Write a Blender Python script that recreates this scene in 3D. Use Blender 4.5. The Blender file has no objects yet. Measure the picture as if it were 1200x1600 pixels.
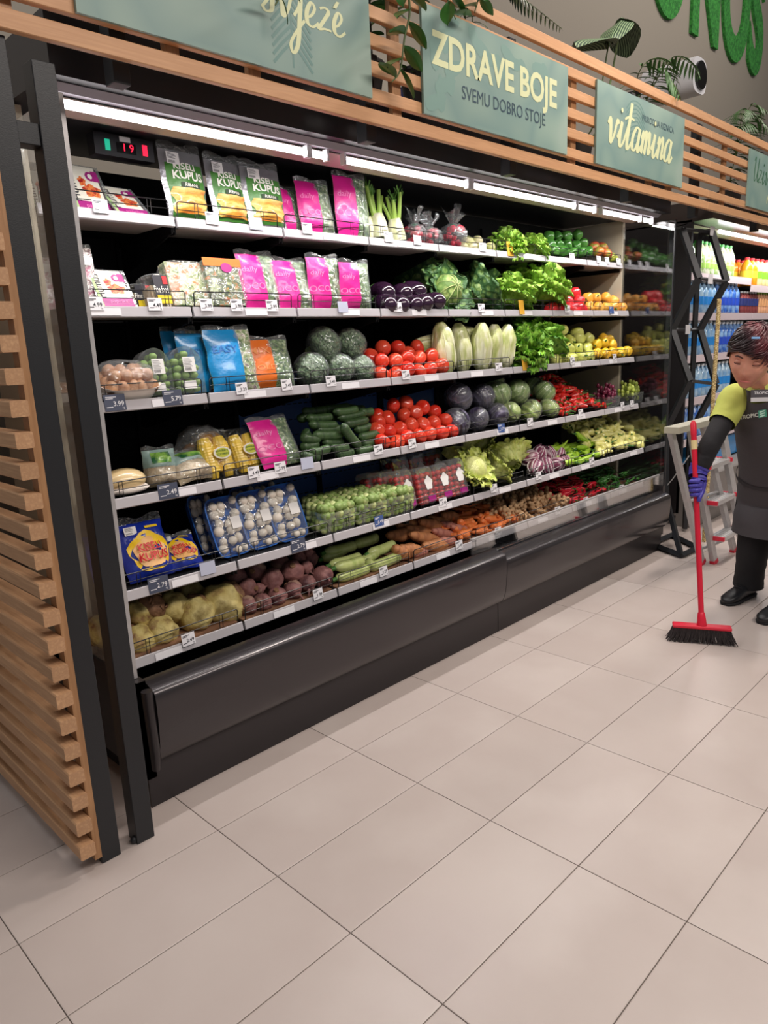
import bpy, bmesh, math, random
from mathutils import Vector, Matrix, noise
PI = math.pi
RND = random.Random(7)
SC = bpy.context.scene
COL = SC.collection

# ------------------------------------------------------------------ camera
F = 1129.93
A_, B_, C_ = 1.347850, -0.0445378, -0.784505
O = Vector((-0.99147, -1.77815, 1.42351))
CM = Matrix.Rotation(C_, 3, 'Z') @ Matrix.Rotation(A_, 3, 'X') @ Matrix.Rotation(B_, 3, 'Z')
cam = bpy.data.cameras.new('camera')
cam.sensor_fit = 'HORIZONTAL'
cam.sensor_width = 36
cam.lens = 36 * F / 1200
cam.clip_start = 0.05
camo = bpy.data.objects.new('camera', cam)
camo.matrix_world = Matrix.Translation(O) @ CM.to_4x4()
COL.objects.link(camo)
SC.camera = camo

# ------------------------------------------------------------------ world, lamps, exposure
w = bpy.data.worlds.new('world')
SC.world = w
w.use_nodes = True
w.node_tree.nodes['Background'].inputs[0].default_value = (0.95, 0.97, 1.0, 1)
w.node_tree.nodes['Background'].inputs[1].default_value = 0.16
SC.view_settings.view_transform = 'Standard'
SC.view_settings.look = 'None'
SC.view_settings.exposure = 0.0
SC.view_settings.gamma = 1.0
SC.view_settings.use_curve_mapping = False

def area(name, loc, sx, sy, power, col, rot=(0, 0, 0)):
    l = bpy.data.lights.new(name, 'AREA')
    l.shape = 'RECTANGLE'
    l.size, l.size_y, l.energy, l.color = sx, sy, power, col
    o = bpy.data.objects.new(name, l)
    o.location = loc
    o.rotation_euler = rot
    COL.objects.link(o)
    return o

WARM = (1.0, 0.90, 0.82)
area('ceiling_lamp', (2.6, -0.55, 3.9), 0.45, 0.3, 52, WARM, (math.radians(-12), 0, 0))
area('ceiling_lamp', (5.6, -0.8, 3.9), 0.5, 0.3, 40, WARM, (math.radians(-12), 0, 0))
area('ceiling_lamp', (-2.2, -0.9, 4.2), 2.0, 0.5, 10, (1, .95, .92), (math.radians(-12), 0, 0))
area('ceiling_lamp', (1.2, -3.4, 4.2), 4.5, 0.6, 140, WARM, (math.radians(38), 0, 0))
area('upper_wall_fill', (5.5, -0.6, 5.4), 5.0, 0.3, 75, WARM, (math.radians(60), 0, 0))  # unseen fill light, added to brighten the upper wall and its letters
area('ceiling_lamp', (-1.3, 0.75, 4.2), 0.8, 0.8, 18, (0.9, 0.95, 1.0))

# ------------------------------------------------------------------ pixel helpers
def at(px, py, ax, val):
    d = CM @ Vector(((px - 600) / F, -(py - 800) / F, -1.0))
    return O + d * ((val - O[ax]) / d[ax])

def atd(px, py, depth):
    return O + (CM @ Vector(((px - 600) / F, -(py - 800) / F, -1.0))) * depth

# ------------------------------------------------------------------ materials
def lin(c):
    r = []
    for v in c:
        v = v / 255
        r.append(v / 12.92 if v <= 0.04045 else ((v + 0.055) / 1.055) ** 2.4)
    return (*r, 1)

MATS = {}
def mat(name, col, rough=0.5, metal=0.0, col2=None, scale=20, detail=3, ramp=(0.4, 0.6), bump=0.0, bscale=None,
        coat=0.0, emit=None, estr=0.0, sss=0.0, kind='noise', rand=0.0, stretch=None, spec=None, trans=0, ior=None):
    if name in MATS:
        return MATS[name]
    m = bpy.data.materials.new(name)
    m.use_nodes = True
    nt = m.node_tree
    b = nt.nodes['Principled BSDF']
    b.inputs['Base Color'].default_value = lin(col)
    b.inputs['Roughness'].default_value = rough
    b.inputs['Metallic'].default_value = metal
    b.inputs['Coat Weight'].default_value = coat
    b.inputs['Coat Roughness'].default_value = 0.08
    if trans: b.inputs['Transmission Weight'].default_value = trans
    if ior: b.inputs['IOR'].default_value = ior
    if spec is not None:
        b.inputs['Specular IOR Level'].default_value = spec
    if sss:
        b.inputs['Subsurface Weight'].default_value = sss
        b.inputs['Subsurface Scale'].default_value = 0.01
    if emit:
        b.inputs['Emission Color'].default_value = lin(emit)
        b.inputs['Emission Strength'].default_value = estr
    m.diffuse_color = lin(col)
    co = None
    if col2 is not None or bump:
        tc = nt.nodes.new('ShaderNodeTexCoord')
        co = tc.outputs['Object']
        if stretch:
            mp = nt.nodes.new('ShaderNodeMapping')
            mp.inputs['Scale'].default_value = stretch
            nt.links.new(co, mp.inputs[0])
            co = mp.outputs[0]
        if rand:
            oi = nt.nodes.new('ShaderNodeObjectInfo')
            ad = nt.nodes.new('ShaderNodeVectorMath')
            ad.operation = 'ADD'
            mu = nt.nodes.new('ShaderNodeMath')
            mu.operation = 'MULTIPLY'
            mu.inputs[1].default_value = 37.0
            nt.links.new(oi.outputs['Random'], mu.inputs[0])
            nt.links.new(co, ad.inputs[0])
            nt.links.new(mu.outputs[0], ad.inputs[1])
            co = ad.outputs[0]
    def tex(sc, kd):
        if kd == 'voronoi':
            t = nt.nodes.new('ShaderNodeTexVoronoi')
            t.inputs['Scale'].default_value = sc
            nt.links.new(co, t.inputs['Vector'])
            return t.outputs['Distance']
        if kd == 'wave':
            t = nt.nodes.new('ShaderNodeTexWave')
            t.inputs['Scale'].default_value = sc
            t.inputs['Distortion'].default_value = 3
            t.inputs['Detail'].default_value = detail
            nt.links.new(co, t.inputs['Vector'])
            return t.outputs['Fac']
        t = nt.nodes.new('ShaderNodeTexNoise')
        t.inputs['Scale'].default_value = sc
        t.inputs['Detail'].default_value = detail
        nt.links.new(co, t.inputs['Vector'])
        return t.outputs['Fac']
    last = None
    if col2 is not None:
        rp = nt.nodes.new('ShaderNodeValToRGB')
        cols = [col] + (col2 if isinstance(col2, list) else [col2])
        e = rp.color_ramp.elements
        n = len(cols)
        while len(e) < n:
            e.new(0.5)
        for i, c in enumerate(cols):
            e[i].position = ramp[0] + (ramp[1] - ramp[0]) * i / (n - 1)
            e[i].color = lin(c)
        nt.links.new(tex(scale, kind), rp.inputs[0])
        last = rp.outputs[0]
    if rand:
        oi2 = nt.nodes.new('ShaderNodeObjectInfo')
        hs = nt.nodes.new('ShaderNodeHueSaturation')
        mr = nt.nodes.new('ShaderNodeMapRange')
        mr.inputs[3].default_value = 1 - rand
        mr.inputs[4].default_value = 1 + rand
        nt.links.new(oi2.outputs['Random'], mr.inputs[0])
        nt.links.new(mr.outputs[0], hs.inputs['Value'])
        if last is None:
            hs.inputs['Color'].default_value = lin(col)
        else:
            nt.links.new(last, hs.inputs['Color'])
        last = hs.outputs[0]
    if last is not None:
        nt.links.new(last, b.inputs['Base Color'])
    if bump:
        bp = nt.nodes.new('ShaderNodeBump')
        bp.inputs['Strength'].default_value = bump
        bp.inputs['Distance'].default_value = 0.01
        nt.links.new(tex(bscale or scale, kind), bp.inputs['Height'])
        nt.links.new(bp.outputs[0], b.inputs['Normal'])
    MATS[name] = m
    return m

def film(name, tint=(235, 240, 240), base=0.10, crinkle=0.5, scale=25, rough=0.08, edge=0.5, milk=0.35):
    """thin clear plastic: see-through with a wrinkled gloss"""
    if name in MATS:
        return MATS[name]
    m = bpy.data.materials.new(name)
    m.use_nodes = True
    nt = m.node_tree
    nt.nodes.clear()
    out = nt.nodes.new('ShaderNodeOutputMaterial')
    tr = nt.nodes.new('ShaderNodeBsdfTransparent')
    tr.inputs[0].default_value = (0.97, 0.98, 0.98, 1)
    gl = nt.nodes.new('ShaderNodeBsdfGlossy')
    gl.inputs[0].default_value = lin(tint)
    gl.inputs[1].default_value = rough
    mx = nt.nodes.new('ShaderNodeMixShader')
    lw = nt.nodes.new('ShaderNodeLayerWeight')
    lw.inputs[0].default_value = 0.35
    mr = nt.nodes.new('ShaderNodeMapRange')
    mr.inputs[3].default_value = base
    mr.inputs[4].default_value = edge
    nt.links.new(lw.outputs['Facing'], mr.inputs[0])
    nt.links.new(mr.outputs[0], mx.inputs[0])
    if crinkle:
        tc = nt.nodes.new('ShaderNodeTexCoord')
        no = nt.nodes.new('ShaderNodeTexNoise')
        no.inputs['Scale'].default_value = scale
        no.inputs['Distortion'].default_value = 1.5
        bp = nt.nodes.new('ShaderNodeBump')
        bp.inputs['Strength'].default_value = crinkle
        bp.inputs['Distance'].default_value = 0.02
        nt.links.new(tc.outputs['Object'], no.inputs['Vector'])
        nt.links.new(no.outputs['Fac'], bp.inputs['Height'])
        nt.links.new(bp.outputs[0], gl.inputs['Normal'])
        nt.links.new(bp.outputs[0], lw.inputs['Normal'])
    df_ = nt.nodes.new('ShaderNodeBsdfDiffuse')
    df_.inputs[0].default_value = lin((226, 230, 232))
    m2 = nt.nodes.new('ShaderNodeMixShader')
    m2.inputs[0].default_value = milk
    nt.links.new(gl.outputs[0], m2.inputs[1])
    nt.links.new(df_.outputs[0], m2.inputs[2])
    nt.links.new(tr.outputs[0], mx.inputs[1])
    nt.links.new(m2.outputs[0], mx.inputs[2])
    nt.links.new(mx.outputs[0], out.inputs[0])
    m.diffuse_color = (0.9, 0.95, 0.95, 0.3)
    MATS[name] = m
    return m

# ------------------------------------------------------------------ geometry collector
class G:
    def __init__(s):
        s.v, s.f, s.m = [], [], []
    def add(s, vs, fs, mi=0, T=None):
        n = len(s.v)
        if T is not None:
            vs = [T @ Vector(p) for p in vs]
        s.v += [tuple(p) for p in vs]
        s.f += [tuple(i + n for i in f) for f in fs]
        s.m += [mi] * len(fs)
        return s
    def box(s, x0, x1, y0, y1, z0, z1, mi=0, T=None):
        vs = [(x, y, z) for z in (z0, z1) for y in (y0, y1) for x in (x0, x1)]
        return s.add(vs, [(0, 2, 3, 1), (4, 5, 7, 6), (0, 1, 5, 4), (2, 6, 7, 3), (0, 4, 6, 2), (1, 3, 7, 5)], mi, T)
    def grid(s, fn, nu, nv, mi=0, wrap=False, T=None, flip=False):
        vs = [fn(i / nu, j / nv) for j in range(nv + 1) for i in range(nu + (0 if wrap else 1))]
        W = nu if wrap else nu + 1
        fs = []
        for j in range(nv):
            for i in range(nu):
                a, b = j * W + i, j * W + (i + 1) % W
                q = (a, b, b + W, a + W)
                fs.append(q[::-1] if flip else q)
        return s.add(vs, fs, mi, T)
    def sphere(s, c=(0, 0, 0), r=(1, 1, 1), nu=14, nv=9, fn=None, mi=0, T=None):
        if not hasattr(r, '__len__'):
            r = (r, r, r)
        vs = [(0, 0, -1)]
        for j in range(1, nv):
            t = -PI / 2 + PI * j / nv
            for i in range(nu):
                a = 2 * PI * i / nu
                vs.append((math.cos(t) * math.cos(a), math.cos(t) * math.sin(a), math.sin(t)))
        vs.append((0, 0, 1))
        fs = [(0, 1 + (i + 1) % nu, 1 + i) for i in range(nu)]
        for j in range(nv - 2):
            for i in range(nu):
                a, b = 1 + j * nu + i, 1 + j * nu + (i + 1) % nu
                fs.append((a, b, b + nu, a + nu))
        e = len(vs) - 1
        fs += [(e - nu + i, e - nu + (i + 1) % nu, e) for i in range(nu)]
        o = []
        for p in vs:
            k = fn(Vector(p)) if fn else 1.0
            if not hasattr(k, '__len__'):
                k = Vector(p) * k
            o.append((c[0] + k[0] * r[0], c[1] + k[1] * r[1], c[2] + k[2] * r[2]))
        return s.add(o, fs, mi, T)
    def tube(s, pts, rad, seg=8, mi=0, caps=True, sq=1.0, T=None, lobes=0, lamp=0.0):
        pts = [Vector(p) for p in pts]
        n = len(pts)
        if not hasattr(rad, '__len__'):
            rad = [rad] * n
        vs = []
        up = None
        for i, p in enumerate(pts):
            t = (pts[min(i + 1, n - 1)] - pts[max(i - 1, 0)])
            t = t.normalized() if t.length > 1e-9 else Vector((0, 0, 1))
            if up is None:
                up = Vector((0, 0, 1)) if abs(t.z) < 0.9 else Vector((0, 1, 0))
            a = t.cross(up)
            a = a.normalized() if a.length > 1e-6 else t.orthogonal().normalized()
            b = a.cross(t)
            up = b
            for k in range(seg):
                q = 2 * PI * k / seg
                rr = rad[i] * (1 + (lamp * math.cos(lobes * q) if lobes else 0))
                vs.append(p + a * math.cos(q) * rr + b * math.sin(q) * rr * sq)
        fs = [(i * seg + k, i * seg + (k + 1) % seg, (i + 1) * seg + (k + 1) % seg, (i + 1) * seg + k) for i in range(n - 1) for k in range(seg)]
        if caps:
            fs.append(tuple(range(seg))[::-1])
            fs.append(tuple((n - 1) * seg + k for k in range(seg)))
        return s.add(vs, fs, mi, T)
    def lathe(s, prof, seg=16, mi=0, T=None, lobes=0, lamp=0.0):
        vs = []
        for r, z in prof:
            for k in range(seg):
                q = 2 * PI * k / seg
                rr = r * (1 + (lamp * math.cos(lobes * q) if lobes else 0))
                vs.append((rr * math.cos(q), rr * math.sin(q), z))
        n = len(prof)
        fs = [(i * seg + k, i * seg + (k + 1) % seg, (i + 1) * seg + (k + 1) % seg, (i + 1) * seg + k) for i in range(n - 1) for k in range(seg)]
        fs.append(tuple(range(seg))[::-1])
        fs.append(tuple((n - 1) * seg + k for k in range(seg)))
        return s.add(vs, fs, mi, T)
    def prism(s, prof, x0, x1, mi=0):
        """closed (y,z) outline pushed along x"""
        n = len(prof)
        vs = [(x0, y, z) for y, z in prof] + [(x1, y, z) for y, z in prof]
        fs = [(i, (i + 1) % n, n + (i + 1) % n, n + i) for i in range(n)]
        fs += [tuple(range(n))[::-1], tuple(range(n, 2 * n))]
        return s.add(vs, fs, mi)
    def mesh(s, name, mats, smooth=40):
        me = bpy.data.meshes.new(name)
        me.from_pydata(s.v, [], s.f)
        if not hasattr(mats, '__len__'):
            mats = [mats]
        for m in mats:
            me.materials.append(m)
        if len(mats) > 1:
            me.polygons.foreach_set('material_index', s.m)
        if smooth:
            me.polygons.foreach_set('use_smooth', [True] * len(me.polygons))
            if smooth < 180:
                me.set_sharp_from_angle(angle=math.radians(smooth))
        me.update()
        return me
    def obj(s, name, mats, parent=None, smooth=40):
        return mobj(name, s.mesh(name, mats, smooth), parent)

def mobj(name, me, parent=None):
    o = bpy.data.objects.new(name, me)
    COL.objects.link(o)
    if parent:
        o.parent = parent
        KIDS.setdefault(parent.name, []).append(o)
    return o
KIDS = {}

def fixn(o):
    bm = bmesh.new()
    bm.from_mesh(o.data)
    bmesh.ops.recalc_face_normals(bm, faces=bm.faces)
    bm.to_mesh(o.data)
    bm.free()
    return o

def tag(o, label, cat, group=None):
    o['label'] = label
    o['category'] = cat
    if group:
        o['group'] = group
    return o

def thing(name, label, cat, loc=(0, 0, 0), rz=0, group=None, rot=None):
    o = bpy.data.objects.new(name, None)
    COL.objects.link(o)
    o.empty_display_size = 0.05
    o.location = loc
    o.rotation_euler = rot if rot else (0, 0, rz)
    return tag(o, label, cat, group)

def struct(o):
    o['kind'] = 'structure'
    return o

def cp(o, parent=None):
    c = o.copy()
    COL.objects.link(c)
    if parent:
        c.parent = parent
        KIDS.setdefault(parent.name, []).append(c)
    for ch in KIDS.get(o.name, []):
        cp(ch, c)
    return c

USED = set()
def put(proto, loc, rot=(0, 0, 0), scale=1.0, label=None, group=None, cat=None):
    """first call moves the prototype itself, later calls copy it with its parts"""
    if proto.name in USED:
        o = cp(proto)
    else:
        USED.add(proto.name)
        o = proto
    o.location = loc
    o.rotation_euler = rot
    o.scale = (scale, scale, scale) if not hasattr(scale, '__len__') else scale
    if label:
        o['label'] = label
    if group:
        o['group'] = group
    elif 'group' in o and label:
        del o['group']
    return o

TXT = {}
def text(body, size=1.0, bold=0.0, align='CENTER', shear=0.0, sp=1.0, extrude=0.0, res=3):
    """verts, faces of flat lettering in the xy plane"""
    k = (body, bold, align, shear, sp, extrude)
    if k not in TXT:
        c = bpy.data.curves.new('t', 'FONT')
        c.body = body
        c.align_x = align
        c.offset = bold
        c.shear = shear
        c.space_character = sp
        c.resolution_u = res
        c.extrude = extrude
        o = bpy.data.objects.new('t', c)
        me = bpy.data.meshes.new_from_object(o)
        TXT[k] = ([tuple(v.co) for v in me.vertices], [tuple(p.vertices) for p in me.polygons])
        bpy.data.objects.remove(o)
        bpy.data.meshes.remove(me)
    v, f = TXT[k]
    return [(x * size, y * size, z * size) for x, y, z in v], f

def smooth_path(pts, n=6):
    out = []
    P = [pts[0]] + list(pts) + [pts[-1]]
    for i in range(1, len(P) - 2):
        a, b, c, d = P[i - 1], P[i], P[i + 1], P[i + 2]
        for k in range(n):
            t = k / n
            out.append(tuple(0.5 * (2 * b[j] + (c[j] - a[j]) * t + (2 * a[j] - 5 * b[j] + 4 * c[j] - d[j]) * t * t + (3 * b[j] - a[j] - 3 * c[j] + d[j]) * t ** 3) for j in range(len(b))))
    out.append(tuple(pts[-1]))
    return out

ORD = ['first', 'second', 'third', 'fourth', 'fifth', 'sixth', 'seventh', 'eighth', 'ninth', 'tenth', 'eleventh', 'twelfth', 'thirteenth', 'fourteenth', 'fifteenth', 'sixteenth']

# ================================================================== MATERIALS IN USE
M_black = mat('black_powder_steel', (30, 32, 36), 0.45, bump=0.05, bscale=300)
M_blackg = mat('black_gloss_steel', (44, 44, 48), 0.26, coat=0.2, metal=0.3)
M_dark = mat('dark_interior', (13, 13, 16), 0.6, spec=.25)
M_darkblue = mat('dark_blue_panel', (84, 132, 212), 0.4)
M_bump = mat('charcoal_bumper', (68, 64, 66), 0.26, metal=0.6, coat=0.2)
M_kick = mat('charcoal_kick_plate', (54, 50, 52), 0.34, metal=0.4)
M_rail = mat('silver_price_rail', (186, 182, 186), 0.4)
M_alu = mat('brushed_aluminium', (196, 194, 194), 0.42, metal=0.4, col2=(190, 188, 189), scale=60)
M_grey = mat('light_grey_sheet', (176, 164, 160), 0.35, metal=0.2)
M_beige = mat('beige_sheet', (184, 174, 154), 0.45)
M_white = mat('white_paper', (236, 234, 238), 0.6)
M_ink = mat('dark_ink', (40, 40, 50), 0.6)
M_slate = mat('slate_card', (70, 76, 96), 0.5)
M_yel = mat('amber_card', (236, 178, 60), 0.6)
M_clearc = mat('pale_blue_card', (190, 194, 214), 0.4)
M_glass = film('clear_glass', (255, 255, 255), base=0.06, crinkle=0, rough=0.01, edge=0.75, milk=0.0)
M_glassl = film('side_screen_glass', (255, 255, 255), base=0.10, crinkle=0, rough=0.22, edge=0.6, milk=0.1)
M_film = film('cling_film', base=0.10, crinkle=0.6, scale=30, rough=0.12, edge=0.45)
M_bagfilm = film('clear_bag_film', base=0.16, crinkle=1.0, scale=22, rough=0.14, edge=0.6)
M_box = film('clear_punnet_plastic', base=0.10, crinkle=0.15, scale=12, rough=0.06, edge=0.6)

def wood_mat(name, c1, c2, stretch):
    return mat(name, c1, 0.5, col2=[c2, c1], scale=7, detail=5, ramp=(0.25, 0.8), kind='noise', stretch=stretch, rand=0.07, bump=0.05)
M_woodx = wood_mat('larch_wood', (210, 160, 116), (196, 146, 104), (0.8, 14, 14))
M_woody = wood_mat('oak_wood', (206, 164, 124), (182, 140, 104), (14, 0.8, 14))
M_woodz = wood_mat('batten_wood', (186, 142, 100), (160, 118, 80), (9, 9, 0.7))

# ================================================================== SETTING
M_tile = mat('porcelain_tile', (192, 180, 174), 0.33, col2=[(185, 172, 166), (198, 187, 181)], scale=1.6, detail=6, ramp=(0.3, 0.75), rand=0.03, spec=0.45)
M_grout = mat('dark_grout', (104, 94, 88), 0.9)
floor = struct(G().box(-4.5, 10.5, -5.0, 1.6, -0.03, -0.003).obj('floor', M_grout, smooth=0))
TX, TY = 0.585, 0.3
def tile_mesh():
    g = G()
    a, c, h = 0.0014, 0.0022, 0.003
    x0, x1, y0, y1 = a, TX - a, a, TY - a
    vs = [(x0, y0, -h), (x1, y0, -h), (x1, y1, -h), (x0, y1, -h),
          (x0, y0, -0.0006), (x1, y0, -0.0006), (x1, y1, -0.0006), (x0, y1, -0.0006),
          (x0 + c, y0 + c, 0), (x1 - c, y0 + c, 0), (x1 - c, y1 - c, 0), (x0 + c, y1 - c, 0)]
    fs = [(i, (i + 1) % 4, (i + 1) % 4 + 4, i + 4) for i in range(4)] + [(i + 4, (i + 1) % 4 + 4, (i + 1) % 4 + 8, i + 8) for i in range(4)] + [(8, 9, 10, 11)]
    return g.add(vs, fs).mesh('tile', M_tile, 0)
tm = tile_mesh()
rest = G()
cnt = 0
for i in range(-7, 16):
    for j in range(-9, 5):
        x, y = i * TX, j * TY
        q = CM.transposed() @ (Vector((x + TX / 2, y + TY / 2, 0)) - O)
        px, py = (600 + F * q.x / -q.z, 800 - F * q.y / -q.z) if q.z < -0.1 else (9e9, 9e9)
        if -150 < px < 1330 and py < 1760 and y < 0.5 and not (i > 10):
            t = mobj('tile', tm, floor)
            t.location = (x, y, 0)
            t['kind'] = 'structure'
        else:
            rest.add([tuple(v.co + Vector((x, y, 0))) for v in tm.vertices], [tuple(p.vertices) for p in tm.polygons])
ro = rest.obj('outer_tiling', M_tile, floor, 0)
ro['kind'] = 'stuff'

M_wall = mat('grey_plaster', (150, 143, 132), 0.85, bump=0.05, bscale=60)
M_wall2 = mat('pale_wall_sheet', (190, 184, 176), 0.7)
wb = struct(G().box(-4.5, 12.5, 1.5, 1.62, 0, 6.0).obj('wall_back', M_wall, smooth=0))
wr = struct(G().box(12.5, 12.62, -5, 1.62, 0, 6.0).obj('wall_right', M_wall, smooth=0))
# pale wall sheets seen through the slatted screen
for k, (a, b) in enumerate([(-3.4, -2.55), (-2.50, -1.65), (-1.60, -0.95), (-0.90, -0.42)]):
    struct(G().box(a, b, 1.47, 1.5, 0.02, 3.2).obj('trim_%d' % (k + 1), M_wall2, smooth=0))

# moss letters on the back wall
M_moss = mat('green_moss', (62, 150, 62), 0.95, col2=(40, 112, 46), scale=40, detail=5, bump=1.0, bscale=70)
xs = dict(P=5.02, O=5.78, N=6.66, o=7.42, S=8.20)
for ch, nm in (('P', 'first letter P'), ('O', 'first letter O beside the N'), ('N', 'letter N'), ('o', 'second letter O after the N'), ('S', 'letter S at the end')):
    v, f = text(ch.upper(), 1.55, bold=0.035, align='LEFT', extrude=0.010, res=8)
    g = G().add([(x * .60, -z, y) for x, y, z in v], [q for q in f])
    o = fixn(g.obj('wall_letter', M_moss, smooth=30))
    o.location = (xs[ch], 1.483, 4.29)
    tag(o, 'green moss %s mounted high on the grey back wall' % nm, 'letter', 'moss letters on the wall')

# white projecting lamp unit on the wall
cu = at(1052, 130, 1, 1.1)
PUS = .78
pu = thing('wall_spotlight', 'white boxy wall spotlight with round black front above the slatted header', 'light', (cu.x, 1.1, cu.z))
g = G()
g.grid(lambda u, v: (0.17 * math.copysign(abs(math.cos(2 * PI * u)) ** 0.6, math.cos(2 * PI * u)), -0.28 + 0.56 * v, 0.17 * math.copysign(abs(math.sin(2 * PI * u)) ** 0.6, math.sin(2 * PI * u))), 28, 3, wrap=True)
g.grid(lambda u, v: ((1 - v) * 0.17 * math.copysign(abs(math.cos(2 * PI * u)) ** 0.6, math.cos(2 * PI * u)), 0.28, (1 - v) * 0.17 * math.copysign(abs(math.sin(2 * PI * u)) ** 0.6, math.sin(2 * PI * u))), 28, 1, wrap=True)
g.grid(lambda u, v: ((1 - v * .3) * 0.17 * math.copysign(abs(math.cos(2 * PI * u)) ** 0.6, math.cos(2 * PI * u)), -0.28, (1 - v * .3) * 0.17 * math.copysign(abs(math.sin(2 * PI * u)) ** 0.6, math.sin(2 * PI * u))), 28, 1, wrap=True)
fixn(g.obj('housing', mat('white_enamel', (225, 225, 230), 0.4), pu))
G().tube([(0, -0.30, 0), (0, -0.22, 0)], 0.135, 28).obj('front_lens', mat('black_lens', (12, 12, 14), 0.2), pu)
G().box(-0.03, 0.03, 0.27, 0.51, -0.03, 0.03).obj('bracket', M_black, pu)
pu.scale = (PUS,) * 3

# ================================================================== SLATTED SCREEN AT THE LEFT
sc = thing('slatted_screen', 'slatted oak screen of horizontal bars standing at the left end of the fridge', 'screen', (-0.352, 0.10, 0))
sm = G()
h, wd = 0.020, 0.0215
L = 1.33
vs = []
c = 0.003
ring = [(-wd + c, -h), (wd - c, -h), (wd, -h + c), (wd, h - c), (wd - c, h), (-wd + c, h), (-wd, h - c), (-wd, -h + c)]
sm.add([(x, 0, z) for x, z in ring] + [(x, L, z) for x, z in ring], [(i, (i + 1) % 8, 8 + (i + 1) % 8, 8 + i) for i in range(8)] + [tuple(range(8))[::-1], tuple(range(8, 16))])
sme = sm.mesh('slat', M_woody, 0)
for k in range(27):
    s = mobj('slat', sme, sc)
    s.location = (0, RND.uniform(-0.002, 0.002), 0.079 + 0.0774 * k)
for y in (0.035, 0.75, 1.28):
    G().box(0.0217, 0.0417, y - 0.02, y + 0.02, 0.03, 2.13).obj('batten', M_woodz, sc)

pf = thing('steel_post_frame', 'black steel frame of two posts and a crossbar at the left end of the fridge', 'frame', (-0.23, 0.16, 0))
def post(x0, x1, y0, y1, z0, z1, par, name='post', m=None):
    o = G().box(x0, x1, y0, y1, z0, z1).obj(name, m or M_black, par, 0)
    b = o.modifiers.new('b', 'BEVEL')
    b.width = 0.002
    b.segments = 2
    return o
post(-0.079, -0.022, -0.036, 0.024, 0.0, 2.16, pf)
post(0.030, 0.086, -0.036, 0.02, 0.0, 2.125, pf)
post(-0.022, 0.030, -0.03, 0.02, 1.935, 1.985, pf, 'crossbar')
G().sphere((0.028, -0.02, 0.012), (0.012, 0.012, 0.012), 10, 6).obj('foot_bolt', M_black, pf)

# ================================================================== TIMBER HEADER OVER THE FRIDGES
hd = thing('slatted_header', 'long slatted timber header running above the fridges', 'header', (0, 0.10, 2.16))
HX0, HX1 = -1.2, 7.6
zs = [(0.006, 0.050)] + [(0.076 + 0.083 * k, 0.116 + 0.083 * k) for k in range(5)] + [(0.485, 0.530)]
for k, (a, b) in enumerate(zs):
    for x0, x1 in ((HX0, 3.80), (3.803, HX1)):
        o = G().box(x0, x1, 0.0, 0.022, a, b).obj('slat', M_woodx, hd, 0)
        bv = o.modifiers.new('b', 'BEVEL'); bv.width = 0.002; bv.segments = 1
for x in (-0.25, 0.18, 0.45, 1.06, 2.25, 3.05, 3.30, 4.1, 5.3):
    G().box(x - 0.022, x + 0.022, 0.0225, 0.042, 0.034, 0.45).obj('batten', M_woodz, hd, 0)
for x in (0.05, 0.97, 1.83, 2.92, 3.80, 4.9):
    post(x - 0.024, x + 0.024, 0.065, 0.115, -0.030, 0.50, hd, 'steel_hanger')
    G().box(x - 0.02, x + 0.02, 0.0425, 0.06, 0.20, 0.24).obj('fixing', M_black, hd, 0)

# signs
M_sign = mat('sage_print', (132, 156, 146), 0.45, col2=[(118, 146, 140), (138, 162, 150), (150, 170, 158)], scale=3.2, detail=1, ramp=(0.35, 0.7))
M_cream = mat('cream_print', (214, 218, 172), 0.5)
M_navy = mat('navy_print', (46, 70, 84), 0.5)
M_leafp = mat('dark_leaf_print', (100, 136, 130), 0.5)  # leaf pattern printed on the signs, darker than the board
M_leafq = mat('pale_leaf_print', (118, 150, 141), 0.5)  # lighter tone of the printed leaf pattern
RB = [0]
def ribbon(g, pts, wmin, wmax, y, mi=0, ang=-0.9):
    """broad-nib pen stroke through (x,z) points"""
    RB[0] = (RB[0] + 1) % 40
    y = y * .25 - (RB[0] % 12) * 2e-5
    P = smooth_path(pts, 5)
    L_, R_ = [], []
    for i, p in enumerate(P):
        a, b = P[max(i - 1, 0)], P[min(i + 1, len(P) - 1)]
        dx, dz = b[0] - a[0], b[1] - a[1]
        l = math.hypot(dx, dz) or 1
        dn = abs(dz / l)
        wv = wmin + (wmax - wmin) * dn ** 2 * (1 if dz < 0 else 0.55)
        nx, nz = -dz / l * wv / 2, dx / l * wv / 2
        L_.append((p[0] + nx, y - i * 4e-6, p[1] + nz))
        R_.append((p[0] - nx, y - i * 4e-6, p[1] - nz))
    n = len(P)
    g.add(L_ + R_, [(i, n + i, n + i + 1, i + 1) for i in range(n - 1)], mi)

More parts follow.
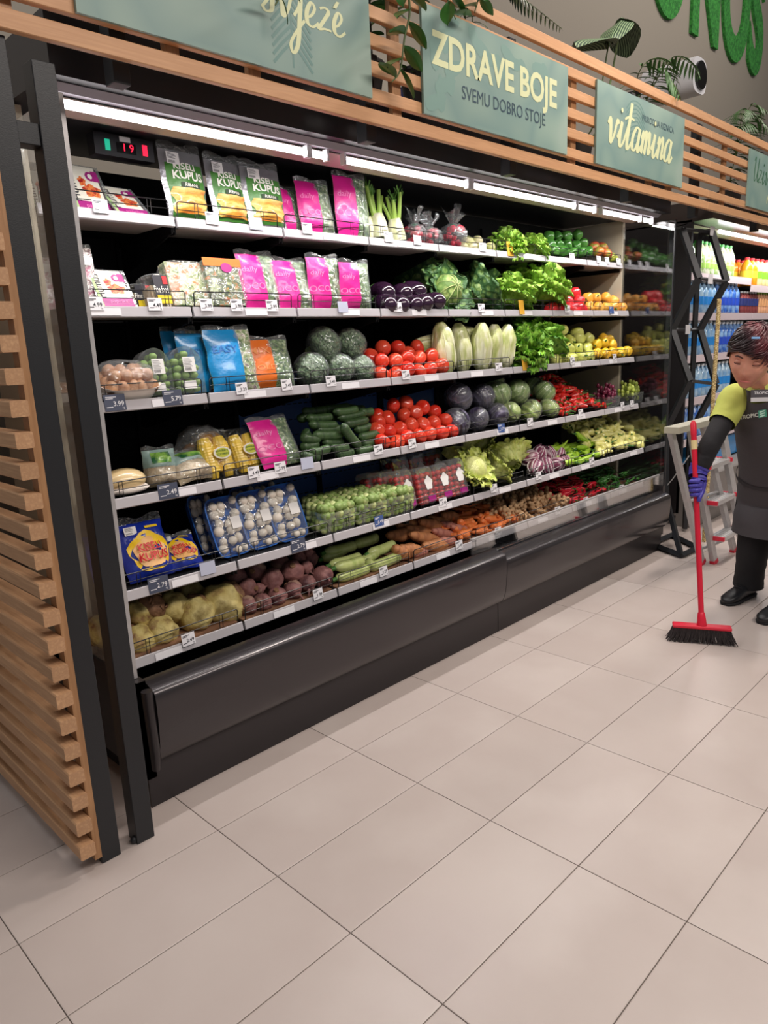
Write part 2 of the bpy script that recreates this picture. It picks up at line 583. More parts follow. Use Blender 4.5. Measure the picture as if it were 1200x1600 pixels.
SCR = {
 's': [[(0, .1), (.35, .55), (.55, 1.0), (.55, .55), (.5, .1), (.2, 0), (.05, .15)], .75],
 'v': [[(0, .75), (.15, 1.0), (.3, .5), (.4, .02), (.65, .4), (.8, 1.0), (.95, .85)], .95],
 'j': [[(0, .2), (.25, .6), (.35, 1.0), (.32, .2), (.25, -.9), (.0, -1.35), (-.15, -1.0), (.1, -.5), (.6, .15)], .6],
 'e': [[(0, .3), (.35, .45), (.55, .8), (.35, 1.0), (.12, .6), (.15, .15), (.45, 0), (.8, .25)], .8],
 'z': [[(.05, .9), (.35, 1.0), (.55, .85), (.3, .45), (.02, .03), (.35, .1), (.75, .1)], .8],
 'i': [[(0, .3), (.2, .65), (.3, 1.0), (.25, .35), (.35, 0), (.55, .1), (.75, .4)], .7],
 't': [[(0, .35), (.25, 1.0), (.35, 1.9), (.3, .8), (.3, .1), (.45, 0), (.75, .35)], .72],
 'a': [[(.7, .9), (.4, 1.0), (.1, .6), (.12, .1), (.4, .05), (.65, .5), (.72, 1.0), (.66, .3), (.75, 0), (1.0, .3)], .97],
 'm': [[(0, .6), (.12, .95), (.15, .5), (.12, 0), (.2, .6), (.42, 1.0), (.5, .6), (.45, 0), (.55, .6), (.78, 1.0), (.86, .5), (.85, .05), (1.1, .25)], 1.08],
 'n': [[(0, .6), (.12, .95), (.15, .5), (.12, 0), (.22, .6), (.48, 1.0), (.56, .6), (.54, .05), (.8, .25)], .8],
 'M': [[(0, 0), (.12, .8), (.25, 1.8), (.4, .9), (.5, .2), (.7, 1.0), (.9, 1.8), (.92, .8), (1.0, .05), (1.2, .2)], 1.2],
 'U': [[(0, 1.5), (.2, 1.8), (.25, .8), (.4, .05), (.75, .3), (.9, 1.0), (.95, 1.8), (.95, .6), (1.1, .05), (1.3, .3)], 1.25],
 'g': [[(.6, .9), (.3, 1.0), (.08, .6), (.15, .1), (.45, .2), (.6, 1.0), (.5, -.4), (.25, -1.3), (.05, -1.0), (.3, -.4), (.85, .2)], .85]}
def script(g, word, x, z, s, y, mi=0, slant=0.22, wmin=.09, wmax=.26, sx=1.0, rise=0.0):
    for ch in word:
        pts, adv = SCR[ch]
        ribbon(g, [(x + (px_ * sx + pz_ * slant) * s, z + pz_ * s) for px_, pz_ in pts], wmin * s, wmax * s, y, mi)
        if ch == 'i':
            g.add([(x + (.45 + .1 * math.cos(q)) * s, y, z + (1.45 + .1 * math.sin(q)) * s) for q in [k * PI / 4 for k in range(8)]], [tuple(range(8))], mi)
        if ch == 't':
            ribbon(g, [(x + .1 * s, z + 1.15 * s), (x + .5 * s, z + 1.3 * s), (x + 1.0 * s, z + 1.25 * s)], .1 * s, .14 * s, y, mi)
        x += adv * s * sx
        z += rise
    return x
def ellipse_leaf(g, cx, cz, ln, wd_, a, y, mi=0):
    pts = []
    RB[0] = (RB[0] + 1) % 40
    y = y * .25 - (RB[0] % 10) * 2e-5
    for k in range(12):
        t = 2 * PI * k / 12
        lx, lz = math.cos(t) * ln / 2, math.sin(t) * wd_ / 2 * (1 - 0.35 * math.cos(t))
        pts.append((cx + lx * math.cos(a) - lz * math.sin(a), y, cz + lx * math.sin(a) + lz * math.cos(a)))
    g.add(pts, [tuple(range(12))], mi)

SY = 0.088
def sign(x0, x1, z0, z1, label):
    t = thing('hanging_sign', label, 'sign', ((x0 + x1) / 2, SY, z0), group=None)
    o = G().box(-(x1 - x0) / 2, (x1 - x0) / 2, 0.0, 0.010, 0, z1 - z0).obj('sign_board', M_sign, t, 0)
    return t, x0 - (x0 + x1) / 2, z1 - z0
def textpart(par, body, size, x, z, m, bold=0.0, name='lettering', y=-0.0009, align='LEFT', sp=1.0, sxz=(1, 1)):
    v, f = text(body, size, bold, align, sp=sp)
    return G().add([(x + p[0] * sxz[0], y, z + p[1] * sxz[1]) for p in v], f).obj(name, m, par, 0)

t, xl, hh = sign(-0.09, 0.905, 2.238, 2.60, 'sage green header sign with cream handwriting ending in svježe')
g = G()
script(g, 'svjeze', 0.058, 0.150, 0.066, -0.002, sx=1.05, slant=.1)
g.add([(0.335, -0.002, 0.225), (0.350, -0.002, 0.225), (0.365, -0.002, 0.246), (0.352, -0.002, 0.246)], [(0, 1, 2, 3)])
script(g, 'g', -0.19, 0.24, 0.085, -0.002)
script(g, 'Uv', -0.42, 0.24, 0.075, -0.002)
script(g, 'i', -0.26, 0.24, 0.075, -0.002)
script(g, 'ek', -0.1, 0.24, 0.075, -0.002) if 'k' in SCR else script(g, 'e', -0.09, 0.26, 0.07, -0.002)
g.obj('lettering', M_cream, t, 0)
g = G()
for k in range(15):
    z = 0.02 + k * 0.022
    for sd in (-1, 1):
        ribbon(g, [(0.165, z + 0.07), (0.165 + sd * 0.04, z + 0.035), (0.165 + sd * 0.075, z)], .006, .012, -0.0012)
ribbon(g, [(0.165, 0.02), (0.165, 0.36)], .006, .006, -0.0012)
g.obj('leaf_print', M_leafp, t, 0)

t, xl, hh = sign(1.165, 2.14, 2.238, 2.593, 'sage green sign reading ZDRAVE BOJE in cream capitals above the fridge')
textpart(t, 'ZDRAVE BOJE', 0.152, -0.435, 0.175, M_cream, bold=0.027, sxz=(0.885, 1.0))
textpart(t, 'SVEMU DOBRO STOJE', 0.064, -0.27, 0.088, M_navy, bold=0.0, name='small_lettering', sxz=(0.92, 1.05))
g = G()
for k in range(9):
    ellipse_leaf(g, -0.42 + 0.028 * (k % 5), 0.05 + 0.033 * k, 0.13, 0.05, 0.4 + 1.2 * (k % 2), -0.0012)
for k in range(10):
    ellipse_leaf(g, -0.18 + 0.055 * k, 0.30 - 0.02 * (k % 4), 0.12, 0.045, -0.9 + 0.5 * (k % 3), -0.0012)
g.obj('leaf_print', M_leafq, t, 0)

t, xl, hh = sign(2.40, 3.385, 2.238, 2.600, 'sage green sign reading vitamina in cream handwriting')
g = G()
script(g, 'vitamina', -0.40, 0.108, 0.113, -0.004, sx=0.94, wmin=.09, wmax=.26)
g.obj('lettering', M_cream, t, 0)
textpart(t, 'PRIRODNA RIZNICA', 0.044, -0.03, 0.262, M_navy, name='small_lettering', sxz=(0.95, 1.0))
g = G()
for k in range(11):
    for sd in (-1, 1):
        ribbon(g, [(-0.10 + 0.004 * k, 0.34 - k * 0.018), (-0.10 + sd * 0.05, 0.33 - k * 0.02), (-0.10 + sd * 0.10, 0.29 - k * 0.02)], .006, .010, -0.0012)
g.obj('leaf_print', M_leafp, t, 0)

t, xl, hh = sign(4.43, 5.41, 2.245, 2.60, 'sage green sign with dark handwriting furthest along the header')
g = G()
script(g, 'Uzivamo'[:5], -0.42, 0.165, 0.085, -0.002, wmin=.06, wmax=.16)
script(g, 'm', 0.01, 0.165, 0.085, -0.002, wmin=.06, wmax=.16)
g.obj('lettering', mat('deep_green_print', (52, 100, 72), 0.5), t, 0)
textpart(t, 'NARAVNO', 0.08, -0.12, 0.05, M_cream, name='small_lettering')

# ================================================================== REFRIGERATED DISPLAY CASE
FX0, FX1 = -0.05, 3.70
MOD = (FX1 - FX0) / 8
YF = [.592, .540, .491, .451, .404, .397]
ZB = [1.862, 1.557, 1.258, .950, .653, .420]
ZT = [z + 0.030 for z in ZB]
YB = 1.04
RN = ['top shelf', 'second shelf from the top', 'third shelf from the top', 'fourth shelf from the top', 'fifth shelf from the top', 'bottom shelf']
fr = thing('display_fridge', 'long open black refrigerated display case stocked with vegetables', 'fridge', (0, 0, 0))
g = G().box(FX0, 0.885, YB, YB + 0.03, 0.35, 2.12)
g.obj('back_panel', M_dark, fr, 0)
G().box(0.89, 2.29, YB, YB + 0.03, 1.34, 2.165).obj('back_panel', M_dark, fr, 0)
G().box(0.89, 2.29, YB, YB + 0.03, 0.35, 1.335).obj('back_panel', M_darkblue, fr, 0)['label'] = 'dark blue back panel behind the tomatoes'
G().box(2.295, FX1, YB, YB + 0.03, 0.35, 2.165).obj('back_panel', M_dark, fr, 0)
# perforated rows on the back panels
g = G()
z = 0.5
while z < 2.0:
    x = FX0 + 0.02
    while x < FX1 - 0.03:
        g.box(x, x + 0.022, YB - 0.001, YB + 0.002, z, z + 0.004)
        x += 0.034
    z += 0.075
g.obj('perforation', M_dark, fr, 0)['kind'] = 'stuff'
for x in (FX0 - 0.03, FX1 + 0.0):
    G().box(x, x + 0.03, 0.60, YB + 0.03, 0.30, 2.165).obj('side_panel', M_beige, fr, 0)['label'] = 'beige end wall of the case'
    yg = 0.30 if x < 0 else 0.262
    G().box(x + 0.008, x + 0.020, yg, 0.598, 0.44, 2.12).obj('side_glass', M_glass if x > 0 else M_glassl, fr, 0)
    G().box(x + 0.006, x + 0.022, yg - .008, yg, 0.44, 2.12).obj('glass_edge', M_alu if x < 0 else M_black, fr, 0)
    G().box(x, x + 0.03, 0.26, YB + 0.03, 0.10, 0.438).obj('lower_side', M_kick, fr, 0)
for x in (1.82,):
    G().box(x - 0.015, x + 0.015, YB - 0.02, YB, 0.4, 2.1).obj('upright', M_dark, fr, 0)
for k in range(1, 8):
    if k != 4:
        x = FX0 + k * MOD
        G().box(x - 0.012, x + 0.012, YB - 0.015, YB, 0.4, 2.1).obj('upright', M_dark, fr, 0)
# canopy
G().prism([(0.30, 2.165), (0.30, 2.32), (YB + 0.03, 2.32), (YB + 0.03, 2.17), (0.58, 2.17), (0.45, 2.168)], FX0 - 0.03, FX1 + 0.03).obj('canopy', mat('canopy_black', (30, 30, 36), 0.4), fr, 0)
G().prism([(0.345, 2.164), (0.365, 2.146), (0.375, 2.148), (0.45, 2.166)], FX0, FX1).obj('lamp_reflector', mat('lamp_steel', (150, 146, 156), .35, metal=.4), fr, 0)
G().prism([(0.452, 2.160), (0.535, 2.138), (0.545, 2.138), (0.545, 2.150), (0.455, 2.164)], FX0, FX1).obj('underside_strip', mat('taupe_sheet', (158, 140, 128), 0.35, metal=0.2), fr, 0)
M_tube = mat('lit_tube', (255, 250, 248), 0.5, emit=(255, 250, 250), estr=5.0)
for a, b in ((-.03, .86), (.885, .955), (1.055, 1.80), (1.845, 2.74), (2.77, 2.96), (3.04, 3.52), (3.55, 3.68)):
    t_ = G().tube([(a, 0.40, 2.128), (b, 0.40, 2.128)], 0.013, 12).obj('light_tube', M_tube, fr)
    G().box(a - 0.012, a - 0.001, 0.388, 0.412, 2.110, 2.150).box(b + 0.001, b + 0.012, 0.388, 0.412, 2.110, 2.150).obj('tube_clip', M_white, t_, 0)
for a, b in ((-0.03, 0.95), (1.05, 1.82), (1.84, 2.96), (3.04, 3.69)):
    area('tube_lamp', ((a + b) / 2, 0.40, 2.108), b - a, 0.03, 7.0 * (b - a), (1, 0.96, 0.94), (math.radians(-4), 0, 0))
# thermostat
th = thing('thermostat_panel', 'small control panel with green and red lit switches under the canopy', 'control panel', (0.30, 0.70, 2.0))
c0, c1 = at(145, 205, 1, 0.70), at(240, 235, 1, 0.70)
th.location = (c0.x, 0.70, min(2.12, (c0.z + c1.z) / 2))
wd = c1.x - c0.x
G().box(0, wd, 0, 0.05, -0.028, 0.040).obj('housing', MATS['canopy_black'], th, 0)
G().box(wd * .1, wd * .9, 0.02, 0.04, 0.040, 2.169 - th.location.z).obj('mounting_plate', MATS['canopy_black'], th, 0)
G().box(wd * .17, wd * .25, -0.003, 0, -0.012, 0.022).obj('green_switch', mat('green_lit', (30, 150, 120), .4, emit=(30, 190, 150), estr=.7), th, 0)
G().box(wd * .80, wd * .88, -0.003, 0, -0.012, 0.022).obj('red_switch', mat('red_lit', (230, 30, 60), .4, emit=(255, 30, 70), estr=1.2), th, 0)
G().box(wd * .36, wd * .68, -0.003, 0, -0.014, 0.018).obj('display', mat('black_lens', (12, 12, 14), .2), th, 0)
textpart(th, '1 9', 0.034, wd * .44, -0.008, MATS['red_lit'], bold=0.01, name='digits', y=-0.0045)
G().box(wd * .42, wd * .60, -0.0015, 0, 0.022, 0.038).obj('sticker', M_white, th, 0)

# base: kick plate, bumper, air grille
for k, (x0, x1) in enumerate(((FX0, 1.818), (1.822, FX1))):
    G().prism([(0.26, 0.0), (0.26, 0.16), (0.30, 0.16), (0.30, 0.0)], x0, x1).obj('kick_plate', M_kick, fr, 0)
    zt = 0.0 if k == 0 else -0.03
    prof = [(0.262, 0.158), (0.245, 0.158), (0.231, 0.172), (0.220, 0.195), (0.213, 0.22), (0.207, 0.26), (0.203, 0.32), (0.202, 0.36), (0.204, 0.398 + zt), (0.209, 0.410 + zt), (0.218, 0.416 + zt), (0.280, 0.436 + zt), (0.289, 0.432 + zt), (0.292, 0.40), (0.30, 0.40), (0.30, 0.158)]
    o = G().prism(prof, x0, x1).obj('bumper', M_bump, fr, 50)
    G().box(x0, x1, 0.30, 0.40, 0.345, 0.372).box(x0, x1, 0.312, 0.322, 0.372, 0.378).box(x0, x1, 0.345, 0.352, 0.372, 0.380).box(x0, x1, 0.376, 0.383, 0.372, 0.382).obj('air_grille', M_blackg, fr, 0)
G().tube([(FX0 - 0.017, 0.222, 0.15), (FX0 - 0.017, 0.216, 0.20), (FX0 - 0.017, 0.222, 0.42)], [0.014, 0.016, 0.018], 12).obj('bumper_end_cap', M_kick, fr)
G().box(FX0 - 0.03, FX0, 0.26, 0.30, 0.0, 0.437).obj('base_end', M_kick, fr, 0)
G().box(FX0, FX1, 0.302, YB, 0.02, 0.34).obj('tank', M_dark, fr, 0)
gl = G().box(1.66, FX1 + 0.01, 0.294, 0.302, 0.412, 0.505).obj('front_glass', M_glass, fr, 0)
G().box(1.66, FX1 + 0.01, 0.291, 0.305, 0.505, 0.513).obj('glass_trim', M_alu, gl, 0)

# shelves: slab, price rail, wire guard, brackets
M_wire = mat('black_wire', (26, 26, 28), 0.35)
g = G()
RAILP = [(0.0, 0.001), (-0.003, 0.004), (0.002, 0.034), (0.006, 0.036), (0.010, 0.034), (0.010, 0.0)]
SH = {}
def shelf_meshes(r):
    x0, x1 = 0.0, MOD - 0.010
    dep = YB - 0.03 - YF[r]
    slab = G().box(x0, x1, 0.011, dep, 0.012, 0.028)
    slab.box(x0, x0 + 0.004, 0.02, dep, -0.02, 0.012).box(x1 - 0.004, x1, 0.02, dep, -0.02, 0.012)
    slab = slab.mesh('shelf', M_dark, 0)
    under = G().box(x0 + 0.03, x1 - 0.03, 0.03, 0.22, 0.004, 0.0118).mesh('shelf_underside', M_grey, 0)
    rail = G().prism(RAILP, x0, x1).mesh('price_rail', M_rail, 0)
    wire = G()
    zt, zm = 0.088, 0.062
    a, b = x0 + 0.012, x1 - 0.012
    wire.tube([(a, 0.014, 0.03), (a, 0.010, zt - 0.006), (a + 0.006, 0.010, zt), (b - 0.006, 0.010, zt), (b, 0.010, zt - 0.006), (b, 0.014, 0.03)], 0.0021, 5)
    wire.tube([(a, 0.011, zm), (b, 0.011, zm)], 0.0014, 4)
    for q in (0.16, 0.19, 0.82, 0.85):
        wire.tube([(a + (b - a) * q, 0.0105, 0.03), (a + (b - a) * q, 0.0105, zt)], 0.0014, 4)
    wire = wire.mesh('wire_guard', M_wire, 0)
    br = G().prism([(0.02, -0.012), (0.02, 0.02), (dep, 0.02), (dep, -0.10), (dep - 0.04, -0.11)], x1 + 0.002, x1 + 0.008).mesh('shelf_bracket', M_dark, 0)
    return slab, under, rail, wire, br
SHELF = {}
for r in range(6):
    ms = shelf_meshes(r)
    for k in range(8):
        s = mobj('shelf', ms[0], fr)
        s.location = (FX0 + k * MOD + 0.005, YF[r], ZB[r])
        for nm, me in zip(('shelf_underside', 'price_rail', 'wire_guard', 'shelf_bracket'), ms[1:]):
            if nm == 'shelf_underside' and r > 1: continue
            if nm == 'wire_guard' and False: continue
            if nm == 'shelf_bracket' and (k == 7 or r == 5): continue
            mobj(nm, me, s)
        SHELF[(r, k)] = s

# ------------------------------------------------------------------ price tags on the rails
TAGM = {}
def tag_mesh(kind, txt):
    key = (kind, txt)
    if key in TAGM: return TAGM[key]
    w_, h_ = {'w': (.052, .042), 'd': (.072, .052), 'y': (.05, .075), 'c': (.060, .045), 'b': (.055, .045), 's': (.10, .024)}[kind]
    g = G().box(-w_ / 2, w_ / 2, -0.0015, 0, 0, h_)
    ms = {'w': [M_white, M_ink], 'd': [M_slate, M_white], 'y': [M_yel, M_ink], 'c': [M_clearc, M_ink], 'b': [mat('blue_card', (66, 92, 150), .5), M_white], 's': [M_white, M_ink]}[kind]
    if txt:
        v, f = text(txt, h_ * 0.42, 0.01, 'RIGHT')
        g.add([(w_ * 0.42 + x, -0.0022, h_ * 0.28 + y) for x, y, z in v], f, 1)
        v, f = text('kg', h_ * 0.16, 0.0, 'RIGHT')
        g.add([(w_ * 0.42 + x, -0.0022, h_ * 0.10 + y) for x, y, z in v], f, 1)
    if kind in 'wdb':
        for q, l in ((0.82, .5), (0.72, .35), (0.2, .3)):
            g.box(-w_ * 0.42, -w_ * 0.42 + w_ * l, -0.0021, -0.0016, h_ * q, h_ * q + 0.0022, 1)
    TAGM[key] = g.mesh('price_tag', ms, 0)
    return TAGM[key]
TAGS = [
 [(158, 'w', ''), (332, 'w', ''), (400, 'c', ''), (480, 'w', ''), (607, 'w', ''), (652, 'w', ''), (754, 'w', ''), (797, 'y', ''), (893, 'w', ''), (935, 'w', ''), (948, 'w', ''), (966, 'w', '')],
 [(150, 'w', '4.99'), (243, 'w', '4.49'), (323, 'w', '3.99'), (370, 'w', '3.99'), (425, 'w', '2.99'), (536, 'c', ''), (621, 'w', '3.49'), (752, 'w', '2.49'), (815, 'y', ''), (886, 'w', '3.99'), (955, 'b', '')],
 [(180, 'd', '3.99'), (270, 'd', '5.79'), (378, 'w', '3.29'), (448, 'w', '3.49'), (517, 'w', '3.49'), (634, 'w', '3.69'), (779, 'w', '1.99'), (820, 'y', ''), (894, 'w', '3.99'), (960, 'w', '4.49')],
 [(263, 'd', '2.49'), (397, 'w', '4.49'), (438, 'w', '2.99'), (480, 'c', ''), (591, 'w', '2.49'), (644, 'w', '3.49'), (783, 'b', '1.79'), (828, 'w', '1.49'), (907, 'w', '4.99'), (972, 'w', '5.99'), (987, 'w', '5.99')],
 [(248, 'd', '2.79'), (325, 'c', ''), (466, 'd', '2.79'), (592, 'b', '6.49'), (692, 'w', '5.99'), (771, 'w', '2.99'), (841, 'w', '3.99'), (924, 'w', '4.99')],
 [(295, 'w', '2.49'), (497, 'w', '1.99'), (599, 'w', '2.29'), (717, 'w', '2.49'), (778, 'w', '1.49'), (871, 'w', '6.99'), (915, 'w', '5.99'), (971, 'w', '4.99')]]
YPX = [[330, 370, 400, 420], [495] * 4, [600] * 4, [700] * 4, [800] * 4, [850] * 4]
def rail_x(r, px):
    """world x on shelf r's front edge that shows at column px"""
    lo, hi = FX0 - .3, FX1 + .3
    for _ in range(40):
        m_ = (lo + hi) / 2
        q = CM.transposed() @ (Vector((m_, YF[r], ZB[r] + 0.02)) - O)
        if 600 + F * q.x / -q.z < px: lo = m_
        else: hi = m_
    return lo
for r in range(6):
    for px, kd, tx in TAGS[r]:
        x = rail_x(r, px)
        k = max(0, min(7, int((x - FX0) / MOD)))
        s = SHELF[(r, k)]
        o = mobj('price_tag', tag_mesh(kd, tx), s)
        zz = {'w': .022, 'd': .006, 'y': .012, 'c': .018, 'b': .016, 's': .004}[kd]
        o.location = (x - (FX0 + k * MOD + 0.005), -0.0045, zz)
        o.rotation_euler = (math.radians(-8), 0, RND.uniform(-.08, .08))
        if kd == 'y': o['label'] = 'amber price tag'
        if kd == 'd': o['label'] = 'slate grey price tag'
    for k in range(8):          # strip stickers on the rails
        if r == 0 and k < 2: continue
        o = mobj('rail_sticker', tag_mesh('s', ''), SHELF[(r, k)])
        o.location = (MOD * RND.uniform(.3, .7), -0.0040, 0.006)
        o.rotation_euler = (math.radians(-8), 0, 0)

# ================================================================== PACKS AND BAGS
def pfn(w_, h_, d_, seed=0, crump=0.0035, waist=0.0):
    def f(u, v, side=-1, off=0.0):
        th = d_ / 2 * max(0.0, math.sin(PI * u)) ** 0.55 * max(0.0, min(1, math.sin(PI * (0.04 + 0.93 * v)) * 1.6)) ** 0.8 * (1.15 - 0.45 * v)
        nz = noise.noise(Vector((u * 5, v * 6, seed * 3.1 + side))) * crump * min(1, 6 * u * (1 - u) + .15)
        nx = noise.noise(Vector((v * 3, seed * 1.7, 4.2))) * w_ * 0.05 * (1 if u > .5 else -1) * abs(u - .5) * 2
        ww = w_ * (1 - waist * math.sin(PI * v))
        return ((u - 0.5) * ww + nx, side * (th + off) + nz * (1 if side < 0 else 0.3), v * h_)
    return f
def pouch(fn, u0=0, u1=1, v0=0, v1=1, off=0, nu=10, nv=14, back=False, g=None, mi=0, cutfn=None):
    g = g or G()
    def q(u, v):
        uu, vv = u0 + (u1 - u0) * u, v0 + (v1 - v0) * v
        if cutfn: uu = cutfn(uu, vv)
        return fn(uu, vv, -1, off)
    g.grid(q, nu, nv, mi)
    if back:
        g.grid(lambda u, v: fn(u0 + (u1 - u0) * u, v0 + (v1 - v0) * v, 1, off), nu, nv, mi, flip=True)
    return g
def seal(fn, h_, hs=0.02, w0=0, w1=1, off=0.0):
    def q(u, v):
        p = fn(w0 + (w1 - w0) * u, 1.0, -1, 0)
        return (p[0], p[1] + math.sin(u * 23 + v * 2) * 0.0025 - v * 0.002, p[2] - 0.004 + v * hs * (1 + .3 * math.sin(u * 9)))
    return G().grid(q, 12, 2)
def drape(par, fn, w_, h_, body, size, cx, cz, m, bold=0.0, name='lettering', off=0.0035, arc=0.0, sxz=(1, 1)):
    v, f = text(body, size, bold)
    out = []
    for x, y, z in v:
        X, Z = cx + x * sxz[0], cz + y * sxz[1] + arc * (x * x)
        p = fn(X / w_ + 0.5, Z / h_, -1, off)
        out.append((X, p[1], Z))
    return G().add(out, f).obj(name, m, par, 0)
def ondisc(par, fn, w_, h_, cx, cz, rx_, rz_, m, off, name, n=20, wob=0.0):
    pts = []
    for k in range(n):
        a = 2 * PI * k / n
        rr = 1 + wob * math.sin(5 * a)
        X, Z = cx + rx_ * rr * math.cos(a), cz + rz_ * rr * math.sin(a)
        pts.append((X, fn(X / w_ + .5, Z / h_, -1, off)[1], Z))
    pts.append((cx, fn(cx / w_ + .5, cz / h_, -1, off)[1], cz))
    return G().add(pts, [(n, k, (k + 1) % n) for k in range(n)]).obj(name, m, par, 60)

M_pink = mat('magenta_sleeve', (232, 40, 150), 0.32, coat=0.3, bump=0.35, bscale=22)
M_pinkt = mat('pale_pink_print', (245, 130, 195), 0.4)
M_leafmix = mat('mixed_salad_leaves', (34, 62, 26), 0.5, col2=[(74, 116, 46), (116, 156, 70), (206, 214, 170)], scale=60, detail=5, ramp=(0.36, 0.66), kind='noise', bump=0.8, bscale=60, coat=0.5)
M_saladr = mat('salad_with_radicchio', (60, 96, 40), 0.5, col2=[(140, 176, 80), (226, 224, 190), (120, 50, 96)], scale=42, detail=4, ramp=(0.35, 0.66), bump=0.8, bscale=50, coat=0.5)
M_carmix = mat('shredded_vegetable_mix', (236, 120, 40), 0.5, col2=[(120, 140, 70), (70, 84, 60), (190, 200, 150)], scale=38, detail=4, ramp=(0.34, 0.62), bump=0.8, bscale=60, coat=0.5)
M_blueb = mat('sky_blue_sleeve', (28, 148, 216), 0.3, coat=0.4, bump=0.35, bscale=22)
M_blued = mat('deep_blue_print', (18, 110, 190), 0.4)
M_orang = mat('orange_sleeve', (240, 120, 40), 0.35, coat=0.3, bump=0.3, bscale=22)
M_orange2 = mat('light_orange_print', (250, 160, 90), 0.4)
M_silver = mat('silver_wrap', (200, 200, 206), 0.25, metal=0.6, bump=0.6, bscale=25)
M_sticker = mat('white_sticker', (238, 236, 234), 0.5)

def barcode(par, fn, w_, h_, cx, cz, sw, sh, off=0.004, rows=5):
    g = G()
    y = fn(cx / w_ + .5, cz / h_, -1, off)[1]
    y2 = min(y, fn((cx - sw / 2) / w_ + .5, cz / h_, -1, off)[1], fn((cx + sw / 2) / w_ + .5, cz / h_, -1, off)[1]) - 0.0015
    g.box(cx - sw / 2, cx + sw / 2, y2 - 0.0006, y2, cz - sh / 2, cz + sh / 2)
    for k in range(rows):
        g.box(cx - sw * .42, cx + sw * (.1 + .08 * (k % 3)), y2 - 0.0012, y2 - 0.0007, cz + sh * (.36 - .1 * k), cz + sh * (.36 - .1 * k) + 0.0014, 1)
    for k in range(9):
        g.box(cx - sw * .4 + k * sw * .06, cx - sw * .4 + k * sw * .06 + sw * .025, y2 - 0.0012, y2 - 0.0007, cz - sh * .42, cz - sh * .2, 1)
    return g.obj('barcode_sticker', [M_sticker, M_ink], par, 0)

def half_bag(name, label, cat, msl, msal, mprint, words, split=0.56, w_=.17, h_=.25, d_=.05, seed=1, group=None):
    t = thing(name, label, cat, group=group)
    fn = pfn(w_, h_, d_, seed)
    pouch(fn, back=True).obj('contents', msal, t, 180)
    cut = lambda u, v: u * (1 + 0.10 * (v - .5)) if u > 0.2 else u
    pouch(fn, 0.0, split, 0.0, 1.0, 0.0018, cutfn=cut).obj('sleeve', msl, t, 180)
    fl = pouch(fn, split - .02, 1.0, 0.0, 1.0, 0.0042)
    fl.obj('clear_window', M_bagfilm, t, 180)
    seal(fn, h_, .022).obj('top_seal', M_bagfilm, t, 180)
    for b, s, cx, cz in words:
        drape(t, fn, w_, h_, b, s, cx, cz, mprint, bold=.01)
    ondisc(t, fn, w_, h_, (split - .5) * w_ - 0.002, h_ * .87, .013, .013, M_bagfilm, .0055, 'round_seal')
    return t

pink = half_bag('salad_bag', '', 'salad bag', M_pink, M_leafmix, M_pinkt, [('daily', .034, -.045, .165), ('\u2740\u2740' if False else 'OCO', .04, -.040, .085)])
blue = half_bag('salad_bag', '', 'salad bag', M_blueb, M_saladr, M_blued, [('EASY', .045, -.032, .165)], split=.66, w_=.20, h_=.27, d_=.055, seed=4)
oran = half_bag('salad_bag', '', 'salad bag', M_orang, M_leafmix, M_orange2, [('MIX', .045, -.045, .175), ('GOLD', .036, -.04, .09)], split=.52, w_=.17, h_=.25, d_=.05, seed=6)

# grated sauerkraut bag, green
M_kgreen = mat('green_pack_print', (66, 128, 48), 0.35, coat=0.4, bump=0.3, bscale=25)
M_kraut = mat('grated_sauerkraut', (196, 110, 24), 0.45, col2=[(230, 164, 60), (244, 206, 120)], scale=26, detail=5, ramp=(0.36, 0.62), stretch=(.5, 1, 1.6), bump=0.5, coat=0.4)
M_wprint = mat('white_print', (245, 245, 235), 0.5)
M_kdark = mat('dark_green_band', (34, 60, 30), 0.5)
def kraut_bag():
    w_, h_, d_ = .18, .26, .06
    t = thing('sauerkraut_bag', '', 'vegetable bag')
    fn = pfn(w_, h_, d_, 9, .005)
    pouch(fn, back=True).obj('pouch', M_silver, t, 180)
    pouch(fn, .08, .92, .05, .80, .0015).obj('printed_front', M_kgreen, t, 180)
    pouch(fn, .12, .90, .10, .46, .0032, cutfn=lambda u, v: u + .04 * math.sin(v * 30)).obj('food_picture', M_kraut, t, 180)
    drape(t, fn, w_, h_, 'KISELI', .034, -.004, .185, M_wprint, .022, sxz=(1.05, 1))
    drape(t, fn, w_, h_, 'KUPUS', .042, .006, .150, M_wprint, .03, sxz=(1.0, 1))
    pouch(fn, .34, .78, .46, .53, .0045).obj('name_band', M_kdark, t, 180)
    drape(t, fn, w_, h_, 'RIBANI', .018, .011, .123, M_wprint, .01, off=.0065)
    seal(fn, h_, .03).obj('top_seal', M_bagfilm, t, 180)
    barcode(t, fn, w_, h_, -.045, .222, .052, .042)
    return t
kraut = kraut_bag()

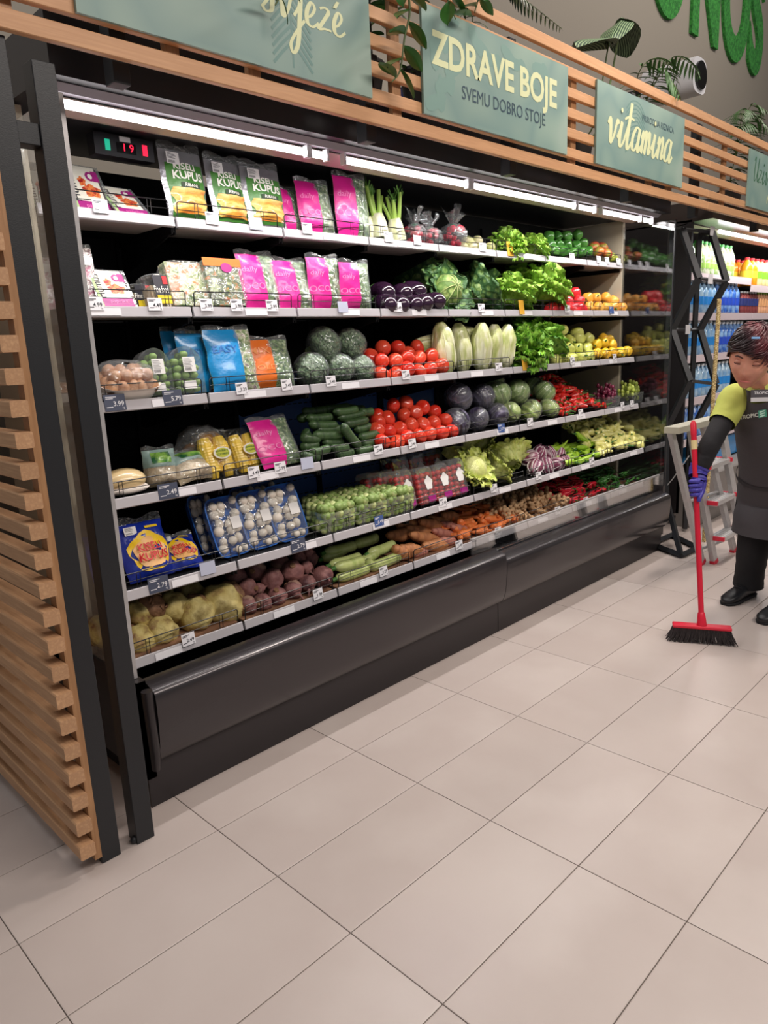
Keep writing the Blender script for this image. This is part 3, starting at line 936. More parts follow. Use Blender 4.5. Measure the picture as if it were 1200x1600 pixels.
# hummus tray
M_purple = mat('purple_print', (170, 40, 130), 0.4)
M_creamp = mat('cream_card', (240, 236, 220), 0.45)
M_green2 = mat('pale_green_print', (176, 206, 140), 0.5)
M_pepr = mat('pepper_picture', (220, 80, 40), 0.45, col2=[(240, 150, 80), (180, 30, 30)], scale=60, ramp=(.4, .6), coat=.3)
M_traybk = mat('dark_red_tray', (110, 40, 40), 0.35, coat=.5, col2=(60, 26, 28), scale=50)
M_edgef = film('tray_flange_plastic', base=0.25, crinkle=0.3, scale=20, edge=.6)
def hummus():
    w_, h_ = .135, .19
    t = thing('spread_tray', '', 'food tray')
    g = G()
    g.box(-w_ / 2 + .008, w_ / 2 - .008, 0.0, .028, .008, h_ - .008)
    g.obj('tray', M_traybk, t, 0)
    g = G().box(-w_ / 2, w_ / 2, -.0018, 0, 0, h_)
    g.obj('flange', M_edgef, t, 0)
    y = -.0022
    def card(name, m, x0, x1, z0, z1, yy=y):
        return G().box(x0, x1, yy - .0005, yy, z0, z1).obj(name, m, t, 0)
    card('printed_card', M_creamp, -w_ / 2 + .004, w_ / 2 - .018, .006, h_ - .006)
    card('green_strip', M_green2, -w_ / 2 + .004, -w_ / 2 + .014, .006, h_ - .006, y - .0006)
    card('purple_band', M_purple, -w_ / 2 + .014, w_ / 2 - .010, .006, .050, y - .0006)
    card('purple_corner', M_purple, w_ / 2 - .034, w_ / 2 - .012, h_ - .060, h_ - .020, y - .0006)
    fn = lambda u, v, s, o: (0, y - .0006 - o * .3, 0)
    ondisc(t, fn, w_, h_, w_ / 2 - .042, h_ - .042, .016, .018, M_purple, .002, 'round_mark')
    ondisc(t, fn, w_, h_, w_ / 2 - .042, h_ - .042, .008, .010, M_wprint, .005, 'round_mark')
    ondisc(t, fn, w_, h_, .014, .092, .030, .024, M_pepr, .002, 'food_picture', wob=.18)
    ondisc(t, fn, w_, h_, -.010, .125, .013, .018, M_pepr, .002, 'food_picture', wob=.2)
    v, f = text('Humus', .042, .004)
    G().add([(-.036 - yy, y - .002, .105 + xx) for xx, yy, zz in v], f).obj('lettering', M_ink, t, 0)
    v, f = text('paprika', .022, .004)
    G().add([(.005 + xx, y - .002, .026 + yy) for xx, yy, zz in v], f).obj('lettering', M_pinkt, t, 0)
    return t
hum = hummus()

# sealed sliced vegetable/meat packs with clear windows
M_slices = mat('pink_and_white_slices', (214, 196, 190), 0.35, col2=[(190, 60, 120), (240, 232, 228), (120, 50, 50)], scale=26, detail=3, ramp=(.36, .62), coat=.7, bump=.4)
def window_pack(w_=.12, h_=.23):
    t = thing('slice_pack', '', 'food pack')
    fn = pfn(w_, h_, .02, 12, .003)
    pouch(fn, back=True).obj('contents', M_slices, t, 180)
    pouch(fn, 0, 1, 0, 1, .003, back=False).obj('clear_film', M_bagfilm, t, 180)
    seal(fn, h_, .014).obj('top_seal', M_bagfilm, t, 180)
    pouch(fn, .12, .88, .70, .86, .0045).obj('paper_label', M_sticker, t, 180)
    return t
slp = window_pack()

# shallow clear tray with salad
def clear_tray(name, w_, h_, d_, mcont, lab=None, film_m=None):
    t = thing(name, '', 'salad tray')
    def rr(u, v, o=0):
        return u, v
    g = G()
    g.grid(lambda u, v: ((u - .5) * (w_ - .02), -.012 - .010 * math.sin(PI * u) * math.sin(PI * v) + .006 * noise.noise(Vector((u * 9, v * 9, 1))), .01 + v * (h_ - .02)), 12, 14)
    g.grid(lambda u, v: ((u - .5) * (w_ - .02), d_ * .8, .01 + v * (h_ - .02)), 2, 2, flip=True)
    g.box(-w_ / 2 + .01, w_ / 2 - .01, -.008, d_ * .8, .01, h_ - .01)
    g.obj('contents', mcont, t, 60)
    ring = G()
    n = 24
    pr = []
    for k in range(n):
        a = 2 * PI * k / n
        cx = math.copysign(abs(math.cos(a)) ** .35, math.cos(a)) * w_ / 2
        cz = math.copysign(abs(math.sin(a)) ** .35, math.sin(a)) * h_ / 2 + h_ / 2
        pr.append((cx, cz))
    vs = [(x, -.004, z) for x, z in pr] + [(x * .93, -.022, h_ / 2 + (z - h_ / 2) * .93) for x, z in pr] + [(x * .95, d_, h_ / 2 + (z - h_ / 2) * .95) for x, z in pr]
    fs = [(k, (k + 1) % n, n + (k + 1) % n, n + k) for k in range(n)] + [tuple(range(n, 2 * n))] + [(k, 2 * n + k, 2 * n + (k + 1) % n, (k + 1) % n) for k in range(n)] + [tuple(range(2 * n, 3 * n))[::-1]]
    ring.add(vs, fs).obj('lid', film_m or M_bagfilm, t, 40)
    return t
M_slaw = mat('mixed_slaw', (96, 130, 56), 0.5, col2=[(200, 206, 150), (236, 228, 200), (226, 130, 70)], scale=34, detail=5, ramp=(.36, .64), bump=.8, coat=.6)
slaw = clear_tray('salad_tray', .155, .19, .035, M_slaw)
def carrot_tray():
    t = clear_tray('carrot_mix_tray', .15, .19, .03, M_carmix)
    G().box(-.072, .072, -.0235, -.0225, .155, .186).obj('orange_band', M_orang, t, 0)
    ondisc(t, lambda u, v, s, o: (0, -.024 - o, 0), .15, .19, .012, .15, .022, .018, M_purple, .0, 'round_mark')
    return t
carm = carrot_tray()
# little clear tubs
def tub():
    t = thing('dip_tub', '', 'tub')
    c_ = G().box(-.040, .040, 0, .09, .004, .045)
    c_.obj('contents', mat('beige_spread', (196, 168, 130), .5, col2=(226, 206, 176), scale=40), t, 0)
    g = G().lathe([(.052, 0), (.060, .055), (.064, .058), (.064, .064), (.05, .068)], 20)
    o = g.obj('tub_shell', M_box, t)
    o.location = (0, .045, 0)
    o2 = G().box(-.034, .034, -.0205, -.0195, .012, .062).obj('black_label', mat('black_label_card', (30, 30, 44), .4), t, 0)
    G().box(-.030, .034, -.0225, -.0207, .006, .022).obj('yellow_strip', mat('yellow_print', (236, 208, 30), .5), t, 0)
    G().box(.008, .030, -.0225, -.0207, .044, .060).obj('red_square', mat('red_print', (200, 30, 40), .5), t, 0)
    v, f = text('Fine food', .018, .005)
    G().add([(-.006 + x, -.0225, .028 + y) for x, y, z in v], f).obj('lettering', M_wprint, t, 0)
    return t
tubp = tub()

# corn pack
M_corn = mat('corn_kernels', (226, 150, 10), 0.35, col2=[(250, 196, 30), (255, 214, 70)], scale=1.0, ramp=(0.0, .5), kind='voronoi', coat=.5)
def corn_pack():
    t = thing('corn_pack', '', 'corn pack')
    for sx in (-1, 1):
        def kern(p):
            return 1
        nu, nv = 28, 34
        g = G()
        def fn(u, v):
            a = 2 * PI * u
            r0 = .0235 * (math.sin(PI * min(1, .06 + .94 * v) * .5 + PI * .0) ** .3 if v < .15 else 1) * (1 - max(0, v - .8) * 1.6)
            b = 1 + .07 * (abs(math.sin(a * 7)) - .5) + .035 * (abs(math.sin(v * 46)) - .5)
            return (r0 * b * math.cos(a), r0 * b * math.sin(a), v * .20)
        g.grid(fn, nu * 2, nv * 2, wrap=True)
        g.v.append((0, 0, .002)); g.v.append((0, 0, .2))
        o = g.obj('corn_cob', M_corn, t, 60)
        o.location = (sx * .0245, .022, .004)
    fn = pfn(.115, .24, .062, 5, .004)
    fl = pouch(fn, back=True).obj('clear_film', film('thin_corn_film', base=.04, crinkle=.8, scale=24, rough=.12, edge=.3, milk=.1), t, 180)
    fl.location = (0, .022, 0)
    ondisc(t, lambda u, v, s, o: (0, -.012 - o, 0), 1, 1, .004, .115, .030, .030, M_creamp, .0, 'paper_label')
    ondisc(t, lambda u, v, s, o: (0, -.013 - o, 0), 1, 1, .004, .115, .023, .023, mat('lime_print', (200, 204, 60), .5), .0, 'round_mark')
    v, f = text('SWEET', .014, .01)
    G().add([(.004 + x, -.0142, .120 + y) for x, y, z in v], f).add([(.004 + x, -.0142, .104 + y) for x, y, z in text('CORN', .014, .01)[0]], text('CORN', .014, .01)[1]).obj('lettering', mat('leaf_green_print', (60, 110, 40), .5), t, 0)
    return t
corn = corn_pack()

# ------------------------------------------------------------------ placement
def fit(r, pxl, pxr, pyt, dy):
    y = YF[r] + dy
    base = ZT[r]
    xm = at((pxl + pxr) / 2, pyt, 1, y)
    h_ = xm.z - base
    q = CM.transposed() @ (Vector((xm.x, y, base)) - O)
    pyb = 800 - F * q.y / -q.z
    pm = (pyt + pyb) / 2
    x0, x1 = at(pxl, pm, 1, y).x, at(pxr, pm, 1, y).x
    return (x0 + x1) / 2, x1 - x0, h_, y
def setpack(proto, r, pxl, pxr, pyt, dy, label, w0, h0, lean=12, rz=0, group=None, name=None, tilt=0):
    xc, w_, h_, y = fit(r, pxl, pxr, pyt, dy)
    k = 1 / max(.3, math.cos(math.radians(lean)))
    o = put(proto, (xc, y, ZT[r] + .003), (math.radians(-lean), math.radians(tilt), math.radians(rz)), (w_ / w0, (w_ / w0 + 1) / 2, h_ * k / h0), label, group)
    return o
S = setpack
W1 = 'on the top shelf'; W2 = 'on the second shelf'; W3 = 'on the third shelf'; W4 = 'on the fourth shelf'; W5 = 'on the fifth shelf'
S(hum, 0, 116, 178, 252, .10, 'larger upright tray of red pepper spread beside the post ' + W1, .135, .19, 28, 4)
S(hum, 0, 182, 240, 284, .07, 'lower flat tray of red pepper spread under the thermostat', .135, .19, 48, 4)
S(hum, 0, 52, 92, 262, .22, 'tray of red pepper spread seen between the black posts ' + W1, .135, .19, 22, 0)
S(kraut, 0, 258, 325, 236, .07, 'green sauerkraut bag nearest the thermostat on the top shelf', .18, .26, 8, 2)
S(kraut, 0, 330, 388, 252, .065, 'green sauerkraut bag in the middle of the three', .18, .26, 9, 4)
S(kraut, 0, 386, 446, 262, .05, 'green sauerkraut bag leaning on the pink salad bag', .18, .26, 10, 0)
S(pink, 0, 436, 476, 296, .09, 'pink salad bag half hidden behind the green sauerkraut bag', .17, .25, 12, 6)
S(pink, 0, 470, 522, 285, .06, 'pink salad bag in the middle of three on the top shelf', .17, .25, 10, 0)
S(pink, 0, 526, 576, 278, .05, 'tallest pink salad bag beside the fennel on the top shelf', .17, .25, 5, 0)
S(slp, 1, 104, 156, 386, .09, 'tall clear pack of pink slices beside the black post, second shelf', .12, .23, 12, 0)
S(slp, 1, 66, 112, 402, .19, 'leaning clear pack of pink slices seen between the black posts', .12, .23, 14, 0)
S(hum, 1, 154, 214, 420, .055, 'tray of red pepper spread ' + W2 + ' above the mushrooms', .135, .19, 30, 3)
put(tubp, (at(222, 445, 1, YF[1] + .13).x, YF[1] + .13, ZT[1] + .002), (math.radians(-10), 0, 0), (.95, .9, 1.35), 'clear dip tub with black label standing behind the other tub')
S(tubp, 1, 232, 274, 428, .045, 'clear dip tub with yellow strip at the front of the second shelf', .128, .068, 14, 0)
S(slaw, 1, 262, 332, 408, .07, 'clear tray of mixed slaw salad beside the dip tubs', .155, .19, 16, 2)
S(carm, 1, 322, 384, 405, .06, 'clear tray of shredded carrot mix with an orange band', .15, .19, 14, 2)
S(pink, 1, 380, 440, 398, .065, 'pink salad bag next to the carrot mix on the second shelf', .17, .25, 13, 3)
S(pink, 1, 434, 490, 408, .06, 'second pink salad bag after the carrot mix, second shelf', .17, .25, 15, 0)
S(pink, 1, 484, 534, 404, .06, 'third pink salad bag after the carrot mix, second shelf', .17, .25, 6, 0)
S(pink, 1, 532, 578, 412, .05, 'pink salad bag beside the aubergines on the second shelf', .17, .25, 3, 0)
S(blue, 2, 262, 318, 518, .17, 'blue salad bag at the back, mostly hidden behind two others', .20, .27, 9, 0)
S(blue, 2, 285, 345, 522, .11, 'blue salad bag in the middle of the three', .20, .27, 10, 0)
S(blue, 2, 330, 402, 516, .055, 'blue salad bag at the front of the three with radicchio showing', .20, .27, 12, 0)
S(oran, 2, 392, 458, 532, .08, 'orange salad bag beside the wrapped broccoli', .17, .25, 12, 0)
S(corn, 3, 322, 378, 672, .055, 'pack of two corn cobs nearer the peeled vegetable bags', .115, .24, 20, 5)
S(corn, 3, 370, 420, 668, .075, 'pack of two corn cobs beside the pink salad bag', .115, .24, 20, 5)
S(pink, 3, 405, 474, 658, .07, 'pink salad bag beside the cucumbers on the fourth shelf', .17, .25, 24, 8)

# blue and yellow sauerkraut bags
M_kblue = mat('royal_blue_bag', (26, 50, 160), 0.28, coat=.6, bump=.5, bscale=24)
M_kyel = mat('bright_yellow_print', (250, 206, 20), 0.4, bump=.3, bscale=24)
M_kcream = mat('peach_print', (244, 190, 120), 0.4)
M_kred = mat('red_letter_print', (214, 40, 50), 0.4)
def kbag():
    w_, h_, d_ = .24, .25, .09
    t = thing('sauerkraut_bag', '', 'vegetable bag')
    fn = pfn(w_, h_, d_, 21, .012)
    pouch(fn, back=True, nu=14, nv=16).obj('pouch', M_kblue, t, 180)
    ondisc(t, fn, w_, h_, .005, .115, .100, .088, M_kyel, .003, 'yellow_label', wob=.07)
    ondisc(t, fn, w_, h_, .005, .110, .080, .066, M_kcream, .0045, 'food_picture', wob=.06)
    drape(t, fn, w_, h_, 'KISELI', .046, .002, .118, M_kred, .025, off=.014)
    drape(t, fn, w_, h_, 'KUPUS', .048, .006, .075, M_kred, .025, off=.014)
    seal(fn, h_, .03).obj('top_seal', M_bagfilm, t, 180)
    barcode(t, fn, w_, h_, -.06, .215, .06, .035)
    pouch(fn, .55, .85, .86, .90, .004).obj('yellow_strip', M_kyel, t, 180)
    return t
kb = kbag()
S(kb, 4, 196, 272, 822, .07, 'upright blue and yellow sauerkraut bag beside the black post, fifth shelf', .24, .25, 22, 0)
S(kb, 4, 262, 318, 850, .06, 'slumped blue and yellow sauerkraut bag beside the mushrooms', .24, .25, 50, -10)
S(kb, 4, 140, 190, 838, .20, 'blue sauerkraut bag seen through the side glass', .24, .25, 15, 0)

# bags with peeled roots / celery
M_pale = mat('peeled_root_pieces', (206, 180, 140), 0.45, col2=[(226, 204, 168), (180, 150, 112)], scale=18, ramp=(.35, .65), coat=.6, bump=.5)
M_gbag = mat('green_bag_print', (60, 140, 70), 0.35, col2=[(150, 200, 90), (40, 100, 60)], scale=16, ramp=(.35, .6), coat=.5)
M_teal = mat('pale_teal_bag', (150, 178, 172), 0.35, coat=.5, bump=.3, bscale=20)
def rootbag():
    w_, h_, d_ = .20, .17, .11
    t = thing('root_vegetable_bag', '', 'vegetable bag')
    fn = pfn(w_, h_, d_, 33, .014)
    pouch(fn, back=True).obj('contents', M_pale, t, 180)
    pouch(fn, 0, 1, .52, 1, .003).obj('printed_top', M_teal, t, 180)
    pouch(fn, .22, .80, .62, .92, .0048).obj('lettuce_print', M_gbag, t, 180)
    pouch(fn, 0, 1, 0, .55, .003).obj('clear_film', M_bagfilm, t, 180)
    seal(fn, h_, .02).obj('top_seal', M_bagfilm, t, 180)
    return t
rb = rootbag()
S(rb, 3, 228, 275, 705, .09, 'upright printed bag of peeled roots with green lettuce picture', .20, .17, 12, -15)
S(rb, 3, 275, 340, 712, .06, 'slumped printed bag of peeled roots beside the corn', .20, .17, 42, 12)
# brown fruit bag behind
def lump_bag(name, label, cat, m, w_, h_, d_, seed, fm=None):
    t = thing(name, label, cat)
    def bl(p):
        return 1 + .22 * noise.noise(p * 2.6 + Vector((seed, 0, 0)))
    for k in range(7):
        a = k * 2.4
        c = (w_ * .30 * math.cos(a) * (k / 7) ** .5, d_ * .25 * math.sin(a), h_ * (.22 + .5 * (k % 3) / 2.5))
        G().sphere(c, (w_ * .2, d_ * .26, h_ * .2), 12, 8, lambda p: 1 + .08 * noise.noise(p * 2 + Vector((k, 0, 0)))).obj('fruit', m, t, 180)
    g = G().sphere((0, 0, h_ * .45), (w_ * .52, d_ * .5, h_ * .48), 22, 16, lambda p: 1 + .16 * noise.noise(p * 3.2 + Vector((seed, 1, 0))) + (0.25 * max(0, p.z - .6)))
    g.obj('clear_film', fm or M_bagfilm, t, 180)
    return t
M_brown = mat('golden_brown_skin', (170, 120, 50), .45, col2=(126, 84, 40), scale=12)
o = lump_bag('fruit_bag', 'clear bag of golden brown roots behind the corn packs', 'vegetable bag', M_brown, .20, .17, .14, 3)
p = at(312, 690, 1, YF[3] + .20); o.location = (p.x, p.y, ZT[3] + .003); o.scale = (1, 1, 1.15)
# radish bags (top shelf)
M_rad = mat('radish_skin', (206, 44, 70), .35, coat=.3)
def radish_bag(seed):
    t = thing('radish_bag', '', 'vegetable bag')
    for k in range(12):
        a = k * 2.4
        G().sphere((.055 * math.cos(a) * (k / 12) ** .5, .04 * math.sin(a) * (k / 12) ** .5, .025 + .03 * (k % 3)), (.016, .016, .016), 10, 7).obj('radish', M_rad, t, 180)
    G().sphere((0, 0, .055), (.078, .06, .055), 26, 18, lambda p: 1 + .20 * noise.noise(p * 4 + Vector((seed, 1, 0)))).obj('clear_film', M_bagfilm, t, 180)
    # gathered ruffle
    g = G()
    g.grid(lambda u, v: ((.010 + .045 * v) * math.cos(2 * PI * u) * (1 + .35 * v * math.sin(14 * PI * u)), (.010 + .030 * v) * math.sin(2 * PI * u) * (1 + .35 * v * math.cos(12 * PI * u)), .100 + .065 * v * (1 + .35 * math.sin(6 * PI * u + seed))), 48, 4, wrap=True)
    g.obj('gathered_top', M_bagfilm, t, 180)
    G().tube([(.014 * math.cos(a * PI / 5), .014 * math.sin(a * PI / 5), .104) for a in range(11)], .004, 6).obj('green_tie', mat('green_tie', (20, 110, 60), .5), t)
    return t
rbp = radish_bag(2)
for px, dy, lab, sc_ in ((648, .075, 'clear tied bag of radishes next to the fennel', .95), (672, .05, 'clear tied bag of radishes in the middle of three', .85), (708, .06, 'largest clear tied bag of radishes with a flared ruffle', 1.12)):
    p = at(px, 375, 1, YF[0] + dy + .02)
    put(rbp, (p.x, p.y, ZT[0] + .002), (0, 0, px), sc_, lab)

# white tray of small roots with film
def nugget_tray():
    t = thing('mushroom_tray', '', 'food tray')
    g = G()
    n = 28
    def ring(f, z):
        return [(f * .105 * math.copysign(abs(math.cos(2 * PI * k / n)) ** .6, math.cos(2 * PI * k / n)), f * .075 * math.copysign(abs(math.sin(2 * PI * k / n)) ** .6, math.sin(2 * PI * k / n)), z) for k in range(n)]
    vs = ring(.82, 0) + ring(1.0, .035) + ring(1.04, .036) + ring(.97, .034) + ring(.8, .006)
    fs = [tuple(range(n))[::-1]]
    for j in range(4):
        fs += [(j * n + k, j * n + (k + 1) % n, (j + 1) * n + (k + 1) % n, (j + 1) * n + k) for k in range(n)]
    fs.append(tuple(4 * n + k for k in range(n)))
    g.add(vs, fs).obj('tray', mat('white_foam', (232, 222, 212), .7), t, 40)
    R = random.Random(5)
    mm = mat('brown_button_mushroom', (206, 156, 116), .5, col2=(180, 124, 86), scale=14, coat=.4)
    nm = G().sphere((0, 0, 0), (.024, .022, .020), 14, 9, lambda p: 1 + .05 * noise.noise(p * 2)).mesh('mushroom', mm, 180)
    for k, (a, b, c) in enumerate([(x, y, 0) for x in (-.07, -.035, 0, .035, .07) for y in (-.042, 0, .042)] + [(x, y, 1) for x in (-.05, -.012, .03, .058) for y in (-.02, .022)]):
        o = mobj('mushroom', nm, t)
        o.location = (a + R.uniform(-.005, .005), b + R.uniform(-.004, .004), .030 + .024 * c)
        o.rotation_euler = (R.uniform(-.4, .4), R.uniform(-.4, .4), R.uniform(0, 6))
    G().grid(lambda u, v: (math.cos(2 * PI * u) * .105 * (1 - v ** 3 * .9), math.sin(2 * PI * u) * .076 * (1 - v ** 3 * .9), .034 + .050 * math.sin(v * PI / 2) + .004 * noise.noise(Vector((u * 9, v * 5, 0)))), 30, 8, wrap=True).obj('clear_film', M_film, t, 180)
    return t
nt_ = nugget_tray()
p = at(192, 590, 1, YF[2] + .085)
put(nt_, (p.x, p.y, ZT[2] + .026), (math.radians(22), 0, 0), (1.0, 1.05, 1.25), 'white tray of brown button mushrooms beside the black post')
p = at(104, 610, 1, YF[2] + .30)
put(nt_, (p.x, p.y, ZT[2] + .002), (0, 0, 0), .9, 'white tray of brown mushrooms seen through the side glass')
# pale wrapped root on tray (fourth shelf)
t = thing('wrapped_root_tray', 'pale peeled root wrapped in film on a white tray, fourth shelf', 'food tray')
G().sphere((0, 0, .045), (.075, .055, .042), 20, 12).obj('root', mat('pale_ochre_root', (222, 194, 142), .35, coat=.7), t, 180)
G().sphere((0, 0, .018), (.085, .062, .018), 20, 6).obj('tray', MATS['white_foam'], t, 180)
p = at(194, 755, 1, YF[3] + .075); t.location = (p.x, p.y, ZT[3] + .003)

# domed punnets with green fruit
M_lime = mat('green_fruit_skin', (120, 160, 70), .4, col2=(150, 184, 96), scale=20, coat=.4)
def dome():
    t = thing('fruit_punnet', '', 'punnet')
    sm_ = G().sphere((0, 0, 0), .0165, 12, 8).mesh('green_fruit', M_lime, 180)
    for j in range(6):
        for i in range(3):
            for q in (0, 1):
                if j == 5 and i != 1: continue
                o = mobj('green_fruit', sm_, t)
                o.location = (-.034 + .034 * i + (.004 if j % 2 else -.004), -.018 + .034 * q, .022 + .031 * j)
    g = G()
    n = 26
    out = []
    for k in range(n):
        a = PI * k / (n - 1)
        out.append((.060 * math.cos(a), .125 + .085 * math.sin(a)))
    out = [(.057, 0)] + out + [(-.057, 0)]
    m_ = len(out)
    vs = [(x, -.040, z) for x, z in out] + [(x, .040, z) for x, z in out]
    fs = [(k, (k + 1) % m_, m_ + (k + 1) % m_, m_ + k) for k in range(m_)] + [tuple(range(m_))[::-1], tuple(range(m_, 2 * m_))]
    g.add(vs, fs).obj('punnet_shell', M_box, t, 40)
    fn = lambda u, v, s, o: (0, -.0405 - o, 0)
    barcode(t, fn, .12, .2, .006, .128, .048, .066, off=.0005, rows=6)
    G().box(-.03, .02, -.0435, -.0425, .02, .055).obj('paper_label', M_sticker, t, 0)
    return t
dm = dome()
S(dm, 2, 218, 264, 548, .06, 'domed clear punnet of green fruit nearer the white mushroom tray', .12, .21, 10, 0)
S(dm, 2, 265, 312, 545, .06, 'domed clear punnet of green fruit beside the blue salad bags', .12, .21, 10, 0)

# blue mushroom trays
M_btray = mat('blue_plastic_tray', (40, 110, 206), .35, coat=.3)
M_mush = mat('white_mushroom_cap', (240, 232, 220), .55, col2=(226, 212, 196), scale=12)
def mtray(seed=1):
    t = thing('mushroom_punnet', '', 'punnet')
    W, H, D = .13, .20, .035
    g = G()
    n = 24
    def ring(f, y):
        return [(f * W / 2 * math.copysign(abs(math.cos(2 * PI * k / n)) ** .4, math.cos(2 * PI * k / n)), y, H / 2 + (H / 2 - (1 - f) * W / 2) * math.copysign(abs(math.sin(2 * PI * k / n)) ** .4, math.sin(2 * PI * k / n))) for k in range(n)]
    vs = ring(.86, D) + ring(1.0, 0) + ring(1.03, 0) + ring(1.03, -.003) + ring(.96, -.003) + ring(.84, D - .006)
    fs = [tuple(range(n))]
    for j in range(5):
        fs += [(j * n + k, (j + 1) * n + k, (j + 1) * n + (k + 1) % n, j * n + (k + 1) % n) for k in range(n)]
    fs.append(tuple(5 * n + k for k in range(n))[::-1])
    fixn(g.add(vs, fs).obj('tray', M_btray, t, 40))
    R = random.Random(seed)
    cm = G().sphere((0, 0, 0), (.0168, .0168, .0135), 14, 9, lambda p: 1 - .12 * max(0, -p.z)).tube([(0, 0, -.008), (0, 0, -.022)], [.008, .007], 8).mesh('mushroom', M_mush, 60)
    for j in range(6):
        for i in range(3):
            o = mobj('mushroom', cm, t)
            o.location = (-.036 + .036 * i + R.uniform(-.010, .010), -.004 + R.uniform(-.008, .006), .025 + .030 * j + R.uniform(-.009, .009))
            o.rotation_euler = (R.uniform(.6, 2.0), R.uniform(-.7, .7), R.uniform(-1, 1))
            s_ = R.uniform(.85, 1.15)
            o.scale = (s_,) * 3
    G().grid(lambda u, v: ((u - .5) * W * .97, -.004 - .020 * (math.sin(PI * u) * math.sin(PI * v)) ** .4 + .002 * noise.noise(Vector((u * 12, v * 12, 3))), .003 + v * (H - .006)), 12, 14).obj('clear_film', M_film, t, 180)
    G().box(.0, .038, -.0275, -.0265, .085, .125).obj('paper_label', M_sticker, t, 0)
    return t
mt = mtray()
for pxl, pxr, pyt, dy, lab in ((338, 394, 782, .075, 'blue punnet of white mushrooms nearest the sauerkraut bags'), (386, 440, 772, .075, 'blue punnet of white mushrooms in the middle of the front three'), (430, 484, 762, .075, 'blue punnet of white mushrooms nearest the sprouts'), (312, 352, 778, .17, 'blue punnet of mushrooms standing at the back by the sauerkraut'), (376, 420, 765, .19, 'blue punnet of mushrooms hidden behind the front three'), (412, 452, 757, .19, 'blue punnet of mushrooms at the back near the sprouts')):
    S(mt, 4, pxl, pxr, pyt, dy, lab, .134, .20, 22, 3)

# open clear boxes of sprouts and tall cherry tomato boxes
M_spr = mat('brussels_sprout', (176, 190, 112), .55, col2=[(206, 214, 150), (132, 158, 84)], scale=30, kind='voronoi', ramp=(.1, .6), bump=.5, bscale=40)
spm = G().sphere((0, 0, 0), .0175, 12, 8, lambda p: 1 + .06 * math.sin(p.x * 7) * math.cos(p.z * 6)).mesh('sprout', M_spr, 180)
def sprouts(seed):
    t = thing('sprout_box', '', 'punnet')
    R = random.Random(seed)
    W, D, H = .17, .13, .09
    for k in range(5):
        for j in range(4):
            for h_ in range(4):
                if h_ < 2 and 0 < k < 4 and j > 0: continue
                if h_ < 3 and 0 < k < 4 and 0 < j < 3: continue
                o = mobj('sprout', spm, t)
                o.location = (-.068 + .034 * k + R.uniform(-.005, .005), -.048 + .031 * j + R.uniform(-.005, .005), .018 + .029 * h_ + R.uniform(-.004, .006))
                o.rotation_euler = (R.uniform(0, 6), R.uniform(0, 6), 0)
                o.scale = (R.uniform(.9, 1.2),) * 3
    g = G()
    a, b = .9, 1.0
    vs = [(x * W / 2 * a, y * D / 2 * a, 0) for x, y in ((-1, -1), (1, -1), (1, 1), (-1, 1))] + [(x * W / 2 * b, y * D / 2 * b, H) for x, y in ((-1, -1), (1, -1), (1, 1), (-1, 1))]
    g.add(vs, [(0, 3, 2, 1)] + [(i, (i + 1) % 4, 4 + (i + 1) % 4, 4 + i) for i in range(4)]).obj('box_shell', M_box, t, 0)
    return t
sp = sprouts(3)
for px, dy, lab in ((516, .085, 'open clear box of sprouts beside the mushroom punnets'), (568, .085, 'open clear box of sprouts in the middle of three'), (612, .085, 'open clear box of sprouts beside the cherry tomatoes')):
    p = at(px, 825, 1, YF[4] + dy)
    put(sp, (p.x, p.y, ZT[4] + .006), (math.radians(4), 0, 0), (1.06, 1.05, 1.0), lab)
    p = at(px - 42, 790, 1, YF[4] + dy + .15)
for px, lab in ((500, 'sprout box at the back row behind the first front box'), (548, 'sprout box at the back row behind the middle box'), (590, 'sprout box at the back row beside the cherry tomatoes')):
    p = at(px, 790, 1, YF[4] + .24)
    put(sp, (p.x, p.y - .015, ZT[4] + .004), (math.radians(4), 0, 0), (1.0, 1.0, .95), lab)
M_cher = mat('cherry_tomato', (206, 36, 40), .22, coat=.5)
chm = G().sphere((0, 0, 0), .0135, 12, 8).mesh('cherry_tomato', M_cher, 180)
def cherry():
    t = thing('cherry_tomato_box', '', 'punnet')
    for j in range(6):
        for i in range(3):
            for q in (0, 1):
                o = mobj('cherry_tomato', chm, t)
                o.location = (-.028 + .028 * i + RND.uniform(-.002, .002), -.014 + .028 * q, .016 + .026 * j + RND.uniform(-.002, .002))
    g = G()
    W, D, H = .092, .065, .19
    rd = .02
    def outl(f):
        pts = []
        for (cx, cz), a0 in (((W / 2 - rd, rd), -PI / 2), ((W / 2 - rd, H - rd), 0), ((-W / 2 + rd, H - rd), PI / 2), ((-W / 2 + rd, rd), PI)):
            for k in range(4):
                a = a0 + PI / 2 * k / 3
                pts.append(((cx + rd * math.cos(a)) * f, H / 2 + (cz + rd * math.sin(a) - H / 2) * f))
        return pts
    o1, o2 = outl(1.0), outl(.9)
    n = 16
    vs = [(x, D / 2, z) for x, z in o1] + [(x, -D / 2 + .01, z) for x, z in o1] + [(x, -D / 2, z) for x, z in o2]
    fs = [(k, (k + 1) % n, n + (k + 1) % n, n + k) for k in range(n)] + [(n + k, n + (k + 1) % n, 2 * n + (k + 1) % n, 2 * n + k) for k in range(n)] + [tuple(range(n))[::-1], tuple(range(2 * n, 3 * n))]
    fixn(g.add(vs, fs).obj('box_shell', M_box, t, 40))
    ondisc(t, lambda u, v, s, o: (0, -D / 2 - .001 - o, 0), 1, 1, .012, .105, .020, .034, M_sticker, 0, 'paper_label', wob=.12)
    G().box(-.005, .035, -D / 2 - .002, -D / 2 - .001, .012, .04).obj('purple_label', M_purple, t, 0)
    return t
ch = cherry()
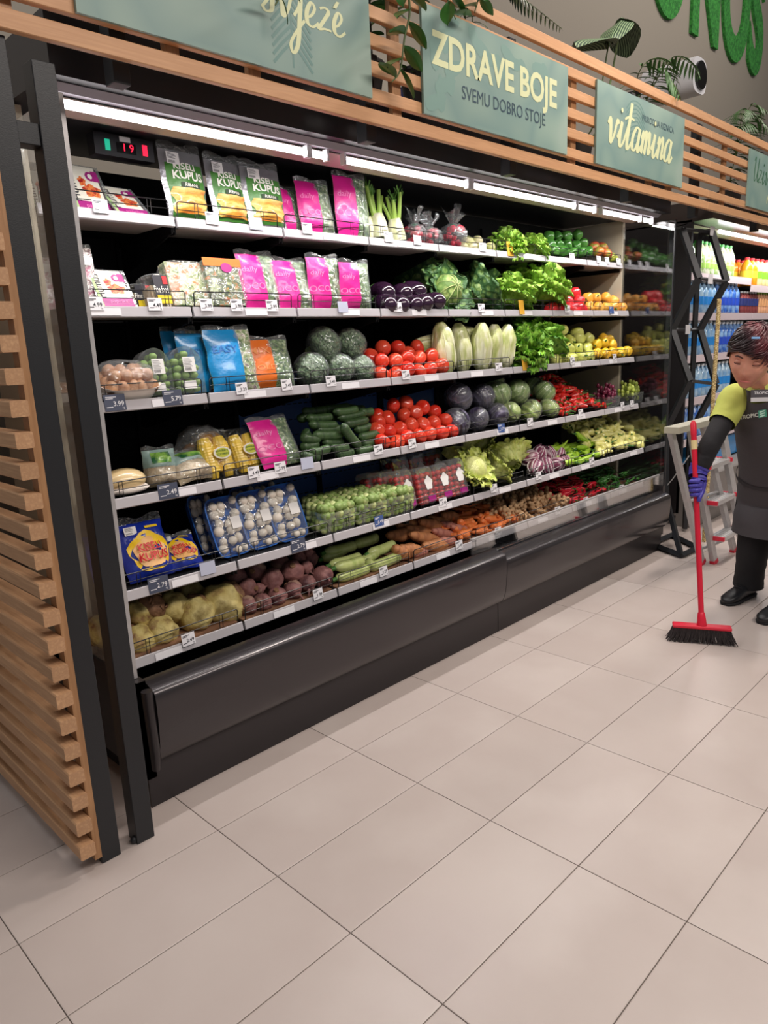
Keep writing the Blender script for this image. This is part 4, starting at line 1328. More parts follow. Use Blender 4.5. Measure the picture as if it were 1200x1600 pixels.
for px, pyt, dy, lab in ((632, 737, .06, 'first front cherry tomato box, beside the sprouts'), (663, 733, .06, 'second front cherry tomato box after the sprouts'), (688, 728, .06, 'third front cherry tomato box after the sprouts'), (712, 720, .06, 'front cherry tomato box beside the cauliflowers'), (606, 738, .14, 'back cherry tomato box above the sprouts, second row'), (586, 740, .20, 'back cherry tomato box deepest above the sprouts'), (628, 712, .24, 'back cherry tomato box, low stack behind the front four'), (654, 708, .24, 'back cherry tomato box in the middle behind the front four'), (680, 703, .24, 'back cherry tomato box near the cauliflowers')):
    S(ch, 4, px - 14, px + 14, pyt, dy, lab, .098, .19, 14, 0)
# grape boxes
def grapes(name, m, lab, px):
    t = thing('grape_box', lab, 'punnet')
    gm = G().sphere((0, 0, 0), (.011, .011, .012), 10, 7).mesh('grape', m, 180)
    R = random.Random(3)
    for k in range(70):
        a, b = R.uniform(-.07, .07), R.uniform(-.05, .05)
        hh = (.10 - abs(a) * .6) if k > 34 else R.uniform(.02, .08)
        o = mobj('grape', gm, t)
        o.location = (a, b, max(.02, hh * R.uniform(.8, 1.15)))
    G().add([(x * .08, y * .06, 0) for x, y in ((-1, -1), (1, -1), (1, 1), (-1, 1))] + [(x * .088, y * .066, .055) for x, y in ((-1, -1), (1, -1), (1, 1), (-1, 1))], [(0, 3, 2, 1)] + [(i, (i + 1) % 4, 4 + (i + 1) % 4, 4 + i) for i in range(4)]).obj('box_shell', M_box, t, 0)
    p = at(px, 622, 1, YF[3] + .09)
    t.location = (p.x, p.y, ZT[3] + .004)
    t.scale = (1.0, 1.0, 1.3)
grapes('red', mat('red_grape', (110, 30, 60), .3, coat=.3), 'clear box of dark red grapes beside the red peppers', 945)
grapes('green', mat('green_grape', (184, 200, 90), .3, coat=.3), 'clear box of green grapes beside the red grapes', 982)

# ================================================================== LOOSE VEGETABLES
RD = ['front', 'second', 'third', 'fourth', 'fifth', 'sixth']
def row(x0, y0, x1, y1, n):
    return [(x0 + (x1 - x0) * i / max(1, n - 1), y0 + (y1 - y0) * i / max(1, n - 1)) for i in range(n)]
def single(name, g_or_me, m, smooth=180):
    me = g_or_me.mesh(name, m, smooth) if isinstance(g_or_me, G) else g_or_me
    o = bpy.data.objects.new(name, me)
    COL.objects.link(o)
    return o
SHN = ['top', 'second', 'third', 'fourth', 'fifth', 'bottom']
def heap(protos, r, rows, dys, what, cat, group, rot=None, scale=(.93, 1.07), R=None, lift=0.0):
    """rows: lists of (px,py) centres per layer, front layer first; dys: distance of each layer behind the shelf edge"""
    R = R or random.Random(len(what))
    i = 0
    for li, pts in enumerate(rows):
        for k, pt in enumerate(sorted(pts)):
            p = at(pt[0], pt[1], 1, YF[r] + dys[li])
            pr = protos[i % len(protos)]
            i += 1
            s_ = R.uniform(*scale) * (pt[2] if len(pt) > 2 else 1)
            rt = rot(R) if rot else (R.uniform(-.4, .4), R.uniform(-.4, .4), R.uniform(0, 6.28))
            lab = '%s, %s shelf, %s layer, %s from the near end' % (what, SHN[r], RD[li], ORD[k])
            o = put(pr, (p.x, p.y, max(p.z, ZT[r] + .012) + lift), rt, s_, lab, group)
            o['category'] = cat
def blob(rx_, ry_, rz_, amp=.05, fr=2.0, seed=0, nu=20, nv=14, lob=0, la=0.0, taper=0.0):
    def fn(p):
        k = 1 + amp * noise.noise(p * fr + Vector((seed * 7.3, 0, 0)))
        if lob:
            a = math.atan2(p.y, p.x)
            k *= 1 + la * math.cos(lob * a) * (1 - abs(p.z) ** 2)
        q = p * k
        if taper:
            f = 1 + taper * p.z
            q = Vector((q.x * f, q.y * f, q.z))
        return q
    return G().sphere((0, 0, 0), (rx_, ry_, rz_), nu, nv, fn)

# tomatoes
M_tom = mat('tomato_skin', (226, 52, 36), .2, col2=(236, 84, 56), scale=9, coat=.35, rand=.08, sss=.05)
M_stem = mat('green_stem', (70, 120, 50), .6)
def tom_mesh():
    def fn(p):
        a = math.atan2(p.y, p.x)
        k = 1 + .02 * math.cos(5 * a) * max(0, p.z)
        z = p.z - .18 * max(0, p.z) ** 8
        return Vector((p.x * k, p.y * k, z))
    return G().sphere((0, 0, 0), (.036, .036, .031), 20, 14, fn)
tom = single('tomato', tom_mesh(), M_tom)
trot = lambda R: (R.uniform(.6, 2.2), R.uniform(-.7, .7), R.uniform(0, 6))
T3 = [[(596, 585), (617, 586), (636, 577), (655, 581), (672, 577), (690, 572)], [(595, 564), (617, 564), (635, 560), (654, 559), (674, 556)], [(579, 557), (598, 544), (621, 544), (637, 553), (652, 543)]]
heap([tom], 2, T3, [.052, .095, .14], 'ripe red tomato', 'tomato', 'tomatoes on the third shelf', trot, (1.03, 1.1))
T4 = [[(597, 690), (620, 692), (636, 684), (655, 682), (671, 679), (689, 677), (705, 674)], [(588, 672), (606, 675), (624, 670), (642, 665), (661, 664), (677, 661), (695, 657)],
      [(590, 660), (606, 654), (631, 650), (649, 645), (660, 637), (678, 644)], [(614, 634), (634, 630), (588, 650)]]
heap([tom], 3, T4, [.052, .098, .142, .185], 'ripe red tomato', 'tomato', 'tomatoes on the fourth shelf', trot, (1.03, 1.1))

# aubergines
M_aub = mat('aubergine_skin', (44, 22, 44), .16, coat=.6)
aub = single('aubergine', blob(.046, .046, .075, .03, 1.5, 1, taper=-.25), M_aub)
o_ = G().lathe([(.0, .078), (.008, .086), (.010, .066), (.030, .052), (.028, .046)], 10).obj('stalk', M_stem, aub)
heap([aub], 1, [[(600, 474), (620, 474), (641, 476), (658, 474), (675, 471)], [(596, 456), (625, 458), (645, 453)]], [.055, .12], 'glossy dark aubergine', 'aubergine', 'aubergines', lambda R: (-1.35 + R.uniform(-.2, .2), R.uniform(-.4, .4), R.uniform(-.5, .5)), (.92, 1.02))

# broccoli in cling film
M_broc = mat('broccoli_florets', (88, 118, 78), .6, col2=[(130, 156, 116), (66, 96, 62)], scale=60, kind='voronoi', ramp=(.05, .7), bump=1.0, bscale=90, coat=.25)
def broc():
    t = thing('broccoli', '', 'broccoli')
    R = random.Random(4)
    G().sphere((0, 0, 0), (.066, .062, .055), 24, 16, lambda p: 1 + .10 * noise.noise(p * 4)).obj('head', M_broc, t, 180)
    g = G()
    for k in range(34):
        z = 1 - 2 * (k + .5) / 34
        a = k * 2.39996
        rr = math.sqrt(max(0, 1 - z * z))
        if z < -.35: continue
        g.sphere((.056 * rr * math.cos(a), .052 * rr * math.sin(a), .046 * z), R.uniform(.014, .020), 10, 7)
    g.obj('floret_crown', M_broc, t, 180)
    G().tube([(0, 0, -.04), (0, 0, -.085)], [.022, .020], 12).obj('stalk', mat('pale_green_stalk', (150, 176, 110), .5), t)
    G().sphere((0, 0, -.005), (.077, .073, .068), 30, 20, lambda p: 1 + .05 * noise.noise(p * 4) + .03 * noise.noise(p * 9)).obj('cling_film', M_film, t, 180)
    return t
bro = broc()
heap([bro], 2, [[(487, 577, 1.02), (531, 575, .92), (566, 577, .92)], [(507, 538, 1.05), (548, 537, .98)]], [.10, .15], 'film wrapped broccoli head', 'broccoli', 'wrapped broccoli', lambda R: (R.uniform(1.0, 1.5), R.uniform(-.3, .3), R.uniform(-.4, .4)), (.98, 1.02))

# leaf builder: ruffled leaf standing in +z, base at origin, curling outward to -y
def leaf_g(w_, l_, curl, ruffle, nu=14, nv=14, seed=0, freq=3.0, cup=.2):
    def fn(u, v):
        s_ = (u - .5) * 2
        wd_ = w_ / 2 * max(.02, 1 - abs(2 * (.16 + .80 * v) - 1) ** 2.4) ** .6 * (.45 + .55 * min(1, v * 1.6))
        ang = curl * v
        z = l_ * (math.sin(ang) / curl if curl else v)
        y = -l_ * ((1 - math.cos(ang)) / curl if curl else 0)
        e = abs(s_) ** 2 * v
        rf = ruffle * (math.sin(freq * 2 * PI * v + seed) * e + .6 * math.sin(freq * 2.3 * PI * (u + v) + seed) * v ** 2)
        cu = cup * w_ * s_ * s_
        return (s_ * wd_ * (1 + .12 * math.sin(freq * 5 * v + seed)), y + rf + cu, z + rf * .5)
    return G().grid(fn, nu, nv)
def rosette(name, cat, specs, m, core=None):
    t = thing(name, '', cat)
    if core: core.obj('heart', m if not isinstance(m, tuple) else m[1], t, 180)
    mm = m if not isinstance(m, tuple) else m[0]
    for (n, w_, l_, curl, ruf, tilt, rad, fq, a0) in specs:
        me = leaf_g(w_, l_, curl, ruf, seed=a0, freq=fq).mesh('leaf', mm, 180)
        for k in range(n):
            o = mobj('leaf', me, t)
            a = a0 + 2 * PI * k / n
            o.location = (-rad * math.sin(a) * -1, -rad * math.cos(a), 0)
            o.rotation_euler = (tilt, 0, a)
            o.scale = (1 + .12 * math.sin(k * 3.3), 1, 1 + .1 * math.cos(k * 2.1 + a0))
    return t
M_let = mat('curly_lettuce_leaf', (132, 184, 54), .45, col2=[(170, 212, 84), (98, 154, 44)], scale=26, detail=4, ramp=(.35, .65), bump=.6, bscale=40, sss=.1)
M_let2 = mat('deep_lettuce_leaf', (98, 158, 44), .45, col2=[(146, 198, 70), (62, 120, 34)], scale=26, detail=4, ramp=(.35, .65), bump=.6, bscale=40, sss=.1)
def lettuce(m):
    return rosette('lettuce', 'lettuce', [(9, .105, .10, 1.3, .013, .75, .03, 3.0, 0.0), (10, .105, .12, 1.1, .014, .45, .03, 3.4, .35), (10, .10, .135, .9, .014, .22, .028, 3.7, .7), (9, .09, .145, .7, .014, .05, .024, 4.0, 1.1), (7, .08, .15, .4, .013, -.04, .015, 4.2, 1.5)], m)
lt1, lt2 = lettuce(M_let), lettuce(M_let2)
def setlet(pr, r, px, py, dy, lab, s_, rot=(.35, 0, 0)):
    p = at(px, py, 1, YF[r] + dy)
    o = put(pr, (p.x, p.y, p.z), rot, s_, lab)
    return o
# (px,py) is the base of the head
setlet(lt1, 0, 786, 398, .09, 'curly lettuce nearest the radishes on the top shelf', .93, (.5, -.2, .3))
setlet(lt1, 0, 828, 402, .08, 'curly lettuce beside the green bell peppers on the top shelf', .88, (.5, .2, 1.3))
setlet(lt1, 1, 796, 478, .10, 'curly lettuce beside the savoy cabbages, second shelf', 1.18, (.45, -.25, 2.3))
setlet(lt1, 1, 838, 470, .13, 'tallest curly lettuce beside the red bell peppers, second shelf', 1.45, (.45, .15, .8))
setlet(lt2, 2, 812, 562, .10, 'deep green curly lettuce beside the Chinese cabbages, third shelf', 1.30, (.55, -.3, .2))
setlet(lt2, 2, 846, 558, .10, 'deep green curly lettuce beside the pale peppers, third shelf', 1.35, (.55, .2, 1.9))
setlet(lt2, 2, 830, 540, .17, 'deep green curly lettuce on top at the back, third shelf', 1.3, (.4, 0, 3.9))
setlet(lt1, 1, 820, 450, .21, 'curly lettuce at the back between the two others, second shelf', 1.1, (.3, 0, 2.9))

# savoy cabbages
M_sav = mat('savoy_leaf', (92, 132, 66), .5, col2=[(128, 164, 88), (62, 104, 56)], scale=34, kind='voronoi', ramp=(.02, .5), bump=1.0, bscale=34)
M_savh = mat('savoy_heart', (150, 176, 96), .5, col2=[(176, 196, 116), (110, 146, 70)], scale=34, kind='voronoi', ramp=(.02, .5), bump=1.0, bscale=34)
def savoy():
    t = rosette('savoy_cabbage', 'cabbage', [(5, .15, .15, .9, .010, .62, .04, 3.2, 0.0), (6, .135, .145, 1.2, .010, .25, .05, 3.4, .6), (5, .12, .14, 1.6, .006, -.10, .055, 3.4, .3)], (M_sav, M_savh),
                core=G().sphere((0, 0, .065), (.075, .075, .068), 22, 14, lambda p: 1 + .05 * noise.noise(p * 3)))
    # raised veins
    g = G()
    for k in range(9):
        a = 2 * PI * k / 9
        g.tube([(.078 * math.sin(q) * math.cos(a + .2 * q), .078 * math.sin(q) * math.sin(a + .2 * q), .067 + .070 * math.cos(q)) for q in [.1 + .17 * j for j in range(9)]], [.0026 - .0002 * j for j in range(9)], 5)
    g.obj('leaf_veins', mat('pale_vein', (196, 206, 140), .5), t)
    return t
sv = savoy()
for px, py, dy, lab, s_, rt in ((692, 462, .12, 'large savoy cabbage beside the aubergines', 1.05, (1.25, -.35, 0)), (744, 465, .11, 'savoy cabbage in the middle of the second shelf', 1.0, (1.0, .3, 1.2)), (772, 470, .15, 'savoy cabbage beside the curly lettuce', .92, (.8, .4, 2.2)), (668, 448, .24, 'savoy cabbage at the back behind the largest one', 1.0, (.7, -.4, 2.9))):
    p = at(px, py, 1, YF[1] + dy)
    put(sv, (p.x, p.y + .03, p.z), rt, s_, lab)

# Chinese cabbages
M_chi = mat('chinese_cabbage_leaf', (184, 198, 116), .45, col2=[(214, 218, 156), (234, 234, 202)], scale=34, detail=4, kind='noise', stretch=(1, 1, .30), ramp=(.36, .62), bump=.7, bscale=36, coat=.35)
M_rib = mat('white_midrib', (230, 230, 196), .45, coat=.3)
def chinese():
    t = thing('chinese_cabbage', '', 'cabbage')
    def R_(z): return .050 * max(.12, 1 - abs(2 * (z * .93 + .05) - 1) ** 2.6) ** .55
    G().grid(lambda u, v: (R_(v) * (1 + .06 * math.sin(6 * PI * u + 2 * v)) * math.cos(2 * PI * u), R_(v) * (1 + .06 * math.sin(6 * PI * u + 2 * v)) * math.sin(2 * PI * u), v * .25), 24, 18, wrap=True).obj('heart', M_chi, t, 180)
    for k, a0 in enumerate((0, 1.9, 4.1, 5.4)):
        def fn(u, v, a0=a0, k=k):
            w2 = (.85 - .25 * v) * (u - .5) * 2
            rr = R_(v) + .004 + .004 * v + .002 * math.sin(9 * v + k) - .003 * abs(u - .5)
            return (rr * math.sin(a0 + w2), -rr * math.cos(a0 + w2), v * (.235 - .01 * k))
        G().grid(fn, 8, 14).obj('leaf', M_chi, t, 180)
        g = G().tube([((R_(v) + .006) * math.sin(a0), -(R_(v) + .006) * math.cos(a0), v * .225) for v in [j / 9 for j in range(1, 9)]], [.007 - .0007 * j for j in range(8)], 6, sq=.3)
        g.obj('midrib', M_rib, t, 180)
    return t
cc = chinese()
for px, py, dy, lab, s_, rt in ((698, 547, .075, 'Chinese cabbage beside the tomatoes at the front', 1.06, (-.12, -.03, .2)), (723, 547, .11, 'Chinese cabbage standing second from the tomatoes', 1.04, (-.1, .04, 1.2)), (752, 548, .08, 'Chinese cabbage standing in the middle of the row', 1.03, (-.12, -.02, 2.2)), (768, 550, .115, 'Chinese cabbage standing fourth from the tomatoes', 1.0, (-.1, .06, 3.4)), (787, 548, .08, 'Chinese cabbage standing beside the lettuces', .98, (-.1, .05, 4.5))):
    p = at(px, py, 1, YF[2] + dy)
    put(cc, (p.x, p.y, ZT[2] + .002), rt, (s_, s_, s_ * .93), lab)
for px, py, lab in ((712, 515, 'Chinese cabbage lying across the others at the back'), (668, 528, 'Chinese cabbage lying behind the tomatoes')):
    p = at(px, py + 6, 1, YF[2] + .20)
    put(cc, (p.x - .10, p.y, p.z - .02), (1.5, 0, 1.35), .9, lab)

# red and white cabbages wrapped in film
M_rcab = mat('red_cabbage_leaf', (70, 62, 88), .4, col2=[(96, 90, 118), (50, 42, 66)], scale=8, detail=5, kind='wave', ramp=(.2, .8), bump=.5, coat=.5)
M_wcab = mat('white_cabbage_leaf', (150, 178, 104), .4, col2=[(184, 204, 140), (128, 160, 84)], scale=7, detail=5, kind='wave', ramp=(.2, .8), bump=.4, coat=.5)
M_icab = mat('pale_cabbage_leaf', (184, 202, 118), .4, col2=[(206, 218, 150), (156, 184, 92)], scale=9, detail=5, kind='wave', ramp=(.2, .8), bump=.6, coat=.4)
def cabbage(name, m, vein, seed, flat=.92):
    t = thing(name, '', 'cabbage')
    G().sphere((0, 0, 0), (.062, .062, .062 * flat), 22, 14, lambda p: 1 + .04 * noise.noise(p * 2 + Vector((seed, 0, 0)))).obj('heart', m, t, 180)
    for k in range(5):
        a0 = k * 1.3 + seed
        def fn(u, v, a0=a0, k=k):
            th_ = -1.1 + 2.1 * v
            a = a0 + (u - .5) * 1.9 * math.cos(th_ * .8)
            rr = .0635 + .0012 * k + .005 * v ** 3 + .0015 * math.sin(7 * v + u * 5)
            return (rr * math.cos(th_) * math.cos(a), rr * math.cos(th_) * math.sin(a), rr * flat * math.sin(th_))
        G().grid(fn, 10, 10).obj('leaf', m, t, 180)
    g = G()
    for k in range(8):
        a = k * PI / 4 + seed
        g.tube([(.068 * math.cos(q) * math.cos(a), .068 * math.cos(q) * math.sin(a), .068 * flat * math.sin(q)) for q in [-.9 + .3 * j for j in range(8)]], [.0014, .0013, .0012, .0010, .0009, .0007, .0006, .0004], 5)
    g.obj('leaf_veins', vein, t, 180)
    G().sphere((0, 0, 0), (.071, .071, .069 * flat + .002), 26, 18, lambda p: 1 + .03 * noise.noise(p * 5 + Vector((seed, 2, 0)))).obj('cling_film', M_film, t, 180)
    return t
rc = cabbage('red_cabbage', M_rcab, mat('purple_vein', (120, 112, 146), .4), 1)
crot = lambda R: (R.uniform(-1.4, 1.4), R.uniform(-.8, .8), R.uniform(0, 6))
heap([rc], 3, [[(712, 660, 1.05), (745, 655, .95), (776, 648, .95)], [(716, 621, 1.10), (754, 620, 1.0)]], [.095, .15], 'film wrapped red cabbage', 'cabbage', 'red cabbages', crot, (.99, 1.02))
wc = cabbage('white_cabbage', M_wcab, mat('pale_vein', (196, 206, 140), .5), 2)
ic = cabbage('white_cabbage', M_icab, MATS['pale_vein'], 5, .8)
heap([ic], 3, [[(798, 644, .85), (828, 642, 1.0), (858, 638, .95)]], [.09], 'pale film wrapped cabbage', 'cabbage', 'pale cabbages', crot, (.99, 1.02))
heap([wc], 3, [[(779, 616, 1.05), (808, 613, 1.05), (850, 612, .98)], [(832, 604, 1.0), (772, 600, 1.0)]], [.15, .24], 'round film wrapped green cabbage', 'cabbage', 'green cabbages', crot, (.98, 1.02))

# leafy cauliflowers / radicchio on the fifth shelf
M_cau = mat('yellow_green_leaf', (190, 204, 92), .5, col2=[(214, 222, 140), (150, 178, 62)], scale=12, detail=4, ramp=(.35, .65), bump=.5, bscale=26, sss=.1)
M_cauh = mat('pale_heart_leaf', (206, 214, 128), .55, col2=[(224, 226, 160), (180, 196, 96)], scale=14, detail=5, ramp=(.35, .65), bump=.8, bscale=40)
cau = rosette('cauliflower', 'cauliflower', [(8, .07, .115, 1.0, .009, .40, .035, 3.2, 0.0), (8, .065, .115, 1.1, .010, .15, .045, 3.6, .4), (7, .055, .105, 1.2, .009, -.05, .045, 4.0, .2)], (M_cau, M_cauh), core=G().sphere((0, 0, .06), (.062, .062, .045), 22, 14, lambda p: 1 + .07 * noise.noise(p * 6)))
for px, py, dy, lab, s_, rt in ((735, 742, .10, 'leafy cauliflower beside the cherry tomato boxes', 1.08, (.9, -.1, 0)), (768, 742, .09, 'leafy cauliflower in the middle of the front row', .95, (1.0, .1, 1.0)), (805, 728, .12, 'large leafy cauliflower leaning towards the radicchio', 1.2, (.8, .5, 2.1)), (704, 715, .22, 'leafy cauliflower at the back above the cherry tomatoes', .95, (.7, 0, .6)), (731, 708, .24, 'leafy cauliflower in the middle of the back row', .95, (.7, 0, 2.6)), (762, 704, .25, 'leafy cauliflower at the back near the radicchio', .95, (.7, 0, 4.6))):
    p = at(px, py, 1, YF[4] + dy)
    put(cau, (p.x, p.y + .02, p.z), rt, s_, lab)
M_radi = mat('radicchio_leaf', (136, 60, 92), .45, col2=[(226, 206, 212), (110, 40, 76)], scale=8, detail=4, kind='wave', ramp=(.1, .9), bump=.4, coat=.3)
def radic():
    t = thing('radicchio', '', 'radicchio')
    G().sphere((0, 0, 0), (.040, .040, .052), 18, 12, lambda p: 1 + .06 * noise.noise(p * 3)).obj('heart', M_radi, t, 180)
    for k in range(5):
        def fn(u, v, k=k):
            th_ = -1.3 + 2.5 * v
            a = k * 1.257 + (u - .5) * 1.6 * math.cos(th_ * .85)
            rr = .0425 + .002 * k * .5 + .006 * v ** 3
            return (rr * math.cos(th_) * math.cos(a), rr * math.cos(th_) * math.sin(a), rr * 1.28 * math.sin(th_))
        G().grid(fn, 8, 10).obj('leaf', M_radi, t, 180)
    g = G()
    for k in range(7):
        a = k * .9
        g.tube([(.048 * math.cos(q) * math.cos(a), .048 * math.cos(q) * math.sin(a), .060 * math.sin(q)) for q in [-1.2 + .3 * j for j in range(8)]], [.0045 - .0005 * j for j in range(8)], 5)
    g.obj('white_ribs', mat('white_rib', (236, 226, 226), .45), t, 180)
    return t
ra = radic()
heap([ra], 4, [[(836, 731), (853, 729), (868, 727), (882, 722, .9)], [(842, 709), (857, 711), (872, 712), (828, 716)]], [.07, .13], 'small purple and white radicchio head', 'radicchio', 'radicchio heads', crot, (.9, 1.0))

# bell peppers of several colours
def pepper(name, m, l_=.042, r_=.036, lob=4):
    o = single(name, blob(r_, r_, l_, .03, 2, 3, 20, 14, lob, .09, -.10), m)
    G().tube([(0, 0, l_ * .82), (.003, 0, l_ * 1.05), (.008, 0, l_ * 1.25)], [.007, .0045, .005], 8).obj('stem', M_stem, o)
    return o
prot = lambda R: (R.uniform(.7, 2.2), R.uniform(-.9, .9), R.uniform(0, 6))
M_gp = mat('green_pepper_skin', (62, 124, 48), .2, col2=(92, 156, 66), scale=10, coat=.5)
heap([pepper('bell_pepper', M_gp)], 0, [[(866, 392), (880, 392), (895, 394), (908, 394), (919, 393)], [(858, 382), (872, 383), (886, 383), (900, 384)], [(857, 370), (871, 369), (886, 369), (902, 368), (910, 380)]], [.05, .09, .135], 'green bell pepper', 'pepper', 'green bell peppers on the top shelf', prot, (.86, .98))
M_rp = mat('red_pepper_skin', (214, 30, 44), .2, col2=(226, 54, 58), scale=8, coat=.5)
heap([pepper('bell_pepper', M_rp, .044, .037)], 1, [[(862, 484), (874, 484), (886, 484), (897, 484), (907, 484)], [(868, 471), (886, 471), (904, 472)], [(873, 457), (885, 456), (896, 459)]], [.045, .09, .13], 'red bell pepper', 'pepper', 'red bell peppers', prot, (.95, 1.1))
M_op = mat('orange_pepper_skin', (248, 166, 60), .25, col2=(250, 186, 84), scale=8, coat=.4)
heap([pepper('bell_pepper', M_op, .036, .037)], 1, [[(921, 480), (934, 481), (947, 481), (959, 480), (971, 481)], [(918, 466), (931, 466), (946, 466), (958, 471)]], [.045, .10], 'orange bell pepper', 'pepper', 'orange bell peppers', prot, (.95, 1.1))
M_lp = mat('pale_green_pepper_skin', (206, 212, 98), .25, col2=(222, 226, 130), scale=8, coat=.4)
heap([pepper('bell_pepper', M_lp, .044, .036)], 2, [[(868, 563), (881, 561), (894, 560), (907, 559), (921, 556)], [(873, 549), (888, 546), (902, 545), (917, 545)], [(874, 533), (890, 532), (905, 529), (919, 530)], [(877, 516), (901, 520)]], [.05, .09, .13, .16], 'pale green pepper', 'pepper', 'pale green peppers on the third shelf', prot, (.95, 1.1))
M_yp = mat('yellow_pepper_skin', (246, 206, 50), .25, col2=(250, 190, 50), scale=8, coat=.4)
heap([pepper('bell_pepper', M_yp, .038, .036)], 2, [[(933, 553), (945, 553), (957, 551), (969, 551), (979, 549)], [(932, 538), (943, 536), (955, 539)], [(943, 530), (951, 531)]], [.045, .095, .12], 'yellow bell pepper', 'pepper', 'yellow bell peppers', prot, (.95, 1.1))
M_koh = mat('pale_kohlrabi_skin', (186, 190, 120), .45, col2=(206, 196, 160), scale=14)
heap([single('kohlrabi', blob(.034, .034, .030, .05), M_koh)], 0, [[(722, 388), (736, 386), (750, 388), (765, 387)], [(730, 378), (745, 377)]], [.06, .12], 'small pale green kohlrabi', 'kohlrabi', 'kohlrabi beside the radish bags', None, (.9, 1.05))
mango = single('mango', blob(.040, .036, .050, .04), mat('mango_skin', (196, 70, 60), .3, col2=[(150, 160, 60), (214, 110, 60)], scale=5, ramp=(.4, .6), coat=.3))
heap([mango], 0, [[(934, 394), (948, 396)], [(941, 386), (928, 385)]], [.05, .10], 'red and green mango', 'mango', 'mangoes', prot, (.8, .9))
pear = single('green_pear', blob(.032, .032, .042, .03, taper=-.3), mat('pear_skin', (170, 190, 60), .35, col2=(190, 200, 80), scale=9))
heap([pear], 0, [[(957, 403), (967, 405)], [(958, 394)]], [.045, .09], 'yellow green pear', 'pear', 'pears at the far end of the top shelf', prot, (.85, .95))

# fennel
M_fen = mat('fennel_bulb', (222, 224, 176), .4, col2=(238, 236, 210), scale=8, kind='wave', stretch=(1, 1, .2), coat=.3)
M_fst = mat('fennel_stalk', (158, 190, 84), .45)
M_ffr = mat('fennel_fronds', (88, 140, 50), .6)
def fennel():
    t = thing('fennel', '', 'fennel')
    G().lathe([(.012, 0), (.034, .012), (.044, .045), (.038, .085), (.028, .115)], 20, lobes=3, lamp=.06).obj('bulb', M_fen, t, 180)
    for k in range(3):
        G().grid(lambda u, v, k=k: ((.0455 - .010 * v) * (.7 + .3 * math.sin(PI * min(1, v + .3))) * math.cos(k * 2.1 + (u - .5) * 2), (.046 - .010 * v) * (.7 + .3 * math.sin(PI * min(1, v + .3))) * math.sin(k * 2.1 + (u - .5) * 2), .012 + v * .10), 8, 8).obj('outer_leaf', M_fen, t, 180)
    for k, (dx, dy_, l_, r_) in enumerate(((-.030, 0, .13, .010), (-.005, .012, .10, .011), (.016, -.005, .12, .010), (.034, .006, .10, .009))):
        s_ = G().tube([(dx * .5, dy_ * .5, .095), (dx * .9, dy_, .14), (dx * 1.5, dy_, .10 + l_)], [r_ * 1.2, r_, r_ * .9], 8).obj('stalk', M_fst, t)
        if k < 2:
            g = G()
            R = random.Random(k)
            for j in range(26):
                a, b = R.uniform(0, 6.28), R.uniform(.3, 1)
                z0 = .13 + l_ * .4 + R.uniform(0, .04)
                g.tube([(dx * 1.2, dy_, z0), (dx * 1.2 + .025 * b * math.cos(a), dy_ + .02 * b * math.sin(a), z0 + .045 * b)], [.0016, .0022], 3)
            g.obj('fronds', M_ffr, t)
    return t
fe = fennel()
for px, py, dy, lab, s_, rt in ((578, 382, .10, 'fennel bulb partly behind the tall pink salad bag', .92, (-.1, -.12, .3)), (594, 384, .065, 'fennel bulb with the tallest feathery stalks', 1.03, (-.12, 0, 0)), (622, 387, .06, 'fennel bulb beside the radish bags', .93, (-.12, .1, 2.2))):
    p = at(px, py - 10, 1, YF[0] + dy)
    put(fe, (p.x, p.y, ZT[0] + .003), rt, s_, lab)

# sticks: cucumbers, courgettes, carrots, chillies, sweet potatoes
def stick_mesh(name, r_, m, prof=None, bend=0.0, n=14, seg=12, lobes=0, lamp=0, seed=0, amp=0.0):
    pts, rad = [], []
    for i in range(n + 1):
        t_ = i / n
        pts.append((t_ - .5, 0, bend * (4 * t_ * (1 - t_) - .67)))
        k = prof(t_) if prof else 1
        k *= 1 + amp * noise.noise(Vector((t_ * 5, seed, 0)))
        rad.append(max(.0004, r_ * k))
    g = G()
    # unit length along x, radius in real metres (scaled separately)
    g.tube(pts, rad, seg, lobes=lobes, lamp=lamp)
    return g.mesh(name, m, 60)
STK = {}
def stick(name, me, p0, p1, k, label, cat, group, stem=None, roll=0.0):
    d = p1 - p0
    L_ = d.length
    q = d.to_track_quat('X', 'Z')
    o = bpy.data.objects.new(name, me)
    COL.objects.link(o)
    o.rotation_mode = 'QUATERNION'
    from mathutils import Quaternion
    o.rotation_quaternion = q @ Quaternion((1, 0, 0), roll)
    o.location = (p0 + p1) / 2
    o.scale = (L_, k, k)
    tag(o, label, cat, group)
    if stem:
        s_ = mobj('stem', stem, o)
        s_.location = (.5, 0, 0)
        s_.scale = (1 / L_, 1, 1)
    return o
endp = lambda a, b=.12, e=.5: (lambda t: min(1, (t / a) ** e if t < a else 1, ((1 - t) / b) ** e if t > 1 - b else 1))
M_cuc = mat('cucumber_skin', (50, 76, 46), .42, col2=[(70, 98, 56), (38, 60, 38)], scale=6, detail=5, ramp=(.3, .7), bump=.25, bscale=40, rand=.15, coat=.15)
cucm = stick_mesh('cucumber', .021, M_cuc, endp(.12, .14), .006, lobes=6, lamp=.03)
